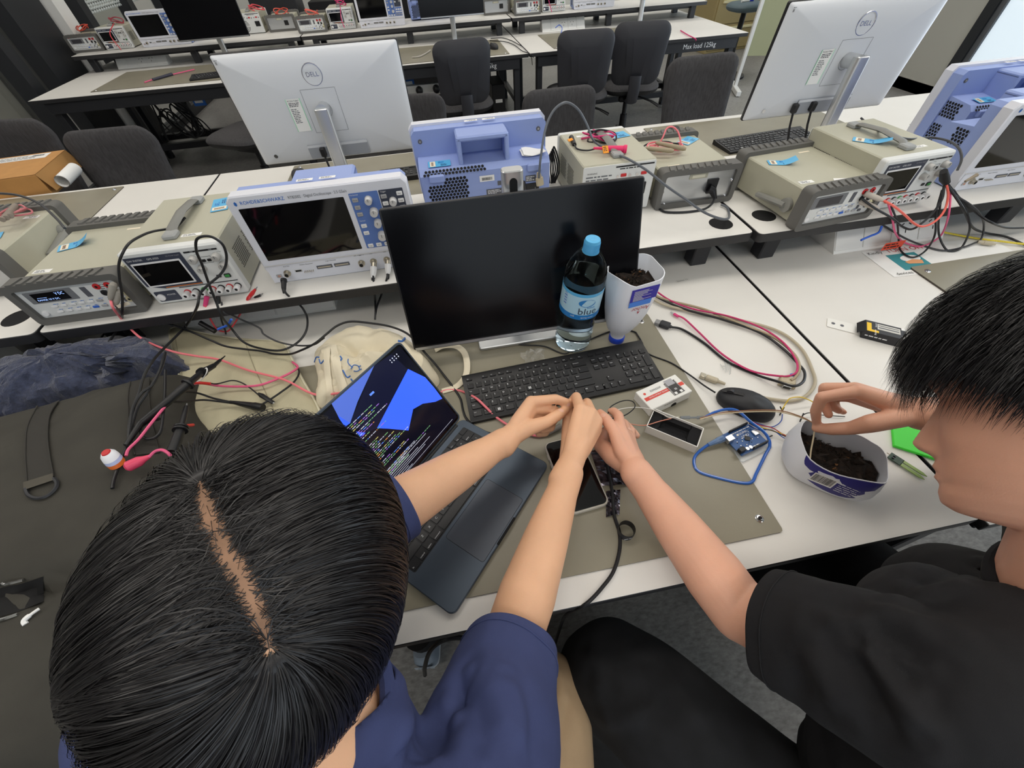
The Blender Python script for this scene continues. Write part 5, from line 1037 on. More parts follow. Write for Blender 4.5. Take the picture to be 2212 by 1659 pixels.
for t in range(6):
    sc = [1.012,1.05,1.085,1.10,1.098,1.09][t]; z = [.074,.064,.052,.040,.030,.022][t]; row = []
    for k_,i in enumerate(idx): 
        u_ = k_/(nn-1)*2-1; lim = math.sqrt(max(0,1-u_*u_)); zz = .074-(.074-z)*lim; row.append((rl[i][0]*(1.004+(sc-1.004)*min(1,lim+.05))*1.004,rl[i][1]*(1.004+(sc-1.004)*min(1,lim+.05))*1.004,zz+(.006*math.sin(math.atan2(rl[i][1],rl[i][0])*3) if zz>.06 else 0)))
    rows_.append(row)
b.add([p for row in rows_ for p in row],[(t*nn+i,(t+1)*nn+i,(t+1)*nn+i+1,t*nn+i+1) for t in range(5) for i in range(nn-1)],mat('indigo_tub_label','#35327f',.4)); b.build('label',o)
b = MB(); i = int(nn*.30); a_ = Vector(rows_[1][i]); c_ = Vector(rows_[1][i+3]); d_ = Vector(rows_[3][i])
ex = (c_-a_).normalized(); ey = (a_-d_).normalized(); ez = ex.cross(ey).normalized(); Mb = Matrix(((ex.x,ey.x,ez.x,a_.x),(ex.y,ey.y,ez.y,a_.y),(ex.z,ey.z,ez.z,a_.z),(0,0,0,1)))@T(-.004,-.024,.0022)
b.rect(0,.034,0,.022,0,M_PAPER,Mb); b.barcode(.002,.003,.030,.017,.0004,M_INK,Mb,7); b.build('barcode',o)
b = MB(); b.lines(.038,.020,.040,.022,5,.0008,M_WPRINT,Mb,3,.25); b.build('fine_print',o)
# crumpled cellophane, antistatic pouch, braided cord
b = MB(); M_CEL = mat('cellophane','#f2f2f0',.08,trans=.6,ior=1.1,alpha=.35,spec=.8); v0 = P(1152,770,.004); rr = random.Random(8)
b.grid(lambda a,c:(v0.x+(a-.5)*.055+rr.uniform(-.006,.006),v0.y+(c-.5)*.04+rr.uniform(-.005,.005),v0.z+.002+rr.uniform(0,.020)*math.sin(PI*min(1,max(0,a)))**.5*math.sin(PI*c)**.5),9,8,M_CEL); b.build('cellophane',None,'crumpled clear cellophane between bottle and keyboard','wrapper',flat=True)
M_ESD = mat('antistatic_film','#5a565f',.16,metal=.75,noise=.8,nscale=60,col2='#121116'); b = MB(); rr = random.Random(3); va = P(1330,985,.004)
def pouch(pts, seed, label):
    rr = random.Random(seed); q = [P(*p,.0035) for p in pts]; b = MB()
    b.grid(lambda a,c:tuple((q[0].lerp(q[1],a)).lerp(q[3].lerp(q[2],a),c)+Vector((0,0,.001+.007*rr.random()*math.sin(PI*min(.98,max(.02,a)))))),9,14,M_ESD); return b.build('antistatic_pouch',None,label,'bag',flat=True)
pouch([(1275,975),(1362,960),(1368,1050),(1300,1050)],3,'shiny antistatic pouch under the bare forearm'); pouch([(1309,1062),(1340,1058),(1338,1112),(1309,1118)],5,'small foil strip at the phone side')
cable('braided_cord','black braided cord running over the bench edge to the floor',[(1305,975,.010),(1312,1010,.010),(1322,1060,.010),(1326,1110,.008),(1338,1150,.007),(1338,1190,.006),(1325,1235,.006),(1300,1270,.006),(1275,1297,.006),(1255,1312,-.004),(1240,1318,-.03),(1222,1330,-.10),(1212,1350,-.2),(1190,1420,-.34)],.0030,mat('braided_black','#1a1a1d',.6,noise=.5,nscale=700,col2='#08080a'),n=9)
b = MB(); v = P(1351,1150,.004); b.lathe([(.014,0),(.0145,.009),(.014,.018)],mat('cable_tie_dark','#34353a',.5),28,T(v.x,v.y,v.z),capb=False,capt=False); b.lathe([(.0135,.018),(.0138,.009),(.0135,0)],M_BLK,28,T(v.x,v.y,v.z),capb=False,capt=False); b.lines(-.010,.004,.02,.004,1,.0147,M_WPRINT,T(v.x,v.y,v.z+.009)@FRONT,3); b.build('cable_strap',None,'rolled black cable strap standing on the mat','strap')
# ------------------------------------------------------------------ soft things at the left: helpers
def dense(out, n):
    if sum(out[i-1][0]*out[i][1]-out[i][0]*out[i-1][1] for i in range(len(out))) < 0: out = out[::-1]
    q = catmull([Vector((a[0],a[1],0)) for a in out],10,True); L = [0]
    for i in range(len(q)): L.append(L[-1]+(q[(i+1)%len(q)]-q[i]).length)
    r_ = []; j = 0
    for i in range(n):
        t = L[-1]*i/n
        while L[j+1] < t: j += 1
        s = (t-L[j])/max(1e-9,L[j+1]-L[j]); p = q[j].lerp(q[(j+1)%len(q)],s); r_.append((p.x,p.y))
    return r_
class Soft:
    """a mesh kept in world space while folds are pressed into it"""
    def __init__(s, b): s.b = b; s.V = np.array(b.v,float); s.tri()
    def tri(s): s.bvh = BVHTree.FromPolygons([tuple(v) for v in s.V], s.b.f)
    def hit(s, px, py):
        d = Vector(ray(px,py)).normalized(); h = s.bvh.ray_cast(Vector(CAM), d); n = h[1]
        return h[0], (-n if n is not None and n.dot(d) > 0 else n)
    def normals(s):
        N = np.zeros_like(s.V)
        for q in s.b.f:
            a, b_, c = s.V[q[0]], s.V[q[1]], s.V[q[2]]; n = np.cross(b_-a, c-a); l = np.linalg.norm(n)
            if l > 1e-14: N[list(q)] += n/l
        return N/np.maximum(np.linalg.norm(N,axis=1),1e-9)[:,None]
    def ridge(s, items, k=5):
        N = s.normals(); D = np.zeros(len(s.V))
        for pts, w, amp in items:
            h = [s.hit(*p)[0] for p in pts]; h = [p for p in h if p is not None]
            if len(h) < 2: continue
            h = np.array([tuple(p) for p in catmull(h,k)]); m = np.full(len(s.V),9.)
            for i in range(len(h)-1):
                a, e = h[i], h[i+1]-h[i]; l = e@e
                t = np.clip(((s.V-a)@e)/max(l,1e-12),0,1); m = np.minimum(m,np.linalg.norm(s.V-(a+t[:,None]*e),axis=1))
            D += amp*np.exp(-(m/w)**2)
        s.V = s.V+N*D[:,None]; s.tri(); return s
    def noise(s, amp, scale, seed=0, zmin=None):
        from mathutils import noise as nz
        N = s.normals(); o = Vector((seed*3.1,seed*1.7,0))
        D = np.array([nz.fractal(Vector(v)*scale+o,.9,2.0,3) for v in s.V])*amp
        s.V = s.V+N*D[:,None]; s.tri(); return s
    def build(s, name, parent=None, *a, **k): s.b.v = [tuple(v) for v in s.V]; return s.b.build(name,parent,*a,**k)
    def ribbon(s, left, right, m, off=.0012, k=5):
        l = catmull([Vector((*p,0)) for p in left],k); r_ = catmull([Vector((*p,0)) for p in right],k); b = MB(); v = []; n = 0
        for a,c in zip(l,r_):
            row = []
            for t in (0,.33,.66,1):
                q = a.lerp(c,t); h,nn = s.hit(q.x,q.y)
                row.append(None if h is None else tuple(h+nn*off))
            if all(row): v += row; n += 1
        b.add(v,[(i*4+j,i*4+j+1,(i+1)*4+j+1,(i+1)*4+j) for i in range(n-1) for j in range(3)],m); return b
    def stroke(s, pts, w, m, b=None, off=.0008, k=6):
        b = b or MB(); h = [s.hit(p[0],p[1]) for p in [(q.x,q.y) for q in catmull([Vector((*p,0)) for p in pts],k)]]
        h = [a+n*off for a,n in h if a is not None]
        if len(h) > 1: b.tube(h,w,m,5)
        return b
def softbag(out, n, tf, mt, base, ss=(1,.99,.97,.93,.88,.8,.7,.6,.5,.4,.3,.2,.1), p=3):
    b = MB(); pillow(b,dense(out,n),tf,.004,mt,mt,ss=ss,p=p,M=T(0,0,base)); return Soft(b)
def xy(px,py,z=0): v = P(px,py,z); return (v.x,v.y)
# ------------------------------------------------------------------ black bag, fleece, sleeve, tote
M_BAG = mat('black_canvas','#3b3933',.85,noise=.12,nscale=16,bump=.3,bscale=1400); M_BAGW = mat('black_webbing','#34322e',.8,bump=.4,bscale=1800); M_FLEECE = mat('navy_fleece','#383e54',.95,noise=.3,nscale=120,bump=1.0,bscale=260,sheen=.3)
sb = softbag([(-1.86,.545),(-1.62,.565),(-1.41,.585),(-1.20,.625),(-1.125,.625),(-1.10,.53),(-1.03,.44),(-.975,.38),(-.95,.20),(-.965,.05),(-1.0,-.04),(-1.12,-.075),(-1.5,-.09),(-1.86,-.09)],150,.098,M_BAG,DZ+.005,p=7)
sb.ridge([([(30,900),(200,850),(390,800)],.012,.006),([(0,1290),(120,1260),(200,1230)],.012,-.030),([(20,980),(60,1100),(40,1180)],.05,.008),([(200,900),(260,1000),(240,1100)],.06,.006),([(0,1230),(100,1215)],.02,.008),([(0,1420),(90,1400)],.04,.010)]).noise(.006,9,2)
o = thing('duffel_bag','black canvas bag with webbing straps lying on the left of the bench','bag',(-1.4,.2,DZ))
MP = T(1.4,-.2,-DZ)
def under(ob, root):
    ob.matrix_parent_inverse = root.matrix_basis.inverted() if root.rotation_euler[2] == 0 else root.matrix_basis.inverted(); return ob
under(sb.build('body',o,center=False),o)
for left,right in (([(83,880),(62,925),(58,975),(62,1050)],[(137,858),(110,900),(107,960),(119,1032)]),([(287,812),(278,860),(280,930),(294,985)],[(327,795),(322,850),(330,920),(345,980)])):
    b = sb.ribbon(left,right,M_BAGW,.003); s_ = under(b.build('webbing_strap',o),o)
    e = MB()
    for q in (left,right): sb.stroke(q,.0014,M_BAGW,e,.0035)
    e.build('strap_edge',s_,center=False)
b = sb.ribbon([(56,1046),(58,1062)],[(120,1026),(121,1041)],mat('strap_cuff','#4a463d',.7),.006,3); under(b.build('strap_cuff',o),o)
b = sb.stroke([(59,1058),(66,1072),(85,1079),(108,1073),(124,1058),(127,1045),(120,1036)],.0028,M_BLK2,off=.004); under(b.build('d_ring',o),o)
for q in ([(-4,1264),(25,1258),(53,1251)],[(-4,1342),(18,1336),(41,1328)]): b = MB(); sb.stroke(q,.0022,M_CHROME,b,.002); under(b.build('zip_track',o),o)
if 1: b = sb.ribbon([(-4,1272),(40,1262),(95,1245)],[(-4,1334),(40,1322),(95,1300)],M_HOLE,.001,4); under(b.build('pocket_slot',o),o)
h = sb.hit(68,1335)[0]
if h is not None: b = MB(); b.tube(catmull([h+Vector((.006,.010,.002)),h+Vector((.002,.003,.005)),h+Vector((-.004,-.003,.004)),h+Vector((-.001,-.008,.002))],5),[.002]*6+[.0032]*10,M_PAPER,8); b.build('white_toggle',None,'small white toggle clipped to the black bag edge','clip')
sf = softbag([xy(-70,800,.06),xy(0,790,.06),xy(60,762,.06),xy(130,748,.06),xy(205,745,.06),xy(240,748,.06),xy(258,722,.06),xy(300,722,.06),xy(345,735,.06),xy(378,760,.06),xy(392,790,.04),xy(330,815,.02),xy(240,850,.02),xy(130,885,.02),xy(0,920,.02),xy(-70,930,.02)],150,.085,M_FLEECE,DZ+.012,p=3)
sf.ridge([([(262,715),(255,760),(235,800),(228,820)],.016,.030),([(230,760),(215,790),(205,815)],.016,-.030),([(275,750),(268,790),(262,810)],.012,-.022),([(30,800),(100,770),(170,765)],.03,.015),([(60,830),(120,800),(180,800)],.02,-.012),([(300,735),(330,770),(345,800)],.02,.014)]).noise(.010,26,4).noise(.004,110,5)
sf.build('fleece_jacket',None,'dark navy fleece jacket bunched behind the black bag','jacket')
M_SLV = mat('tan_suede_sleeve','#b9b296',.75,noise=.07,nscale=14,bump=.25,bscale=700); M_SLVE = mat('sleeve_binding','#cdc8b0',.6)
zs = .020; ol = [xy(363,716,zs),xy(372,704,zs),xy(392,707,zs),xy(461,722,zs),xy(530,730,zs),xy(600,735,zs),xy(616,746,zs),xy(626,767,zs),xy(650,815,zs),xy(686,880,zs),xy(690,925,zs),xy(640,935,zs),xy(522,936,zs),xy(461,938,zs),xy(432,931,zs),xy(410,893,zs),xy(393,843,zs),xy(375,770,zs)]
ss_ = softbag(ol,160,.010,M_SLV,DZ+.012,p=14).noise(.0025,8,3)
sl = thing('laptop_sleeve','tan suede laptop sleeve lying under the test leads','sleeve',(-1.0,.65,DZ)); under(ss_.build('pouch',sl,center=False),sl)
b = MB(); q = dense(ol,120); b.tube([(x,y,DZ+.0145) for x,y in q],.0030,M_SLVE,6,closed=True); under(b.build('binding',sl),sl)
b = ss_.stroke([(527,731),(548,790),(575,850),(600,905)],.0009,mat('seam_thread','#9a927a',.7)); ss_.stroke([(378,725),(398,830),(420,905)],.0006,mat('seam_thread','#9a927a',.7),b); under(b.build('seam',sl),sl)
b = ss_.ribbon([(530,733),(536,725)],[(541,735),(541,731)],mat('orange_tab','#e2562c',.5),.002,2); under(b.build('orange_tab',sl),sl)
M_TOTE = mat('cream_canvas','#e2d8bf',.8,noise=.03,nscale=30,bump=.25,bscale=1500); M_TPR = mat('tote_blue_print','#4a78c2',.7)
to = [xy(676,768,.02),xy(682,742,.03),xy(702,712,.05),xy(735,690,.06),xy(764,682,.06),xy(800,684,.06),xy(845,703,.05),xy(880,725,.04),xy(915,765,.02),xy(945,808,.01),xy(940,840,.0),xy(880,850,.0),xy(800,868,.0),xy(745,888,.0),xy(695,890,.0),xy(685,862,.0),xy(690,820,.01)]
st = softbag(to,170,.060,M_TOTE,DZ+.004,p=3)
st.ridge([([(705,720),(760,700),(830,725)],.022,.022),([(730,760),(790,745),(820,755)],.014,-.022),([(760,800),(800,770),(850,765)],.014,.016),([(690,800),(720,830),(715,870)],.012,-.012),([(700,760),(735,790),(745,850)],.010,.010),([(820,720),(870,750),(910,790)],.018,.012),([(715,735),(745,745),(775,775)],.010,-.014)]).noise(.007,14,6)
tb = thing('tote_bag','crumpled cream canvas tote bag with blue print behind the laptop','bag',(-.75,.68,DZ)); under(st.build('body',tb,center=False),tb)
for left,right in (([(701,748),(703,800),(706,850),(703,880)],[(712,746),(716,800),(720,850),(722,880)]),([(712,748),(722,795),(735,838),(738,848)],[(726,746),(737,790),(747,825),(750,838)])): b = st.ribbon(left,right,mat('tote_strap','#e8dec6',.8),.003); under(b.build('strap',tb),tb)
b = MB()
for q in ([(846,709),(853,706),(864,712),(866,719),(860,721)],[(860,721),(870,723),(874,731),(868,738),(860,737)]): st.stroke(q,.0028,M_TPR,b)
for q in ([(752,776),(752,784),(757,790),(762,794)],[(758,797),(764,789),(774,791),(776,799),(770,802),(764,801)],[(774,793),(779,790)],[(776,799),(781,797)]): st.stroke(q,.0011,M_TPR,b)
for q in ([(680,782),(684,772),(690,772)],[(690,776),(694,785),(703,775)],[(735,770),(738,775),(735,780)],[(741,800),(750,815),(757,812)],[(758,818),(764,825),(770,824)]): st.stroke(q,.0016,M_TPR,b)
under(b.build('blue_print',tb),tb)
b = MB(); b.tube(catmull([P(940,757,.005),P(958,748,.012),P(985,748,.016),P(1003,762,.014),P(1009,790,.010),P(1004,815,.008),P(985,835,.006),P(955,845,.005)],8),.0075,mat('tote_strap','#e8dec6',.8),8,flat=.25); under(b.build('strap_loop',tb),tb)
# ------------------------------------------------------------------ test leads at the left
F_ = lambda px,py,y: tuple(Py(px,py,y))
def lead(name,label,pts,r,m,**k): return cable(name,label,pts,r,m,'cable',**k)
lead('test_lead','pink test lead from the left multimeter across sleeve and tote to the laptop',[F_(238,646,.755),F_(246,668,.74),(270,697,.100),(300,727,.085),(335,746,.07),(380,761,.058),(430,770,.040),(474,777,.034),(537,800,.032),(613,820,.032),(664,846,.030),(692,853,.028),(735,849,.040)],.0026,mat('coral_lead','#ee7d86',.4))
lead('test_lead','pink test lead end coming out from under the laptop to the grey probe',[(905,905,.006),(935,862,.005),(955,846,.005),(975,842,.005),(1000,846,.005),(1028,860,.022),(1050,880,.022),(1068,898,.010),(1097,918,.008),(1130,934,.008),(1163,942,.008),(1180,937,.009)],.0026,mat('coral_lead','#ee7d86',.4))
b = MB(); a, c = P(1176,939,.010), P(1212,920,.012); b.tube([a,a.lerp(c,.2),c],[.003,.0055,.006],mat('grey_probe','#77716a',.55),10); b.build('test_probe',None,'grey test probe tip lying beneath the folded fingers','probe')
b = MB()
for (q0,q1,y) in (((244,617),(238,648),.770),((256,632),(249,660),.768)):
    a, c = Py(*q0,y), Py(*q1,y-.018); b.tube([Py(q0[0]+2,q0[1]-4,y+.006),a,a.lerp(c,.7),c],[.006,.0075,.006,.0035],mat('grey_banana_plug','#8e8a82',.55),10)
    b.build('banana_plug',None,['grey banana plug in the left multimeter, upper one','grey banana plug in the left multimeter, lower one'][0 if q0[0]==244 else 1],'plug'); b = MB()
b = MB(); a = Py(250,660,.745); b.add([a,a+Vector((.030,0,.006)),a+Vector((.030,0,-.002)),a+Vector((0,0,-.008))],[(0,1,2,3)],M_CREAM); b.build('wire_tag',None,'cream wire tag on the leads of the left multimeter','tag')
lead('test_lead','black test lead from the left multimeter over the sleeve and tote, down past the laptop',[F_(250,660,.755),(268,681,.115),(310,697,.10),(345,699,.09),(378,704,.075),(423,721,.060),(455,735,.050),(492,749,.040),(562,758,.036),(590,764,.036),(625,765,.040),(650,757,.060),(680,742,.078),(705,722,.092),(728,704,.094),(755,695,.092),(790,697,.090),(841,705,.080),(880,721,.070),(905,747,.050),(925,770,.035),(938,784,.022),(960,812,.008),(980,838,.005),(995,862,.005),(1000,885,.005),(1008,905,.005),(1030,925,.005),(1050,934,.006),(1064,937,.010),(1085,940,.020)],.0026,M_CABLE)
lead('power_lead','black lead hanging from the left power supply handle down to the fleece',[F_(400,470,.93),F_(378,490,.90),F_(330,500,.85),F_(304,510,.82),F_(280,525,.79),F_(266,545,.77),F_(257,570,.76),F_(258,600,.752),F_(264,640,.745),F_(264,675,.742),(262,695,.09),(250,717,.085),(234,740,.085),(222,752,.085)],.0026,M_CABLE)
lead('coax_cable','black coax from the oscilloscope aux socket looping up before the power supply',[F_(613,607,.800),F_(613,622,.778),F_(620,636,.765),(640,652,.090),(655,668,.070),(664,690,.050),(660,718,.040),(640,742,.036),(605,757,.034),(560,752,.036),(525,738,.045),(500,710,.070),F_(480,685,.700),F_(466,650,.715),F_(452,615,.725),F_(436,570,.73),F_(425,545,.73),F_(424,520,.73),F_(436,511,.73),F_(458,512,.735),F_(480,527,.735),F_(489,550,.735),F_(487,575,.73),F_(474,595,.72),F_(450,615,.71),F_(432,635,.70),F_(425,665,.68),(405,700,.07),(385,722,.08),(352,755,.095),(330,780,.105),(312,810,.108),(300,850,.108),(288,880,.107),(280,915,.107),(278,945,.107)],.0027,M_CABLE)
b = MB(); a, c, d_ = Py(613,604,.803), Py(613,622,.778), Py(614,634,.768); b.tube([a,a.lerp(c,.25),a.lerp(c,.3),c,d_],[.0075,.0075,.0062,.0055,.003],M_BLK,12); b.build('coax_plug',None,'black coax plug on the front oscilloscope aux socket','plug')
lead('coax_cable','black lead from the power supply terminals curving right to the tote',[F_(478,652,.775),F_(484,675,.76),(500,680,.09),(520,690,.07),(560,708,.055),(570,722,.045),(600,738,.036),(638,746,.036),(676,745,.060),(700,730,.085)],.0022,M_GREYC)
lead('test_lead','red crocodile lead drooping from the front of the riser',[F_(540,640,.775),(528,662,.10),(515,685,.07),(502,705,.04),(490,716,.03),(470,712,.045),(455,690,.08),F_(446,668,.770),F_(443,650,.785)],.0020,mat('crimson_lead','#df4a55',.4))
def croc(q0,q1,y,m,label):
    a, c = Py(*q0,y), Py(*q1,y+.005); b = MB(); b.tube([a,a.lerp(c,.12),a.lerp(c,.55),a.lerp(c,.85)],[.003,.0055,.0065,.0035],m,10,flat=.7); b.tube([a.lerp(c,.82),c],[.003,.0022],M_CHROME,8,flat=.6); b.build('crocodile_clip',None,label,'clip')
croc((533,648),(556,620),.778,M_RED,'red crocodile clip on the riser edge below the oscilloscope'); croc((537,654),(568,634),.782,M_BLK,'black crocodile clip beside the red one on the riser edge')
b = MB(); a, c = Py(447,640,.788), Py(443,662,.776); b.tube([a,c],[.0055,.0045],M_PINK2,10); b.build('banana_plug',None,'pink banana plug hanging from the left power supply','plug')
b = MB(); a, c = Py(471,640,.788), Py(474,664,.776); b.tube([a,c],[.005,.004],M_BLK,10); b.build('banana_plug',None,'black banana plug hanging from the left power supply','plug')
lead('test_lead','thin black lead from the left power supply down behind the sleeve',[F_(473,662,.778),(478,690,.07),(486,712,.04),(488,722,.028)],.0020,M_CABLE)
b = MB(); a, c = P(432,697,.075), P(465,716,.055); b.tube([a,c],.0062,M_BLK,10); b.build('cable_ferrule',None,'black sleeve connector lying by the left power box','connector')
lead('coax_cable','black probe cable from oscilloscope channel one going down behind the tote',[F_(806,592,.795),F_(808,620,.775),(810,645,.06),(811,668,.05),(810,690,.04)],.0026,M_CABLE)
lead('coax_cable','black probe cable from oscilloscope channel two going down behind the tote',[F_(838,588,.795),F_(834,608,.775),(826,632,.06),(815,660,.05),(811,680,.04)],.0026,M_CABLE)
for q0,q1,lab in (((808,567),(806,600),'white probe plug on oscilloscope channel one'),((838,563),(838,592),'white probe plug on oscilloscope channel two')):
    a, c = Py(*q0,.815), Py(*q1,.792); b = MB(); b.tube([a,a.lerp(c,.25)],[.007,.007],M_BRASS,12); b.tube([a.lerp(c,.22),a.lerp(c,.3),a.lerp(c,.75),c],[.006,.0085,.0075,.0045],M_BTNW,8); b.tube([c,c+(c-a)*.7],[.0045,.0028],M_BLK,8); b.build('probe_plug',None,lab,'plug')
# scope probes lying on bag and sleeve
zb = .112
lead('probe_cable','black probe cable doubled along the bag to the large probe',[(243,1055,.109),(245,1040,.110),(255,1010,.112),(275,960,.112),(285,920,.114),(297,880,.114),(320,845,.114),(345,800,.112),(352,775,.108),(357,762,.104),(350,790,.110),(330,830,.116),(305,850,.117),(288,880,.117),(280,930,.116),(275,965,.114)],.0027,M_CABLE)
b = MB(); pts = [P(272,962,zb+.004),P(303,915,zb+.006),P(362,868,zb+.008),P(408,828,zb+.004),P(438,803,.09),P(462,790,.075),P(486,769,.055)]
b.tube(pts[:2]+[pts[1].lerp(pts[2],.1)],[.004,.0055,.006],M_BLK,10); b.tube([pts[1].lerp(pts[2],.1),pts[2],pts[3]],[.006,.0075,.0085],M_BLK,12); b.tube([pts[3]-(pts[3]-pts[2])*.08,pts[3]],[.0125,.0125],M_BLK,14); b.tube([pts[3],pts[4]],[.0065,.006],M_BLK,12); b.tube([pts[4]-(pts[4]-pts[3])*.12,pts[4]],[.0105,.0105],M_BLK,14); b.tube([pts[4],pts[5]],[.0075,.0055],M_BLK,12); b.tube([pts[5],pts[5].lerp(pts[6],.55)],[.0045,.0035],M_BLK,10); b.tube([pts[5].lerp(pts[6],.5),pts[6]],[.0022,.0012],M_BLK,8)
o = b.build('oscilloscope_probe',None,'large black oscilloscope probe lying from the bag onto the sleeve','probe')
b = MB(); b.tube(catmull([P(440,800,.092),P(446,795,.098),P(447,803,.095),P(440,815,.085),P(432,822,.08),P(425,824,.08)],6),.0012,M_PAPER,5); b.build('white_ring_lead',None,'thin white loop lead on the large probe','wire')
b = MB(); a, c = P(420,826,.075), P(455,829,.065); b.tube([a,c],.0032,M_REDC,8); b.build('ground_lead_sleeve',None,'short red sleeve of the probe ground lead','sleeve')
lead('ground_lead','thin black ground lead curving over the sleeve to the clip',[(453,828,.065),(470,829,.045),(500,822,.034),(520,826,.032),(540,838,.032),(557,852,.032)],.0016,M_CABLE)
def clip2(a,c,label,nm='alligator_clip',r0=.0055): b = MB(); b.tube([a,a.lerp(c,.2),a.lerp(c,.6),a.lerp(c,.95)],[.003,r0,r0*.9,.004],M_BLK,10,flat=.7); b.tube([a.lerp(c,.93),c],[.003,.002],M_SILV,6,flat=.5); return b.build(nm,None,label,'clip')
clip2(P(558,850,.034),P(592,871,.032),'black alligator clip pointing at the sleeve seam')
lead('test_lead','pink test lead from the bag over the sleeve to its right edge',[(272,985,.115),(278,970,.116),(300,948,.117),(330,910,.117),(365,868,.117),(395,838,.095),(430,828,.060),(470,833,.040),(515,835,.034),(560,832,.033),(600,818,.032),(628,805,.030),(643,793,.026),(632,782,.018)],.0026,mat('rose_lead','#e5608a',.4))
lead('test_lead','black test lead on the sleeve bending round its right edge',[(360,867,.120),(395,868,.090),(440,864,.050),(480,868,.038),(520,873,.034),(560,874,.033),(580,865,.033),(610,845,.032),(635,825,.030),(646,805,.026),(640,790,.020),(630,780,.014)],.0022,M_CABLE)
b = MB(); a, c = P(497,868,.036), P(568,881,.036); b.tube([a,a.lerp(c,.4),a.lerp(c,.72),a.lerp(c,.74),c],[.003,.0062,.0082,.0090,.0085],M_BLK,12); b.build('lead_socket',None,'black lead socket lying on the lower part of the sleeve','plug')
lead('test_lead','second black lead running to the socket on the sleeve',[(345,873,.125),(380,852,.11),(400,846,.085),(430,850,.055),(460,860,.040),(500,869,.036)],.0022,M_CABLE)
b = MB(); pts = [P(404,872,.10),P(399,895,.105),P(392,922,.112),P(372,978,.112)]; b.tube([pts[0],pts[0].lerp(pts[1],.3)],[.0012,.002],M_SILV,6); b.tube([pts[0].lerp(pts[1],.3),pts[1],pts[2]],[.0042,.0048,.0052],M_BLK,10); b.tube([pts[2],pts[2].lerp(pts[3],.06)],[.012,.012],M_BLK,14); b.tube([pts[2].lerp(pts[3],.1),pts[2].lerp(pts[3],.16)],[.0125,.0125],M_BLK,14); b.tube([pts[2].lerp(pts[3],.16),pts[3]],[.008,.0095],M_BLK,12); b.build('test_probe',None,'black needle probe with finger guard between bag and sleeve','probe')
b = MB(); a, c = P(401,920,.105), P(417,918,.085); b.tube([a,c],.003,M_REDC,8); b.build('red_lead_end',None,'short red lead end beside the needle probe','cable')
lead('coax_cable','black cable loop dangling on the bag between the straps',[(345,905,.112),(320,912,.110),(305,925,.110),(308,942,.110),(325,948,.110),(345,935,.110),(352,900,.112),(356,850,.114),(357,800,.112)],.0026,M_CABLE)
# the painted toy and the pink plug by the hair
o = thing('hook_clip_case','small rounded orange and white case lying on the bag','case',(*P(256,1005,.112)[:2],DZ+.112),20)
b = MB(); b.lathe([(.008,0),(.0125,.003),(.0130,.010)],mat('case_orange','#e0702e',.4),24,capt=False,sx=1,sy=.9); b.lathe([(.0130,.010),(.0128,.016)],mat('case_lilac','#b9c4ea',.4),24,capb=False,capt=False,sx=1,sy=.9); b.lathe([(.0128,.016),(.0115,.023),(.008,.027)],mat('case_white','#eceef4',.4),24,capb=False,sx=1,sy=.9); b.v = [(x*1.0,y+z*.4,z) for x,y,z in b.v]; b.build('shell',o)
b = MB(); b.lathe([(.007,.0272),(.006,.029)],M_RED,20,T(0,.011,0)); b.build('red_cap',o)
b = MB(); a, c = P(272,1010,.120), P(325,985,.120); b.tube([a,a.lerp(c,.1),a.lerp(c,.55),a.lerp(c,.75),c],[.006,.0095,.0090,.0055,.003],mat('pink_plug','#e0486a',.4),12); b.build('hook_clip',None,'pink hook clip pushed against the orange case on the bag','clip')
lead('test_lead','short pink lead arching from the pink hook clip to the hair',[(322,987,.121),(335,975,.124),(350,972,.124),(362,978,.120),(369,985,.114)],.0026,mat('rose_lead','#e5608a',.4))
# ------------------------------------------------------------------ leads on the riser instruments and at the right
b = MB(); rr = random.Random(2)
def coil(name,label,c,r0,turns,m,z0,dz=.012,seed=1,asp=.55,rz=20,rad=.0024,tail=()):
    rr = random.Random(seed); pts = []
    for i in range(int(turns*10)):
        a = 2*PI*i/10+rr.uniform(-.15,.15); q = r0*rr.uniform(.8,1.1); x, y = q*math.cos(a), q*asp*math.sin(a); t = math.radians(rz)
        pts.append((c.x+x*math.cos(t)-y*math.sin(t),c.y+x*math.sin(t)+y*math.cos(t),DZ+z0+dz*(.5+.5*math.sin(a*1.3+seed))))
    pts += list(tail); return cable(name,label,pts,rad,m,k=4,n=6)
c = P(1290,300,.26); coil('test_lead','pink lead coiled on the power supply seen from the back',c,.050,2.4,M_PINK2,.257,.020,1,.5,-30)
coil('test_lead','black lead coiled with the pink one on the power supply seen from the back',c+Vector((.01,-.005,0)),.045,1.8,M_CABLE,.256,.022,4,.5,-25)
b = MB(); a, c = P(1282,320,.268), P(1354,322,.268); b.tube([a,a.lerp(c,.3),a.lerp(c,.45),a.lerp(c,.9),a.lerp(c,.91),c],[.003,.004,.0075,.0085,.0105,.0105],mat('hot_pink_clip','#e8316c',.4),12); b.build('hook_clip',None,'large hot pink hook clip across the power supply handle','clip')
b = MB(); v = P(1308,323,.274); b.box((0,0,0),(.016,.020,.002),mat('orange_flag','#f29a26',.5),0,T(*v)@R('X',40)); b.lines(-.006,.008,.012,.014,3,.0012,M_INK,T(*v)@R('X',40),3); b.build('orange_flag',None,'orange number flag on the pink clip','tag')
b = MB(); a, c = P(1234,297,.262), P(1241,313,.260); b.tube([a,c],[.0075,.006],M_BLK,10); b.build('banana_plug',None,'black banana plug lying on the power supply seen from the back','plug')
b = MB(); v = P(1232,302,.270); b.box((0,0,0),(.018,.008,.0015),mat('orange_flag','#f29a26',.5),0,T(*v)@R('Z',30)@R('X',30)); b.build('orange_flag',None,'orange flag on the black plug at the power supply corner','tag')
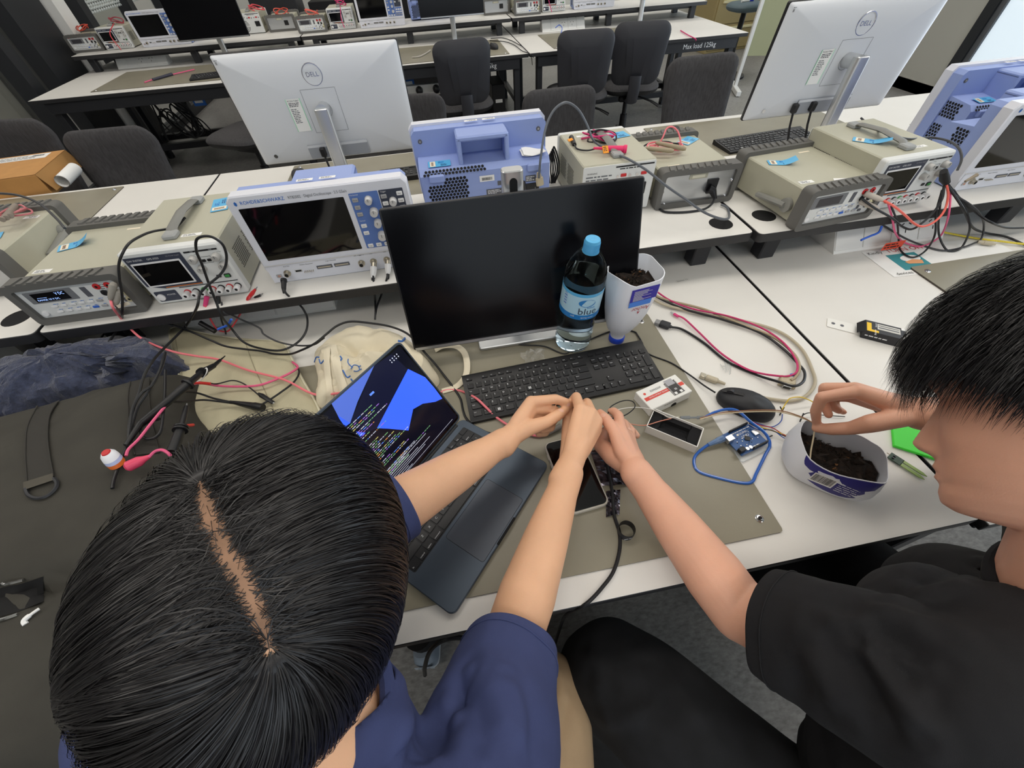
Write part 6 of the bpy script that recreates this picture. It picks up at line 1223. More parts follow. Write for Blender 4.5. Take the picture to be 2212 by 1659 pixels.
lead('test_lead','black lead from the plug with the orange flag to the pink clip',[(1240,312,.262),(1248,322,.260),(1270,325,.262),(1290,320,.266)],.0022,M_CABLE)
lead('serial_cable','grey cable arching high from the blue oscilloscope back to the grey power supply',[F_(1164,385,1.02),F_(1168,340,1.03),F_(1178,280,1.06),F_(1192,245,1.08),F_(1210,226,1.09),F_(1228,222,1.10),F_(1250,238,1.10),F_(1268,270,1.09),F_(1280,300,1.07),(1292,312,.268),(1330,332,.262),F_(1360,345,.96),F_(1400,370,.92),F_(1440,402,.87),F_(1480,430,.83),F_(1520,458,.79),F_(1555,472,.775),F_(1573,472,.78),(1575,460,RZ+.006),(1570,448,RZ+.006),(1558,442,RZ+.006)],.0032,mat('steel_grey_cable','#5d6269',.35))
b = MB(); a, c = F_(1163,372,1.030), F_(1167,400,1.028); b.tube([a,Vector(a).lerp(Vector(c),.4),Vector(a).lerp(Vector(c),.42),c],[.005,.008,.011,.011],mat('connector_beige','#b9ad93',.5),8,flat=.6); b.build('serial_plug',None,'beige serial plug in the blue oscilloscope back','plug')
b = MB(); a, c = Vector(F_(1540,412,.938)), Vector(F_(1545,430,.925)); b.tube([Vector(F_(1530,408,.943)),a,c],[.014,.011,.005],M_BLK,10); b.build('power_plug',None,'black power plug in the multimeter seen from the back','plug')
lead('power_lead','black power lead from the multimeter back lying on the riser',[F_(1544,428,.925),F_(1538,440,.905),(1520,452,RZ+.005),(1480,458,RZ+.004),(1440,458,RZ+.004),(1425,452,RZ+.004)],.0032,M_CABLE)
b = MB(); a, c = Vector(F_(1128,395,1.038)), Vector(F_(1136,418,1.01)); b.tube([a,a.lerp(c,.6),c],[.010,.008,.0045],M_BLK,10); b.build('power_plug',None,'black power plug in the blue oscilloscope back','plug')
for k in range(4):
    v = P(1190,398,RZ); cable('coiled_lead',('leftmost','second from left','third from left','rightmost')[k]+' strand of the black lead bundle between blue oscilloscope and power supply',[(v.x+.006*k-.01,v.y,DZ+RZ+.004),(v.x+.008*k-.016,v.y+.004*k,DZ+RZ+.05),(v.x+.004*k-.004,v.y+.003*k,DZ+RZ+.095+.005*k),(v.x+.007*k+.006,v.y,DZ+RZ+.05),(v.x+.004*k,v.y-.004,DZ+RZ+.004)],.0026,M_CABLE,group='bundled black leads')
c = P(1440,310,.235); coil('test_lead','coral lead coiled on the multimeter seen from the back',c,.052,2.2,mat('coral_lead','#ee7d86',.4),.222,.010,3,.5,-15)
coil('test_lead','black lead coiled under the coral one on the multimeter',c+Vector((-.01,.01,0)),.050,1.5,M_CABLE,.220,.010,6,.5,-15)
lead('test_lead','coral lead arching high above the coil on the multimeter',[(1420,318,.225),F_(1432,296,1.12),F_(1440,278,1.13),F_(1452,274,1.13),F_(1464,284,1.12),F_(1470,305,1.10),(1466,318,.225)],.0024,mat('coral_lead','#ee7d86',.4))
for q0,q1,lab in (((1416,308),(1482,322),'tan test probe on the coil, upper one'),((1395,320),(1455,326),'tan test probe on the coil, lower one')):
    b = MB(); a, c = P(*q0,.240), P(*q1,.232); b.tube([a,a.lerp(c,.1),a.lerp(c,.9),c],[.003,.0055,.0065,.004],mat('tan_probe','#a1937a',.5),10); b.build('test_probe',None,lab,'probe')
# left far multimeter
c = P(12,460,.235); coil('test_lead','dusty pink lead bundled on the multimeter at the left edge',c,.055,2.3,mat('dusty_pink_lead','#c9767c',.45),.222,.018,7,.6,20)
for k in range(3): b = MB(); a, c2 = P(5+9*k,475-4*k,.245), P(34-6*k,445+6*k,.240); b.tube([a,c2],[.006,.0075],mat('taupe_probe','#8a7f74',.55),10); b.build('test_probe',None,('taupe test probe on the left edge bundle, lowest','taupe test probe on the left edge bundle, middle','taupe test probe on the left edge bundle, topmost')[k],'probe')
lead('power_lead','grey black lead arching over the multimeter at the left edge',[F_(-10,417,1.15),F_(40,422,1.12),F_(85,440,1.08),F_(120,470,1.03),F_(140,493,.99)],.0030,M_GREYC)
# right bundle
jr = [Vector(F_(1893,427,.742)),Vector(F_(1885,437,.742))]
lead('test_lead','coral lead from the right multimeter swinging down and up to the power supply',[F_(1875,420,.745),F_(1905,432,.725),F_(1930,445,.70),F_(1955,465,.69),F_(1975,483,.69),F_(1995,489,.69),F_(2020,478,.70),F_(2040,455,.72),F_(2048,425,.74),F_(2045,400,.755),F_(2038,386,.765)],.0028,mat('coral_lead2','#ea6a5c',.4))
lead('test_lead','black lead from the right multimeter swinging under the coral one',[F_(1862,430,.745),F_(1890,450,.72),F_(1925,470,.70),F_(1950,490,.69),F_(1970,495,.69),F_(1990,483,.70),F_(2015,460,.72),F_(2035,430,.74),F_(2040,400,.76)],.0028,M_CABLE)
for q0,q1,lab in (((1868,418),(1908,433),'pale banana plug in the right multimeter, upper one'),((1858,434),(1898,452),'grey banana plug in the right multimeter, lower one')):
    b = MB(); a, c2 = Vector(F_(*q0,.752)), Vector(F_(*q1,.722)); b.tube([a,a.lerp(c2,.1),a.lerp(c2,.8),c2],[.006,.0075,.006,.0035],mat('pale_banana_plug','#b9b0a6',.5),10); b.build('banana_plug',None,lab,'plug')
lead('test_lead','magenta lead dropping from the right power supply to the bench',[F_(1918,438,.755),F_(1927,470,.74),F_(1933,500,.73),(1945,518,.02),(1965,528,.006),(1990,532,.005),(2015,522,.006),(2035,505,.03),F_(2048,470,.72),F_(2053,430,.74),F_(2052,410,.76)],.0024,mat('rose_lead','#e5608a',.4))
lead('test_lead','black lead looping over the printed notice',[F_(1925,445,.75),F_(1938,480,.73),(1941,515,.03),(1945,540,.008),(1965,555,.005),(1985,552,.006),(2005,535,.02),F_(2020,505,.70),F_(2022,460,.73),F_(2035,410,.76)],.0024,M_CABLE)
lead('test_lead','grey black lead from under the right multimeter over the notice',[(1866,465,.09),(1905,485,.06),(1950,512,.03),(1985,527,.006),(2035,541,.005),(2080,534,.006),(2110,523,.008)],.0026,M_GREYC)
lead('test_lead','black lead falling in a wide loop at the right of the notice',[F_(2040,398,.76),F_(2030,450,.73),(2028,505,.04),(2045,540,.006),(2070,540,.005),(2085,522,.02),F_(2095,490,.70),F_(2085,450,.73),F_(2060,410,.76)],.0026,M_CABLE)
lead('test_lead','black lead running from the right power supply towards the right edge',[F_(2045,395,.765),F_(2075,430,.745),F_(2110,460,.73),(2140,480,.09),(2175,492,.05),(2225,492,.03)],.0028,M_CABLE)
lead('power_lead','thick black lead crossing the right bench to the right edge',[F_(2048,402,.76),F_(2080,450,.72),(2100,490,.05),(2130,503,.01),(2175,512,.006),(2225,534,.006)],.0032,M_CABLE)
lead('test_lead','grey lead arcing to the beige plug at the right of the notice',[F_(2060,420,.75),F_(2100,445,.73),F_(2122,470,.72),(2125,495,.03),(2120,515,.012),(2112,522,.010)],.0024,M_GREYC)
b = MB(); a, c2 = P(2112,522,.010), P(2150,528,.008); b.tube([a,a.lerp(c2,.3),a.lerp(c2,.32),a.lerp(c2,.7),c2],[.004,.0055,.0065,.006,.003],M_VGA,10); b.build('coax_plug',None,'beige coax plug lying right of the printed notice','plug')
lead('braided_cord','yellow braided cord over the right static mat',[(2030,500,.01),(2060,506,.006),(2110,515,.006),(2160,521,.008),(2225,529,.008)],.0028,mat('yellow_braid','#d9c441',.6,noise=.3,nscale=800))
lead('power_lead','black lead over the right power supply handle',[F_(1860,255,1.12),F_(1880,272,1.06),(1910,287,.268),(1960,300,.262),F_(2010,297,.92),F_(2050,305,.86),F_(2072,322,.80),F_(2077,345,.77),F_(2068,368,.755)],.0028,M_GREYC)
b = MB(); v = Py(2040,385,.765); b.tube([v+Vector((-.02,0,.02)),v,v+Vector((.012,-.006,-.012))],[.008,.011,.008],M_BLK,10); b.build('lead_knot',None,'black strap knotting the leads at the right power supply','strap')
b = MB(); a, c2 = Vector(F_(2085,392,.75)), Vector(F_(2110,378,.755)); b.tube([a,c2],[.003,.005],mat('tan_clip','#8f8370',.5),8); b.build('lead_clip',None,'tan clip on the leads left of the right oscilloscope','clip')
# blue network plugs at the power boxes
for pts,lab in (([(1905,488,.09),(1898,502,.075),(1880,510,.070),(1866,516,.068),(1860,519,.066)],'blue network lead at the right power box'),([(500,690,.09),(492,702,.07),(478,708,.066),(470,712,.064)],'blue network lead at the left power box'),([(1212,72,.07),(1214,60,.08),(1208,54,.08),(1200,60,.07)],'blue network lead at the second row power box')):
    lead('network_lead',lab,pts,.0030,mat('network_blue','#2b62cf',.4))
# second row: leads on top of the instruments, cables beneath the benches
M_OR = mat('orange_red_lead','#d9523e',.45)
for (px,py,z,r0,m,lab) in ((182,66,.225,.05,M_OR,'orange lead heaped on the leftmost second row multimeter'),(255,50,.262,.05,mat('wine_lead','#a83a4a',.45),'wine red lead coiled on the leftmost second row power supply'),(608,30,.226,.06,M_OR,'orange red lead piled on the second row multimeter back'),(556,22,.262,.06,mat('crimson_lead','#df4a55',.4),'crimson lead piled on the second row power supply fan side'),(675,32,.226,.055,mat('coral_lead2','#ea6a5c',.4),'coral lead piled on the middle second row multimeter'),(737,12,.262,.04,M_PINK2,'magenta lead tied on the middle second row power supply')):
    v = P(px,py,z); coil('test_lead',lab,v,r0,1.8,m,z,.035,int(px),.6,0,.0035)
lead('test_lead','magenta lead hanging before the middle second row power supply',[F_(735,14,4.52),F_(737,40,4.51),F_(744,60,4.50)],.003,M_PINK2); lead('test_lead','red lead hanging before the leftmost second row power supply',[F_(245,52,4.52),F_(238,75,4.51),F_(262,108,4.49)],.003,mat('crimson_lead','#df4a55',.4))
lead('test_lead','magenta lead hanging before the second row power supply at the top edge',[F_(1184,-6,4.52),F_(1188,12,4.51),F_(1192,26,4.50)],.003,M_PINK2)
lead('test_lead','red and grey leads lying on the second row mat',[(312,178,.008),(330,172,.010),(355,165,.010),(385,158,.010),(420,150,.012)],.004,mat('rose_lead','#e5608a',.4))
b = MB(); a, c2 = P(330,172,.012), P(372,160,.012); b.tube([a,c2],[.008,.010],mat('dark_grip','#3a3a4a',.5),8); b.build('test_probe',None,'dark probe grips lying on the second row mat','probe')
lead('power_lead','pink lead end lying on the second row bench near its right end',[(1470,66,.008),(1485,75,.008),(1502,84,.006),(1503,88,-.01)],.004,M_PINK2)
lead('thin_leads','thin black leads tangled across the second row bench joint',[(1060,83,.006),(1085,82,.008),(1105,88,.006),(1118,95,.008),(1130,102,.006),(1146,118,.006),(1152,124,-.03)],.003,M_CABLE)
lead('thin_leads','second thin black lead across the second row bench joint',[(1058,88,.006),(1090,90,.008),(1112,98,.006),(1128,110,.008),(1144,116,.006),(1148,124,-.03),(1150,140,-.15)],.003,M_CABLE)
lead('probe_lead','white and grey lead lying on the second row mat by the black chair',[(890,124,.008),(905,122,.010),(918,116,.010),(930,108,.012)],.004,mat('pale_lead','#b9b4ac',.5))
rr = random.Random(11)
for k,(px,py,lab) in enumerate(((360,232,'black leads hanging in a bundle under the second row bench, first'),(372,236,'black leads hanging in a bundle under the second row bench, second'),(384,232,'black leads hanging in a bundle under the second row bench, third'),(396,230,'black leads hanging in a bundle under the second row bench, fourth'),(350,226,'black lead drooping at the left of the hanging bundle'))):
    v = Py(px,py,4.2); pts = [(v.x+rr.uniform(-.1,.1),4.2+rr.uniform(-.05,.05),DZ-.12+rr.uniform(-.02,.02))]
    for j in range(7): pts.append((v.x+.13*math.sin(j*1.1+k),4.2+.06*math.cos(j*1.3+k),DZ-.16-.26*abs(math.sin(j*.9+k*.4))))
    cable('hanging_lead',lab,pts,.006,M_CABLE,k=6,n=6)
for k,(px,py) in enumerate(((426,212),(884,185))):
    v = Py(px,py,3.98); b = MB(); b.box((v.x,3.98,v.z),(.09,.012,.10),M_INKB,.003,None); b.add([(v.x-.03,3.973,v.z-.03),(v.x+.03,3.973,v.z-.03),(v.x+.03,3.973,v.z+.03),(v.x-.03,3.973,v.z+.03)],[(0,1,2,3)],M_PAPER); b.build('blue_tag',None,('blue tag hanging by the black bundle of leads','blue tag hanging under the second row bench by the chair')[k],'tag')
o = thing('power_rail','white power rail with black plugs under the second row bench','outlet',(*Py(905,160,3.95)[:2],DZ-.20))
b = MB(); b.box((0,0,0),(.9,.05,.07),M_PWR,.003); b.build('rail',o)
for x in (-.16,-.02,.12,.3): b = MB(); b.lathe([(.03,0),(.026,.035),(.01,.045)],M_BLK,12,T(x,-.025,0)@R('X',90)); b.build('plug',o)
# ------------------------------------------------------------------ people
M_SKINL = mat('skin_warm','#e3b18d',.5,noise=.05,nscale=18,bump=.10,bscale=500,sss=.12); M_SKINR = mat('skin_rosy','#e0a98e',.5,noise=.06,nscale=16,bump=.10,bscale=500,sss=.12)
M_HAIR = mat('black_hair','#151315',.38,spec=.55); M_SCALP = mat('scalp','#8f6d55',.6,noise=.25,nscale=60)
M_NAVY = mat('navy_cotton','#3b446e',.88,noise=.05,nscale=30,bump=.35,bscale=1500); M_BLKC = mat('black_cotton','#17171a',.9,noise=.08,nscale=30,bump=.35,bscale=1500); M_DENIM = mat('black_denim','#17181b',.85,noise=.35,nscale=26,bump=.4,bscale=1600); M_BEIGE = mat('beige_twill','#b79c7b',.85,noise=.05,nscale=24,bump=.35,bscale=1500)
M_NAIL = mat('nail','#e6b7a2',.3)
def V(*a): return Vector(a)
_ico = {}
def ball(b, c, r, m, M=None):
    if not _ico:
        bm = bmesh.new(); bmesh.ops.create_icosphere(bm,subdivisions=3,radius=1); _ico['v'] = [tuple(v.co) for v in bm.verts]; _ico['f'] = [tuple(v.index for v in f.verts) for f in bm.faces]; bm.free()
    MM = T(*c)@(M if M is not None else Matrix())@S(*((r,r,r) if not isinstance(r,tuple) else r)); b.add(_ico['v'],_ico['f'],m,MM)
def chain(b, pts, rad, m, k=0):
    if k:
        q = catmull(pts,k); n = len(pts)-1; rr_ = []
        for i in range(len(q)): t = i/k; j = min(int(t),n-1); rr_.append(rad[j]+(rad[j+1]-rad[j])*(t-j))
        pts, rad = q, rr_
    for i in range(len(pts)): ball(b,pts[i],rad[i],m)
    for i in range(len(pts)-1): b.tube([pts[i],pts[i+1]],[rad[i],rad[i+1]],m,28)
def oval(b, pts, ab, side, m, n=24, k=4):
    """closed tube of elliptical section; side gives the direction of the wide axis"""
    q = catmull(pts,k); N = len(q); A = []
    for i in range(N): t = i/k; j = min(int(t),len(pts)-2); u = t-j; A.append((ab[j][0]*(1-u)+ab[j+1][0]*u, ab[j][1]*(1-u)+ab[j+1][1]*u))
    v = []; f = []; side = Vector(side).normalized()
    for i in range(N):
        t = (q[min(i+1,N-1)]-q[max(i-1,0)]).normalized(); x = (side-t*side.dot(t)).normalized(); y = t.cross(x)
        for j in range(n): a = 2*PI*j/n; v.append(q[i]+x*math.cos(a)*A[i][0]+y*math.sin(a)*A[i][1])
    for i in range(N-1):
        for j in range(n): l=(j+1)%n; f.append((i*n+j,i*n+l,(i+1)*n+l,(i+1)*n+j))
    f.append(tuple(range(n-1,-1,-1))); f.append(tuple((N-1)*n+j for j in range(n))); b.add(v,f,m)
    ball(b,q[0],(A[0][0]*.98,A[0][1]*.98,A[0][1]*.6),m,x_axis(side)); ball(b,q[-1],(A[-1][0]*.98,A[-1][1]*.98,A[-1][1]*.5),m,x_axis(side))
def x_axis(s): s = Vector(s).normalized(); z = Vector((0,0,1)); z = (z-s*s.z).normalized(); y = z.cross(s); return Matrix(((s.x,y.x,z.x,0),(s.y,y.y,z.y,0),(s.z,y.z,z.z,0),(0,0,0,1)))
def remesh(b, vox, smooth, fac=.5):
    o = bpy.data.objects.new('tmp',b.mesh('tmp')); COL.objects.link(o)
    m = o.modifiers.new('r','REMESH'); m.mode = 'VOXEL'; m.voxel_size = vox
    if smooth: s = o.modifiers.new('s','SMOOTH'); s.factor = fac; s.iterations = smooth
    dg = bpy.context.evaluated_depsgraph_get(); me = bpy.data.meshes.new_from_object(o.evaluated_get(dg)); bpy.data.objects.remove(o)
    n = len(me.vertices); co = np.empty(n*3); me.vertices.foreach_get('co',co); F = [tuple(p.vertices) for p in me.polygons]; bpy.data.meshes.remove(me)
    return Sculpt(co.reshape(-1,3),F)
class Sculpt:
    def __init__(s, V_, F): s.V = V_; s.F = F; s.arr()
    def arr(s):
        s.Q = np.array([q if len(q)==4 else (*q,q[-1]) for q in s.F]); s.tri()
    def tri(s): s.bvh = BVHTree.FromPolygons(s.V.tolist(), s.F)
    def hit(s, px, py):
        d = Vector(ray(px,py)).normalized(); h = s.bvh.ray_cast(Vector(CAM), d)
        n = h[1]
        if n is not None and n.dot(d) > 0: n = -n
        return h[0], n
    def normals(s):
        P0, P1, P2, P3 = (s.V[s.Q[:,i]] for i in range(4)); n = np.cross(P2-P0,P3-P1); N = np.zeros_like(s.V)
        for i in range(4): np.add.at(N,s.Q[:,i],n)
        return N/np.maximum(np.linalg.norm(N,axis=1),1e-12)[:,None]
    def ridge(s, items, k=6):
        N = s.normals(); D = np.zeros(len(s.V))
        for pts, w, amp in items:
            h = [s.hit(*p)[0] if len(p)==2 else Vector(p) for p in pts]; h = [p for p in h if p is not None]
            if len(h) < 2: continue
            h = np.array([tuple(p) for p in catmull(h,k)]); m = np.full(len(s.V),9.)
            for i in range(len(h)-1):
                a, e = h[i], h[i+1]-h[i]; t = np.clip(((s.V-a)@e)/max(e@e,1e-12),0,1); m = np.minimum(m,np.linalg.norm(s.V-(a+t[:,None]*e),axis=1))
            L = np.linalg.norm(np.diff(h,axis=0),axis=1).sum(); e0 = np.linalg.norm(s.V-h[0],axis=1); e1 = np.linalg.norm(s.V-h[-1],axis=1)
            D += amp*np.exp(-(m/w)**2)*np.clip(np.minimum(e0,e1)/(w*1.5),.25,1)
        s.V = s.V+N*D[:,None]; s.tri(); return s
    def noise(s, amp, scale, seed=0):
        from mathutils import noise as nz
        N = s.normals(); D = np.array([nz.noise(Vector(v)*scale+Vector((seed,seed*2,0))) for v in s.V.tolist()])*amp
        s.V = s.V+N*D[:,None]; s.tri(); return s
    def cut(s, p, n, rad):                    # open the cloth at a hem plane
        p, n = Vector(p), Vector(n).normalized(); bm = bmesh.new(); vs = [bm.verts.new(v) for v in s.V.tolist()]
        for q in s.F: bm.faces.new([vs[i] for i in q])
        fs = [f for f in bm.faces if (f.calc_center_median()-p).length < rad]; es = {e for f in fs for e in f.edges}; vv_ = {v for f in fs for v in f.verts}
        bmesh.ops.bisect_plane(bm,geom=list(vv_)+list(es)+fs,plane_co=p,plane_no=n)
        dead = [f for f in bm.faces if (f.calc_center_median()-p).length < rad and (f.calc_center_median()-p).dot(n) > 1e-5]
        bmesh.ops.delete(bm,geom=dead,context='FACES'); bmesh.ops.triangulate(bm,faces=[f for f in bm.faces if len(f.verts) > 4])
        bm.verts.index_update(); s.V = np.array([tuple(v.co) for v in bm.verts]); s.F = [tuple(v.index for v in f.verts) for f in bm.faces]; bm.free()
        s.arr(); return s
    def obj(s, name, parent, m, thick=0):
        me = bpy.data.meshes.new(name); me.from_pydata(s.V.tolist(),[],s.F); me.materials.append(m); me.polygons.foreach_set('use_smooth',[True]*len(s.F)); me.update()
        o = bpy.data.objects.new(name,me); COL.objects.link(o)
        if thick: q = o.modifiers.new('cloth_thickness','SOLIDIFY'); q.thickness = thick; q.offset = -1
        if parent is not None: o.parent = parent; o.matrix_parent_inverse = parent.matrix_basis.inverted()
        return o
def frame3(up, f):
    up = Vector(up).normalized(); f = Vector(f); f = (f-up*f.dot(up)).normalized(); return f.cross(up), f, up
def headmesh(b, C, up, fw, m, sc=1.0):
    r, f, u = frame3(up,fw); nz_, nf = 70, 72
    zs = np.array([.1185,.115,.108,.10,.08,.06,.04,.02,.005,-.02,-.04,-.055,-.065,-.078,-.085,-.095,-.108,-.116,-.122,-.124])
    Fz = [0.004,.026,.048,.062,.080,.090,.095,.098,.089,.090,.090,.090,.091,.091,.088,.092,.090,.078,.045,.006]
    Bz = [0.004,.030,.052,.066,.088,.098,.103,.104,.103,.098,.090,.080,.073,.062,.055,.046,.036,.028,.016,.004]
    Wz = [0.004,.026,.044,.052,.065,.073,.077,.078,.077,.074,.072,.068,.065,.059,.055,.048,.036,.026,.012,.003]
    Z = np.concatenate([np.linspace(.1185,.10,8)[:-1],np.linspace(.10,-.10,52),np.linspace(-.10,-.124,12)[1:]])
    it = lambda A: np.interp(-Z,-zs,A)
    F_1, B_1, W_1 = it(Fz), it(Bz), it(Wz)
    N = np.interp(-Z,-np.array([.03,.012,0,-.02,-.035,-.045,-.052,-.058,-.064]),[0,0,.002,.011,.019,.0235,.019,.006,0]); NW = np.interp(-Z,[-.0,.03,.05],[.0075,.010,.0145])
    lip = .006*np.exp(-((Z+.069)/.0045)**2)+.006*np.exp(-((Z+.081)/.005)**2)-.004*np.exp(-((Z+.0752)/.0018)**2)
    v = []
    for i,z in enumerate(Z):
        for j in range(nf):
            a = 2*PI*j/nf; x = W_1[i]*math.copysign(abs(math.sin(a))**.9,math.sin(a)); c = math.cos(a); y = (F_1[i] if c>0 else B_1[i])*math.copysign(abs(c)**(.78 if c>0 else .95),c)
            if c > 0:
                y += N[i]*math.exp(-(x/NW[i])**2)+lip[i]*math.exp(-(x/.020)**4)
                y -= .010*math.exp(-((abs(x)-.033)/.014)**2-((z-.002)/.010)**2)
                y += .006*math.exp(-((abs(x)-.032)/.011)**2-((z+.001)/.0065)**2)
                y += .004*math.exp(-((abs(x)-.035)/.02)**2-((z-.022)/.007)**2)
                y += .006*math.exp(-((abs(x)-.014)/.006)**2-((z+.050)/.006)**2)
                y += .004*math.exp(-((abs(x)-.045)/.018)**2-((z+.035)/.016)**2)
            v.append(C+(r*x+f*y+u*z)*sc)
    n = len(Z); F = [(i*nf+j,i*nf+(j+1)%nf,(i+1)*nf+(j+1)%nf,(i+1)*nf+j) for i in range(n-1) for j in range(nf)]
    F = [q[::-1] for q in F]; F.append(tuple(range(nf))[::1]); F.append(tuple((n-1)*nf+j for j in range(nf-1,-1,-1))); b.add(v,F,m)
    for s in (-1,1):                          # ears
        e = C+(r*(s*.077)+f*(-.012)+u*(-.012))*sc; Mx = Matrix(((r.x,f.x,u.x,0),(r.y,f.y,u.y,0),(r.z,f.z,u.z,0),(0,0,0,1)))
        pts = [e+(r*(s*(.008+.007*math.sin(t*PI)))+f*(.016*math.cos(PI*.5+t*PI*1.25)*1.0)+u*(.031*math.sin(PI*.62-t*PI*1.25)))*sc for t in np.linspace(0,1,9)]
        chain(b,pts,[.0042]*8+[.006],m); ball(b,e+r*(s*.004),(.006,.014,.024),m,Mx)
    return r, f, u
def strands(name, parent, roots, flow, seglen, nseg, lift, width, m, seed=0, jit=.25, clump=.5, centre=(0,0,0)):
    """hair strands grown together along a flow field; every strand is a thin three sided prism"""
    rg = np.random.default_rng(seed); n = len(roots); p = roots.copy(); path = [p.copy()]; d = None
    J = rg.normal(size=(n,3))*jit; nc = max(1,n//22); cidx = rg.integers(0,nc,n); CJ = rg.normal(size=(nc,3))*clump; L = seglen*rg.uniform(.7,1.1,n)
    for k in range(nseg):
        g = flow(p,k/nseg)+(J*.35+CJ[cidx]*.5)*(.3+.7*k/nseg)
        g /= np.maximum(np.linalg.norm(g,axis=1),1e-9)[:,None]
        d = g if d is None else .55*d+.45*g; d /= np.linalg.norm(d,axis=1)[:,None]
        p = p+d*L[:,None]; p = lift(p,(k+1)/nseg,cidx); path.append(p.copy())
    X = np.stack(path,1); t = np.gradient(X,axis=1); t /= np.maximum(np.linalg.norm(t,axis=2),1e-9)[:,:,None]
    nrm = X-np.asarray(centre)[None,None,:]; nrm /= np.linalg.norm(nrm,axis=2)[:,:,None]; nrm = nrm+rg.normal(size=(n,1,3))*.35
    a = np.cross(t,nrm); a /= np.maximum(np.linalg.norm(a,axis=2),1e-9)[:,:,None]; K = nseg+1
    w = (width*rg.uniform(.6,1.3,n))[:,None]*np.interp(np.linspace(0,1,K),[0,.15,.7,1],[.7,1,.9,.12])[None,:]
    V3 = np.stack([X-a*w[:,:,None],X+a*w[:,:,None]],2).reshape(-1,3)
    i = np.arange(n)[:,None]*K*2; k = np.arange(nseg)[None,:]*2
    F = np.stack([i+k,i+k+1,i+k+3,i+k+2],-1).reshape(-1,4)
    me = bpy.data.meshes.new(name); me.vertices.add(len(V3)); me.vertices.foreach_set('co',V3.ravel()); me.loops.add(F.size); me.loops.foreach_set('vertex_index',F.ravel().astype(np.int32))
    me.polygons.add(len(F)); me.polygons.foreach_set('loop_start',np.arange(0,F.size,4,dtype=np.int32)); me.polygons.foreach_set('loop_total',np.full(len(F),4,np.int32)); me.polygons.foreach_set('use_smooth',np.ones(len(F),bool))
    me.materials.append(m); me.update(); me.validate()
    o = bpy.data.objects.new(name,me); COL.objects.link(o)
    if parent is not None: o.parent = parent; o.matrix_parent_inverse = parent.matrix_basis.inverted()
    return o
def hand(b, m, wrist, mc, fingers, thumb, wr=.024, rad=(.0105,.0092,.0082,.0068)):
    """wrist point; knuckle points; finger joints after the knuckle; thumb joints from its base"""
    w = P(*wrist); K = [P(*q) for q in mc]
    for i,q in enumerate(K):
        a = w.lerp(q,.12); chain(b,[a,w.lerp(q,.5),q],[wr*.62,.0150,.0118-.0010*(i==3)],m)
    for i in range(len(K)-1): chain(b,[w.lerp(K[i].lerp(K[i+1],.5),.45),K[i].lerp(K[i+1],.5)],[.0150,.0112],m)
    for i,fg in enumerate(fingers):
        s = (1,1.02,.97,.84)[i]; chain(b,[K[i]]+[P(*q) for q in fg],[r_*s for r_ in (.0108,.0094,.0084,.0066)][:len(fg)+1],m)
    mid_ = K[1].lerp(K[2],.5); chain(b,[w.lerp(mid_,-.18),w,w.lerp(mid_,.30),w.lerp(mid_,.5)],[.0235*wr/.024,.0225*wr/.024,.0195,.0165],m)
    th = [P(*q) for q in thumb]; chain(b,[w.lerp(th[0],.3)]+th,[.0160,.0150,.0112,.0105,.0078][:len(th)+1],m)
    return K, th
def nail(o, sc_, px, py, rad, ang, label=None):
    h, n = sc_.hit(px,py)
    if h is None: return
    x = Vector((math.cos(ang),math.sin(ang),0)); x = (x-n*x.dot(n)).normalized(); y = n.cross(x); b = MB(); v = []
    for i in range(14): a = 2*PI*i/14; q = h+x*math.cos(a)*rad*1.25+y*math.sin(a)*rad; hh = sc_.bvh.find_nearest(q); v.append(hh[0]+hh[1]*(.0004 if hh[1].dot(n)>0 else -.0004))
    b.add([h+n*.0007]+v,[(0,1+i,1+(i+1)%14) for i in range(14)],M_NAIL); k = b.build('fingernail',o); k.matrix_parent_inverse = o.matrix_basis.inverted() if o.parent is None else Matrix()
# ---------------------------------------------------------- person on the left (navy shirt)
pl = thing('person','person in navy shirt bending over the laptop, dark hair seen from above','person',(-.66,-.3,0))
HC, HU, HF = V(-.66,0,DZ+.37), V(.42,.08,.9), V(-.1,.95,-.1)
b = MB(); hr, hf, hu = headmesh(b,HC,HU,HF,M_SKINL,1.0)
NB = V(-.655,-.10,DZ+.235)                     # neck base
chain(b,[HC-hu*.05-hf*.03,HC-hu*.10-hf*.03,NB],[.062,.056,.060],M_SKINL)
SR, SL = V(-.555,-.20,DZ+.19), V(-.84,-.03,DZ+.185)
oval(b,[V(-.66,-.46,DZ-.25),V(-.67,-.36,DZ-.02),V(-.68,-.20,DZ+.13),NB+V(-.01,-.01,-.01)],[(.14,.09),(.14,.09),(.15,.085),(.07,.05)],(.86,-.5,0),M_SKINL)
ER, WR = P(1108,1375,.075), P(1228,1022,.105)
chain(b,[SR,SR.lerp(ER,.5),ER],[.048,.042,.038],M_SKINL,4)
chain(b,[ER,ER.lerp(WR,.22),ER.lerp(WR,.55),ER.lerp(WR,.85),WR],[.039,.0405,.034,.0255,.0245],M_SKINL,4)
EL, WL = P(800,1133,.16), P(1088,954,.105)
chain(b,[SL,SL.lerp(EL,.5),EL],[.048,.043,.041],M_SKINL,4)
chain(b,[EL,EL.lerp(WL,.25),EL.lerp(WL,.6),EL.lerp(WL,.87),WL],[.041,.041,.034,.0255,.0245],M_SKINL,4)
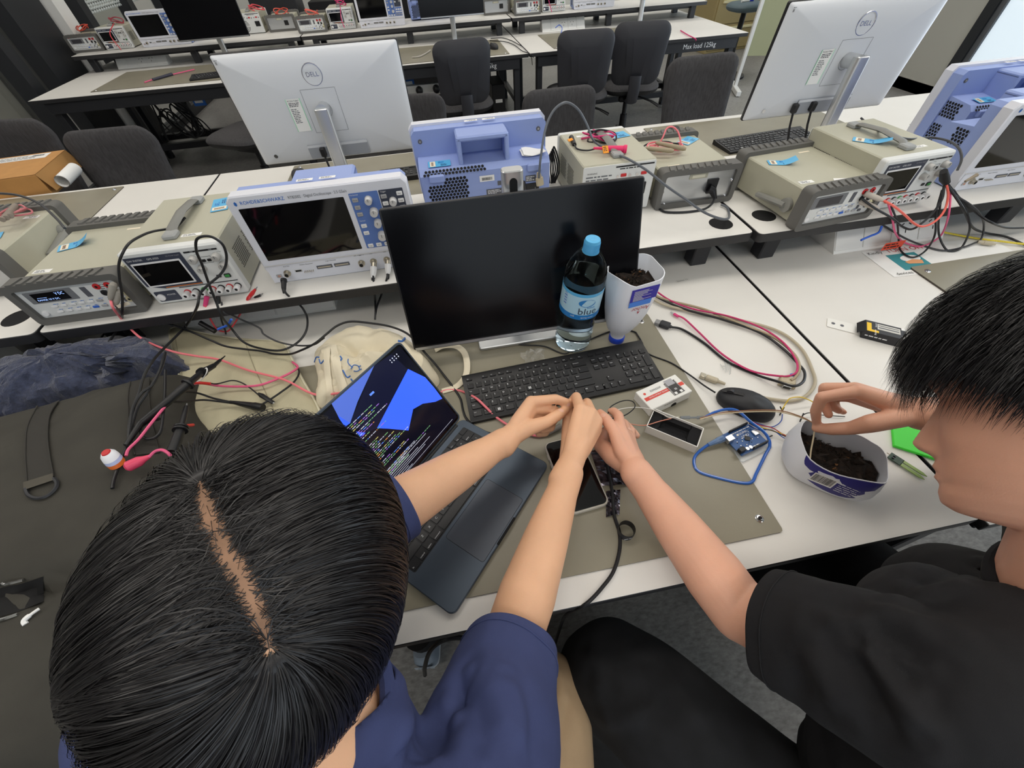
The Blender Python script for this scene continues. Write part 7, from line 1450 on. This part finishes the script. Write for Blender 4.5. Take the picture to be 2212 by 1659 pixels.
# left hand: thumb and forefinger holding the wire, other fingers folded
hand(b,M_SKINL,(1096,950,.105),[(1147,868,.118),(1150,884,.104),(1147,902,.088),(1137,918,.074)],
     [[(1200,862,.116),(1222,869,.104),(1231,878,.094)],[(1197,886,.094),(1196,908,.078),(1178,918,.074)],[(1193,907,.074),(1190,924,.062),(1172,930,.060)],[(1184,924,.060),(1178,936,.050),(1162,938,.050)]],
     [(1140,925,.108),(1180,912,.108),(1206,896,.102),(1222,885,.096)])
# right hand: back towards the lens, fingers bent away
hand(b,M_SKINL,(1226,1016,.105),[(1253,884,.124),(1276,892,.116),(1288,909,.104),(1288,928,.090)],
     [[(1245,857,.112),(1236,866,.096),(1233,876,.088)],[(1268,870,.100),(1258,880,.082),(1246,886,.076)],[(1283,893,.086),(1272,902,.068),(1258,904,.064)],[(1284,916,.072),(1274,920,.058),(1262,920,.056)]],
     [(1229,965,.084),(1226,928,.080),(1227,905,.080),(1233,888,.082)])
sk = remesh(b,.0021,7)
bl = sk.obj('body',pl,M_SKINL)
nail(bl,sk,1212,886,.0046,math.atan2(-.3,.8))
nail(bl,sk,1228,874,.0036,.4)
# navy shirt
b = MB(); side = (.86,-.5,0)
oval(b,[V(-.66,-.50,DZ-.30),V(-.66,-.44,DZ-.14),V(-.67,-.34,DZ+.02),V(-.675,-.20,DZ+.14),V(-.656,-.095,DZ+.245)],[(.185,.125),(.175,.125),(.185,.125),(.175,.105),(.078,.074)],side,M_NAVY)
HR_ = ER.lerp(SR,.10); chain(b,[SR.lerp(NB,.25),SR,SR.lerp(ER,.45),SR.lerp(ER,1.05)],[.068,.080,.074,.058],M_NAVY,4)
chain(b,[SL.lerp(NB,.25),SL,SL.lerp(EL,.5),EL,EL.lerp(WL,.16),EL.lerp(WL,.30)],[.068,.080,.068,.056,.052,.051],M_NAVY,4)
sh = remesh(b,.0033,7)
e1 = P(1098,1394,.085); sh.cut(e1,(ER-SR).normalized()+V(0,.25,0),.12); e2 = EL.lerp(WL,.20); sh.cut(e2,WL-EL,.12)
sh.cut(NB+(HC-NB).normalized()*.034,HC-NB,.090)
sh.ridge([([(1010,1440),(985,1500),(975,1540)],.012,-.016),([(960,1500),(940,1560),(950,1640)],.014,-.014),([(1040,1450),(1080,1540),(1085,1640)],.016,.010),([(1090,1460),(1120,1550),(1118,1640)],.010,.008),([(1000,1470),(1040,1560),(1050,1650)],.012,-.010),([(870,1500),(860,1580),(880,1650)],.014,.011),([(900,1530),(895,1600),(905,1655)],.010,-.010),([(820,1480),(800,1560),(810,1640)],.016,.008)],8).noise(.004,22,3)
so = sh.obj('shirt',pl,M_NAVY,.003)
def stitch(sc_, cen, ax, par, m, off=.018):
    ax = Vector(ax).normalized(); c = Vector(cen)-ax*off; x = ax.orthogonal().normalized(); y = ax.cross(x); q = []
    for i in range(48):
        d = x*math.cos(2*PI*i/48)+y*math.sin(2*PI*i/48); h = sc_.bvh.ray_cast(c,d,.14)
        if h[0] is not None: q.append(h[0]+d*.0006)
    if len(q) > 20: b = MB(); b.tube(q,.0011,m,5,closed=True); b.build('hem_stitch',par,center=False)
b = MB()
stitch(sh,e1,ER-SR,so,M_NAVY); stitch(sh,e2,WL-EL,so,M_NAVY)
q = [NB+V(.064*math.cos(a)*.95,.064*math.sin(a),.0)+ (HC-NB).normalized()*.033 for a in np.linspace(0,2*PI,40,endpoint=False)]
b.tube(q,.007,M_NAVY,8,closed=True); k = b.build('collar',so,center=False)
# trousers and shoes
KR = V(-.445,-.10,DZ-.225); AR = V(-.425,-.185,.14); KL = V(-.82,.10,DZ-.22); AL = V(-.745,.20,.17)
b = MB(); oval(b,[V(-.64,-.56,DZ-.30),V(-.64,-.46,DZ-.26)],[(.19,.13),(.18,.12)],side,M_BEIGE)
chain(b,[V(-.56,-.48,DZ-.27),V(-.50,-.27,DZ-.235),KR,KR.lerp(AR,.5),AR],[.105,.092,.080,.072,.066],M_BEIGE,4)
chain(b,[V(-.74,-.44,DZ-.27),V(-.78,-.2,DZ-.24),KL,KL.lerp(AL,.5),AL],[.105,.090,.076,.066,.058],M_BEIGE,4)
tr = remesh(b,.007,5).ridge([([(1195,1430),(1212,1500),(1190,1580)],.014,.008),([(1165,1500),(1150,1580),(1140,1640)],.02,-.010),([(1225,1500),(1215,1560),(1200,1600)],.010,-.008)]).noise(.004,14,6); tr.obj('trousers',pl,M_BEIGE)
M_SHOE = mat('shoe_slate','#8d99a6',.7,bump=.2,bscale=900); M_SOLE = mat('shoe_sole','#c8ced2',.6); M_SOCK = mat('black_sock','#141416',.9)
def shoe(heel, toe, label, words=None, up=0):
    d = Vector(toe)-Vector(heel); L_ = d.length; o = thing('sneaker',label,'shoe',heel,math.degrees(math.atan2(d.y,d.x)),'sneakers of the person in navy')
    out = catmull([V(0,.030,0),V(.06,.036,0),V(.16,.044,0),V(.22,.046,0),V(L_-.02,.030,0),V(L_,.0,0),V(L_-.02,-.034,0),V(.2,-.044,0),V(.12,-.036,0),V(.05,-.034,0),V(0,-.030,0),V(-.012,0,0)],4,True); out = [(p.x,p.y) for p in out][::-1]
    b = MB(); b.slab(out,0,.026,M_SOLE,.003,None,.004); b.build('sole',o)
    b = MB(); v = []; f = []; n = len(out); lev = [(1.0,.024,0),(1.0,.045,0),(.93,.065,0),(.80,.080,-.01),(.62,.092,-.03)]
    cx = L_*.45
    for s,z,sh_ in lev:
        for x,y in out: v.append((cx+(x-cx)*s+sh_*1.2,y*s,z+(.020*(1-min(1,max(0,x/L_*1.6))) if z>.04 else 0)))
    for i in range(4):
        for j in range(n): l=(j+1)%n; f.append((i*n+j,i*n+l,(i+1)*n+l,(i+1)*n+j))
    f.append(tuple(4*n+j for j in range(n))); b.add(v,f,M_SHOE); b.build('upper',o)
    b = MB(); b.tube([(.05,-.043,.045),(.12,-.047,.038),(.17,-.047,.060)],.006,M_SOLE,6,flat=.5); b.tube([(.05,.043,.045),(.12,.047,.038),(.17,.047,.060)],.006,M_SOLE,6,flat=.5); b.build('side_stripe',o)
    b = MB(); b.lathe([(.040,.07),(.038,.12),(.040,.17)],M_SOCK,18,T(.055,0,0)); b.build('sock',o)
    if words: b = MB(); b.rect(-.028,.028,-.012,.014,.0,mat('heel_tab','#aab4bd',.6),T(-.0145,0,.058)@R('Z',-90)@R('X',84)); b.text(words,.017,M_INKG,0,0,.0012,T(-.0145,0,.058)@R('Z',-90)@R('X',84)); b.build('heel_tab',o)
    return o
hv = P(925,1438,-.735); shoe((hv.x,hv.y+.005,0),(hv.x+.03,hv.y+.285,0),'grey sneaker with a black sock, heel showing under the bench','NIKE')
shoe((-.478,-.235,0),(-.395,.022-.0,0),'grey blue sneaker below the beige trouser leg')
# hair with a parting
Cn = np.array(HC+hu*.006); Rm = np.array([list(hr),list(hf),list(hu)])
axl = np.array([.088,.110,.117])
def toL(p): return (p-Cn)@Rm.T
def toW(q): return q@Rm+Cn
def sph_hit(px,py,ax):
    o_ = toL(np.array(CAM)[None])[0]/ax; d_ = (Rm@np.array(ray(px,py)))/ax; A_ = d_@d_; B_ = 2*o_@d_; C_ = o_@o_-1; dd = B_*B_-4*A_*C_
    if dd < 0: return None
    return (o_+d_*(-B_-math.sqrt(dd))/(2*A_))*ax
part = np.array([sph_hit(*q,axl) for q in ((432,1040),(440,1075),(462,1140),(490,1200),(525,1255),(550,1310),(572,1370),(582,1400))])
PT = np.array([tuple(p) for p in catmull([V(*p) for p in part],6)])
rg = np.random.default_rng(21); U_ = rg.normal(size=(110000,3)); U_ /= np.linalg.norm(U_,axis=1)[:,None]
Q_ = U_*axl; keep = (U_[:,2] > -.42-.30*(U_[:,1]<.0)+.55*(U_[:,1]>.5))
def dpart(q): 
    D = np.linalg.norm(q[:,None,:]-PT[None],axis=2); i = D.argmin(1); return D[np.arange(len(q)),i], i
dp, ip = dpart(Q_); dens = np.clip((dp-.0003)/.005,.35,1); keep &= (rg.random(len(Q_)) < dens)&(dp > .0014); Q_ = Q_[keep][:42000]
ne = 3400; ii = rg.integers(0,len(PT)-1,ne); tt = rg.random((ne,1)); base = PT[ii]*(1-tt)+PT[ii+1]*tt; tg = PT[ii+1]-PT[ii]; sd = np.cross(base/axl**2,tg); sd /= np.linalg.norm(sd,axis=1)[:,None]
sp = (ii[:,None]/len(PT)); off = np.where(rg.random((ne,1)) < .16,.0005+np.abs(rg.normal(size=(ne,1)))*.004,.0010+.0046*np.sin(PI*np.clip(sp*.9+.1,0,1))*sp**.5+np.abs(rg.normal(size=(ne,1)))*.0045)
ex = base+sd*np.sign(rg.normal(size=(ne,1)))*off; e2_ = PT[0]+rg.normal(size=(500,3))*.006; e3_ = PT[-1]+rg.normal(size=(350,3))*.005; ex = np.concatenate([ex,e2_,e3_]); ex /= np.linalg.norm(ex/axl,axis=1)[:,None]/1.006; Q_ = np.concatenate([Q_,ex])
def flowL(p, t):
    q = toL(p); dm, i = dpart(q); near = PT[i]; i = i/3.
    away = q-near; away /= np.maximum(np.linalg.norm(away,axis=1),1e-6)[:,None]
    down = np.zeros_like(q); down[:,2] = -1; down[:,1] = .15
    w = np.clip(dm/.12,0,.85)[:,None]; g = away*(1-w)+down*w
    tang = np.cross(q/np.linalg.norm(q,axis=1)[:,None],away)          # a slight swirl round the crown
    g += tang*(-.28*np.exp(-((i/ (len(PT)/3.)-1)/.45)**2))[:,None]
    n = q/axl**2; n /= np.linalg.norm(n,axis=1)[:,None]; g -= n*(g*n).sum(1)[:,None]
    return g@Rm
def liftL(p, t, c):
    q = toL(p); k = np.linalg.norm(q/axl,axis=1); h = (.013*math.sin(min(1,t*1.3)*PI*.55)+.003)*(.8+.4*((c*37)%101)/101.); tgt = 1+h/.1
    z = q[:,2]; free = np.clip((-z-.03)/.05,0,1)
    return toW(q*(((tgt/k)*(1-free)+np.maximum(1.06,k)/k*free)[:,None]))
hair = strands('hair',pl,toW(Q_),flowL,.0140,13,liftL,.00027,M_HAIR,5,.13,.16,Cn)
SCP = []
for i_ in range(len(PT)):
    t_ = PT[min(i_+1,len(PT)-1)]-PT[max(i_-1,0)]; n_ = PT[i_]/axl**2; n_ /= np.linalg.norm(n_); s_ = np.cross(n_,t_); s_ /= np.linalg.norm(s_); e_ = min(1,.25+i_/5,.25+(len(PT)-1-i_)/5)
    for j_ in range(7): q = PT[i_]+s_*(.013*e_*(j_-3)/3); SCP.append(q/np.linalg.norm(q/axl)*1.006)
b = MB(); nu, nv = 128, 80; vv = []
for i in range(nv):
    for j in range(nu):
        a = 2*PI*j/nu; ph = PI*.72*i/(nv-1); u_ = np.array([math.sin(ph)*math.cos(a),math.sin(ph)*math.sin(a),math.cos(ph)]); q = u_*axl; dd_ = np.linalg.norm(PT[3:-3]-q,axis=1); k_ = dd_.argmin(); d_ = dd_[k_]-.0045*math.sin(PI*min(1,k_/(len(PT)-6)*.9+.1))*(k_/len(PT))**.5
        vv.append(tuple(toW((q*(1+.030*min(1,max(-.45,(d_-.0065)/.006))))[None])[0]))
b.add(vv,[(i*nu+j,(i+1)*nu+j,(i+1)*nu+(j+1)%nu,i*nu+(j+1)%nu) for i in range(nv-1) for j in range(nu)],M_HAIR)
k = b.build('hair_undercoat',pl,center=False); k.matrix_parent_inverse = pl.matrix_basis.inverted()
b = MB(); b.add([tuple(toW((PTI+0.0)[None])[0]) for PTI in SCP],[(i*7+j,(i+1)*7+j,(i+1)*7+j+1,i*7+j+1) for i in range(len(SCP)//7-1) for j in range(6)],M_SCALP); k = b.build('scalp',pl,center=False); k.matrix_parent_inverse = pl.matrix_basis.inverted()
tag(hair,'black hair with a parting, scalp showing'); tag(so,'navy short sleeved shirt')
# ---------------------------------------------------------- person on the right (black shirt)
pr = thing('person','person in black shirt at the right, face in profile looking down','person',(.12,-.3,0))
dR = Vector(ray(2335,880)); HC2 = Vector(CAM)+dR*.385
r0, f0, u0 = frame3((.24,.78,.59),(-.64,.51,-.58)); f2 = f0*math.cos(math.radians(7))+r0*math.sin(math.radians(7))
b = MB(); rr2, ff2, uu2 = headmesh(b,HC2,u0,f2,M_SKINR,1.04)
NB2 = Vector(Pd(2330,1340,.415))
chain(b,[HC2-uu2*.04-ff2*.03,HC2-uu2*.09-ff2*.025,NB2],[.064,.060,.066],M_SKINR)
SL2 = Vector(Pd(2090,1530,.375)); SR2 = NB2+(NB2-SL2)*.9+V(0,.05,0)
EL2, WL2 = P(1598,1318,.055), P(1374,1020,.088)
oval(b,[V(.16,-.52,DZ-.25),V(.15,-.38,DZ-.02),NB2+V(.02,-.10,-.10),NB2+V(.0,-.02,-.02)],[(.15,.10),(.15,.10),(.15,.09),(.07,.055)],(.95,.25,0),M_SKINR)
chain(b,[SL2,SL2.lerp(EL2,.5),EL2],[.050,.045,.041],M_SKINR,4)
chain(b,[EL2,EL2.lerp(WL2,.22),EL2.lerp(WL2,.55),EL2.lerp(WL2,.85),WL2],[.0415,.043,.0365,.0275,.0265],M_SKINR,4)
WR2 = P(1990,893,.165); ER2 = V(.52,.10,DZ+.10)
chain(b,[SR2,SR2.lerp(ER2,.5),ER2],[.050,.045,.041],M_SKINR,4)
chain(b,[ER2,ER2.lerp(WR2,.3),ER2.lerp(WR2,.6),ER2.lerp(WR2,.88),WR2],[.042,.042,.036,.028,.0265],M_SKINR,4)
# left hand: open beneath the wire, thumb on top
hand(b,M_SKINR,(1370,1012,.088),[(1342,932,.092),(1358,946,.074),(1364,962,.056),(1345,985,.044)],
     [[(1336,898,.086),(1326,889,.080),(1319,888,.078)],[(1346,914,.060),(1356,922,.050),(1366,930,.048)],[(1360,928,.044),(1368,934,.038),(1376,941,.036)],[(1330,955,.034),(1318,945,.034),(1312,940,.036)]],
     [(1345,975,.094),(1326,930,.096),(1308,905,.092),(1296,892,.088)])
chain(b,[P(1362,1005,.080),P(1325,985,.066),P(1298,962,.054)],[.022,.019,.014],M_SKINR)
chain(b,[P(1298,962,.054),P(1305,935,.050),P(1315,925,.050)],[.013,.010,.008],M_SKINR)
# right hand: pinching the sensor wire over the tub
hand(b,M_SKINR,(1990,893,.165),[(1853,846,.172),(1846,840,.160),(1842,846,.146),(1842,858,.132)],
     [[(1775,858,.160),(1762,888,.128),(1764,916,.098)],[(1782,838,.148),(1778,868,.122),(1790,896,.106)],[(1790,846,.132),(1795,876,.106),(1812,887,.100)],[(1800,858,.116),(1806,882,.096),(1822,890,.094)]],
     [(1880,915,.150),(1838,925,.124),(1796,927,.106),(1764,925,.094)],wr=.026)
sk2 = remesh(b,.0021,7); bl2 = sk2.obj('body',pr,M_SKINR)
nail(bl2,sk2,1302,897,.0048,math.atan2(.4,-.5)); nail(bl2,sk2,1361,927,.0042,-.4); nail(bl2,sk2,1374,939,.0036,-.4)
# black shirt
b = MB(); side2 = (.95,.25,0)
oval(b,[V(.18,-.56,DZ-.30),V(.17,-.46,DZ-.16),V(.17,-.30,DZ-.02),NB2+V(.04,-.06,-.10),NB2+V(.02,-.005,-.035)],[(.20,.14),(.20,.145),(.20,.15),(.165,.115),(.088,.075)],side2,M_BLKC)
chain(b,[NB2.lerp(SL2,.6)+V(0,.03,-.05),V(.05,-.14,DZ+.05),V(.10,-.18,DZ-.05)],[.085,.075,.10],M_BLKC,3)
chain(b,[NB2+V(.02,.02,-.09),V(.14,-.09,DZ+.03),V(.16,-.18,DZ-.08)],[.07,.065,.11],M_BLKC,3)
chain(b,[NB2.lerp(SL2,.45),SL2,SL2.lerp(EL2,.45),SL2.lerp(EL2,.90)],[.070,.082,.078,.066],M_BLKC,4)
chain(b,[SL2+V(.05,-.06,-.13),V(.02,-.30,DZ-.10),V(.05,-.46,DZ-.22)],[.10,.135,.15],M_BLKC,3)
chain(b,[NB2.lerp(SR2,.5),SR2,SR2.lerp(ER2,.6)],[.070,.082,.070],M_BLKC,4)
s2_ = remesh(b,.0036,7)
e3 = SL2.lerp(EL2,.80); s2_.cut(e3,EL2-SL2,.13); s2_.cut(NB2+(HC2-NB2).normalized()*.012,HC2-NB2,.085)
s2_.ridge([([(1850,1370),(1900,1440),(1960,1520),(2000,1600)],.012,.012),([(1820,1400),(1870,1470),(1900,1560)],.012,-.012),([(1880,1385),(1930,1440),(2000,1500)],.010,-.012),([(1860,1360),(1920,1370),(2020,1440)],.012,-.012),([(1750,1345),(1850,1350),(1940,1340),(2050,1380)],.014,.010),([(1940,1260),(2020,1230),(2120,1200)],.014,-.010),([(1900,1310),(2000,1290),(2120,1270)],.012,.008),([(1700,1400),(1720,1480),(1760,1560)],.012,-.007),([(1740,1380),(1780,1460),(1830,1560)],.014,.008)],8).noise(.004,20,8)
so2 = s2_.obj('shirt',pr,M_BLKC,.003); tag(so2,'plain black short sleeved shirt'); stitch(s2_,e3,EL2-SL2,so2,M_BLKC)
q = [NB2+V(.074*math.cos(a),.070*math.sin(a),.0)+(HC2-NB2).normalized()*.010 for a in np.linspace(0,2*PI,40,endpoint=False)]
b = MB(); b.tube(q,.007,M_BLKC,8,closed=True); k = b.build('collar',so2,center=False)
# black jeans
KL2, KR2 = V(-.315,-.085,DZ-.215), V(.235,.0,DZ-.215)
b = MB(); oval(b,[V(.14,-.62,DZ-.31),V(.14,-.50,DZ-.27)],[(.20,.14),(.19,.13)],side2,M_DENIM)
chain(b,[V(.05,-.50,DZ-.25),V(-.14,-.29,DZ-.21),KL2,V(-.31,-.15,.30),V(-.27,-.22,.10)],[.115,.105,.092,.082,.074],M_DENIM,4)
chain(b,[V(.22,-.48,DZ-.25),V(.24,-.24,DZ-.22),KR2,V(.24,.03,.30),V(.24,.02,.10)],[.115,.105,.088,.076,.070],M_DENIM,4)
j_ = remesh(b,.007,5).ridge([([(1260,1390),(1300,1450),(1290,1530)],.018,.010),([(1420,1440),(1480,1520),(1520,1600)],.022,.010),([(1380,1400),(1400,1500),(1420,1540)],.016,-.010),([(1300,1560),(1380,1540),(1400,1500)],.012,.010)]).noise(.005,12,4); j_.obj('jeans',pr,M_DENIM)
for k_,(x,y,dx,dy) in enumerate(((-.27,-.27,-.05,.25),(.24,.0,.0,.26))):
    o = thing('boot',('black shoe of the person in black, left foot','black shoe of the person in black, right foot')[k_],'shoe',(x,y,0),math.degrees(math.atan2(dy,dx)),'black shoes')
    b = MB(); pillow(b,rrect(.27,.09,.044,6,.11,0),.07,.001,M_BLK,M_BLK,M=T(0,0,.025)); b.build('upper',o); b = MB(); b.slab(rrect(.275,.094,.046,6,.11,0),0,.026,M_BLK2,.003); b.build('sole',o)
# office chairs of the two people, mostly out of the frame
chair(-.66,-.62,0,'black office chair under the person in navy'); chair(.20,-.66,8,'black office chair under the person in black')
# short hair falling forward
Cn2 = np.array(HC2+uu2*.012); Rm2 = np.array([list(rr2),list(ff2),list(uu2)]); ax2 = np.array([.084,.106,.116])
U_ = rg.normal(size=(70000,3)); U_ /= np.linalg.norm(U_,axis=1)[:,None]
keep = (U_[:,2] > .22+.35*np.clip(U_[:,1],-.6,.6)); Q2 = (U_*ax2)[keep][:26000]
crown = np.array([.0,-.055,.10])
def flowR(p, t):
    q = (p-Cn2)@Rm2.T; g = q-crown; g /= np.maximum(np.linalg.norm(g,axis=1),1e-6)[:,None]; w = np.clip(np.linalg.norm(q-crown,axis=1)/.16,0,.8)[:,None]
    g = g*(1-w)+np.array([0,.30,-1.])*w+np.array([0,.25,0]); n = q/ax2**2; n /= np.linalg.norm(n,axis=1)[:,None]; out = np.clip(np.linalg.norm(q/ax2,axis=1)-1.02,0,.2)
    g -= n*((g*n).sum(1)*.9)[:,None]; return g@Rm2
def liftR(p, t, c):
    q = (p-Cn2)@Rm2.T; k = np.linalg.norm(q/ax2,axis=1); h = (.020*math.sin(min(1,t*1.1)*PI*.6)+.003)*(.5+1.0*((c*53)%97)/97.); fr = np.clip((q[:,1]-.06)/.04,0,1)*np.clip((.075-q[:,2])/.05,0,1)
    tgt = (1+h/.1); return ((q*(((tgt/k)*(1-fr)+np.maximum(1.05,k)/k*fr)[:,None]))@Rm2)+Cn2
h2 = strands('hair',pr,(Q2@Rm2)+Cn2,flowR,.0076,11,liftR,.00034,M_HAIR,9,.16,.26,Cn2); tag(h2,'black fringe falling over the brow')
b = MB(); vv = []
for i in range(nv):
    for j in range(nu):
        a = 2*PI*j/nu; fwd = math.sin(a); ph = PI*(.55-.20*max(0,fwd)**2)*i/(nv-1); u_ = np.array([math.sin(ph)*math.cos(a),math.sin(ph)*math.sin(a),math.cos(ph)]); vv.append(tuple((u_*ax2*1.03)@Rm2+Cn2))
b.add(vv,[(i*nu+j,(i+1)*nu+j,(i+1)*nu+(j+1)%nu,i*nu+(j+1)%nu) for i in range(nv-1) for j in range(nu)],M_HAIR); k = b.build('hair_undercoat',pr,center=False); k.matrix_parent_inverse = pr.matrix_basis.inverted()
cable('power_lead','thick black cord arching in front of the grey sneaker',[(918,1458,-.30),(918,1440,-.22),(930,1405,-.16),(960,1382,-.13),(1000,1378,-.13),(1030,1393,-.14),(1050,1420,-.16),(1070,1480,-.2)],.0042,M_CABLE)
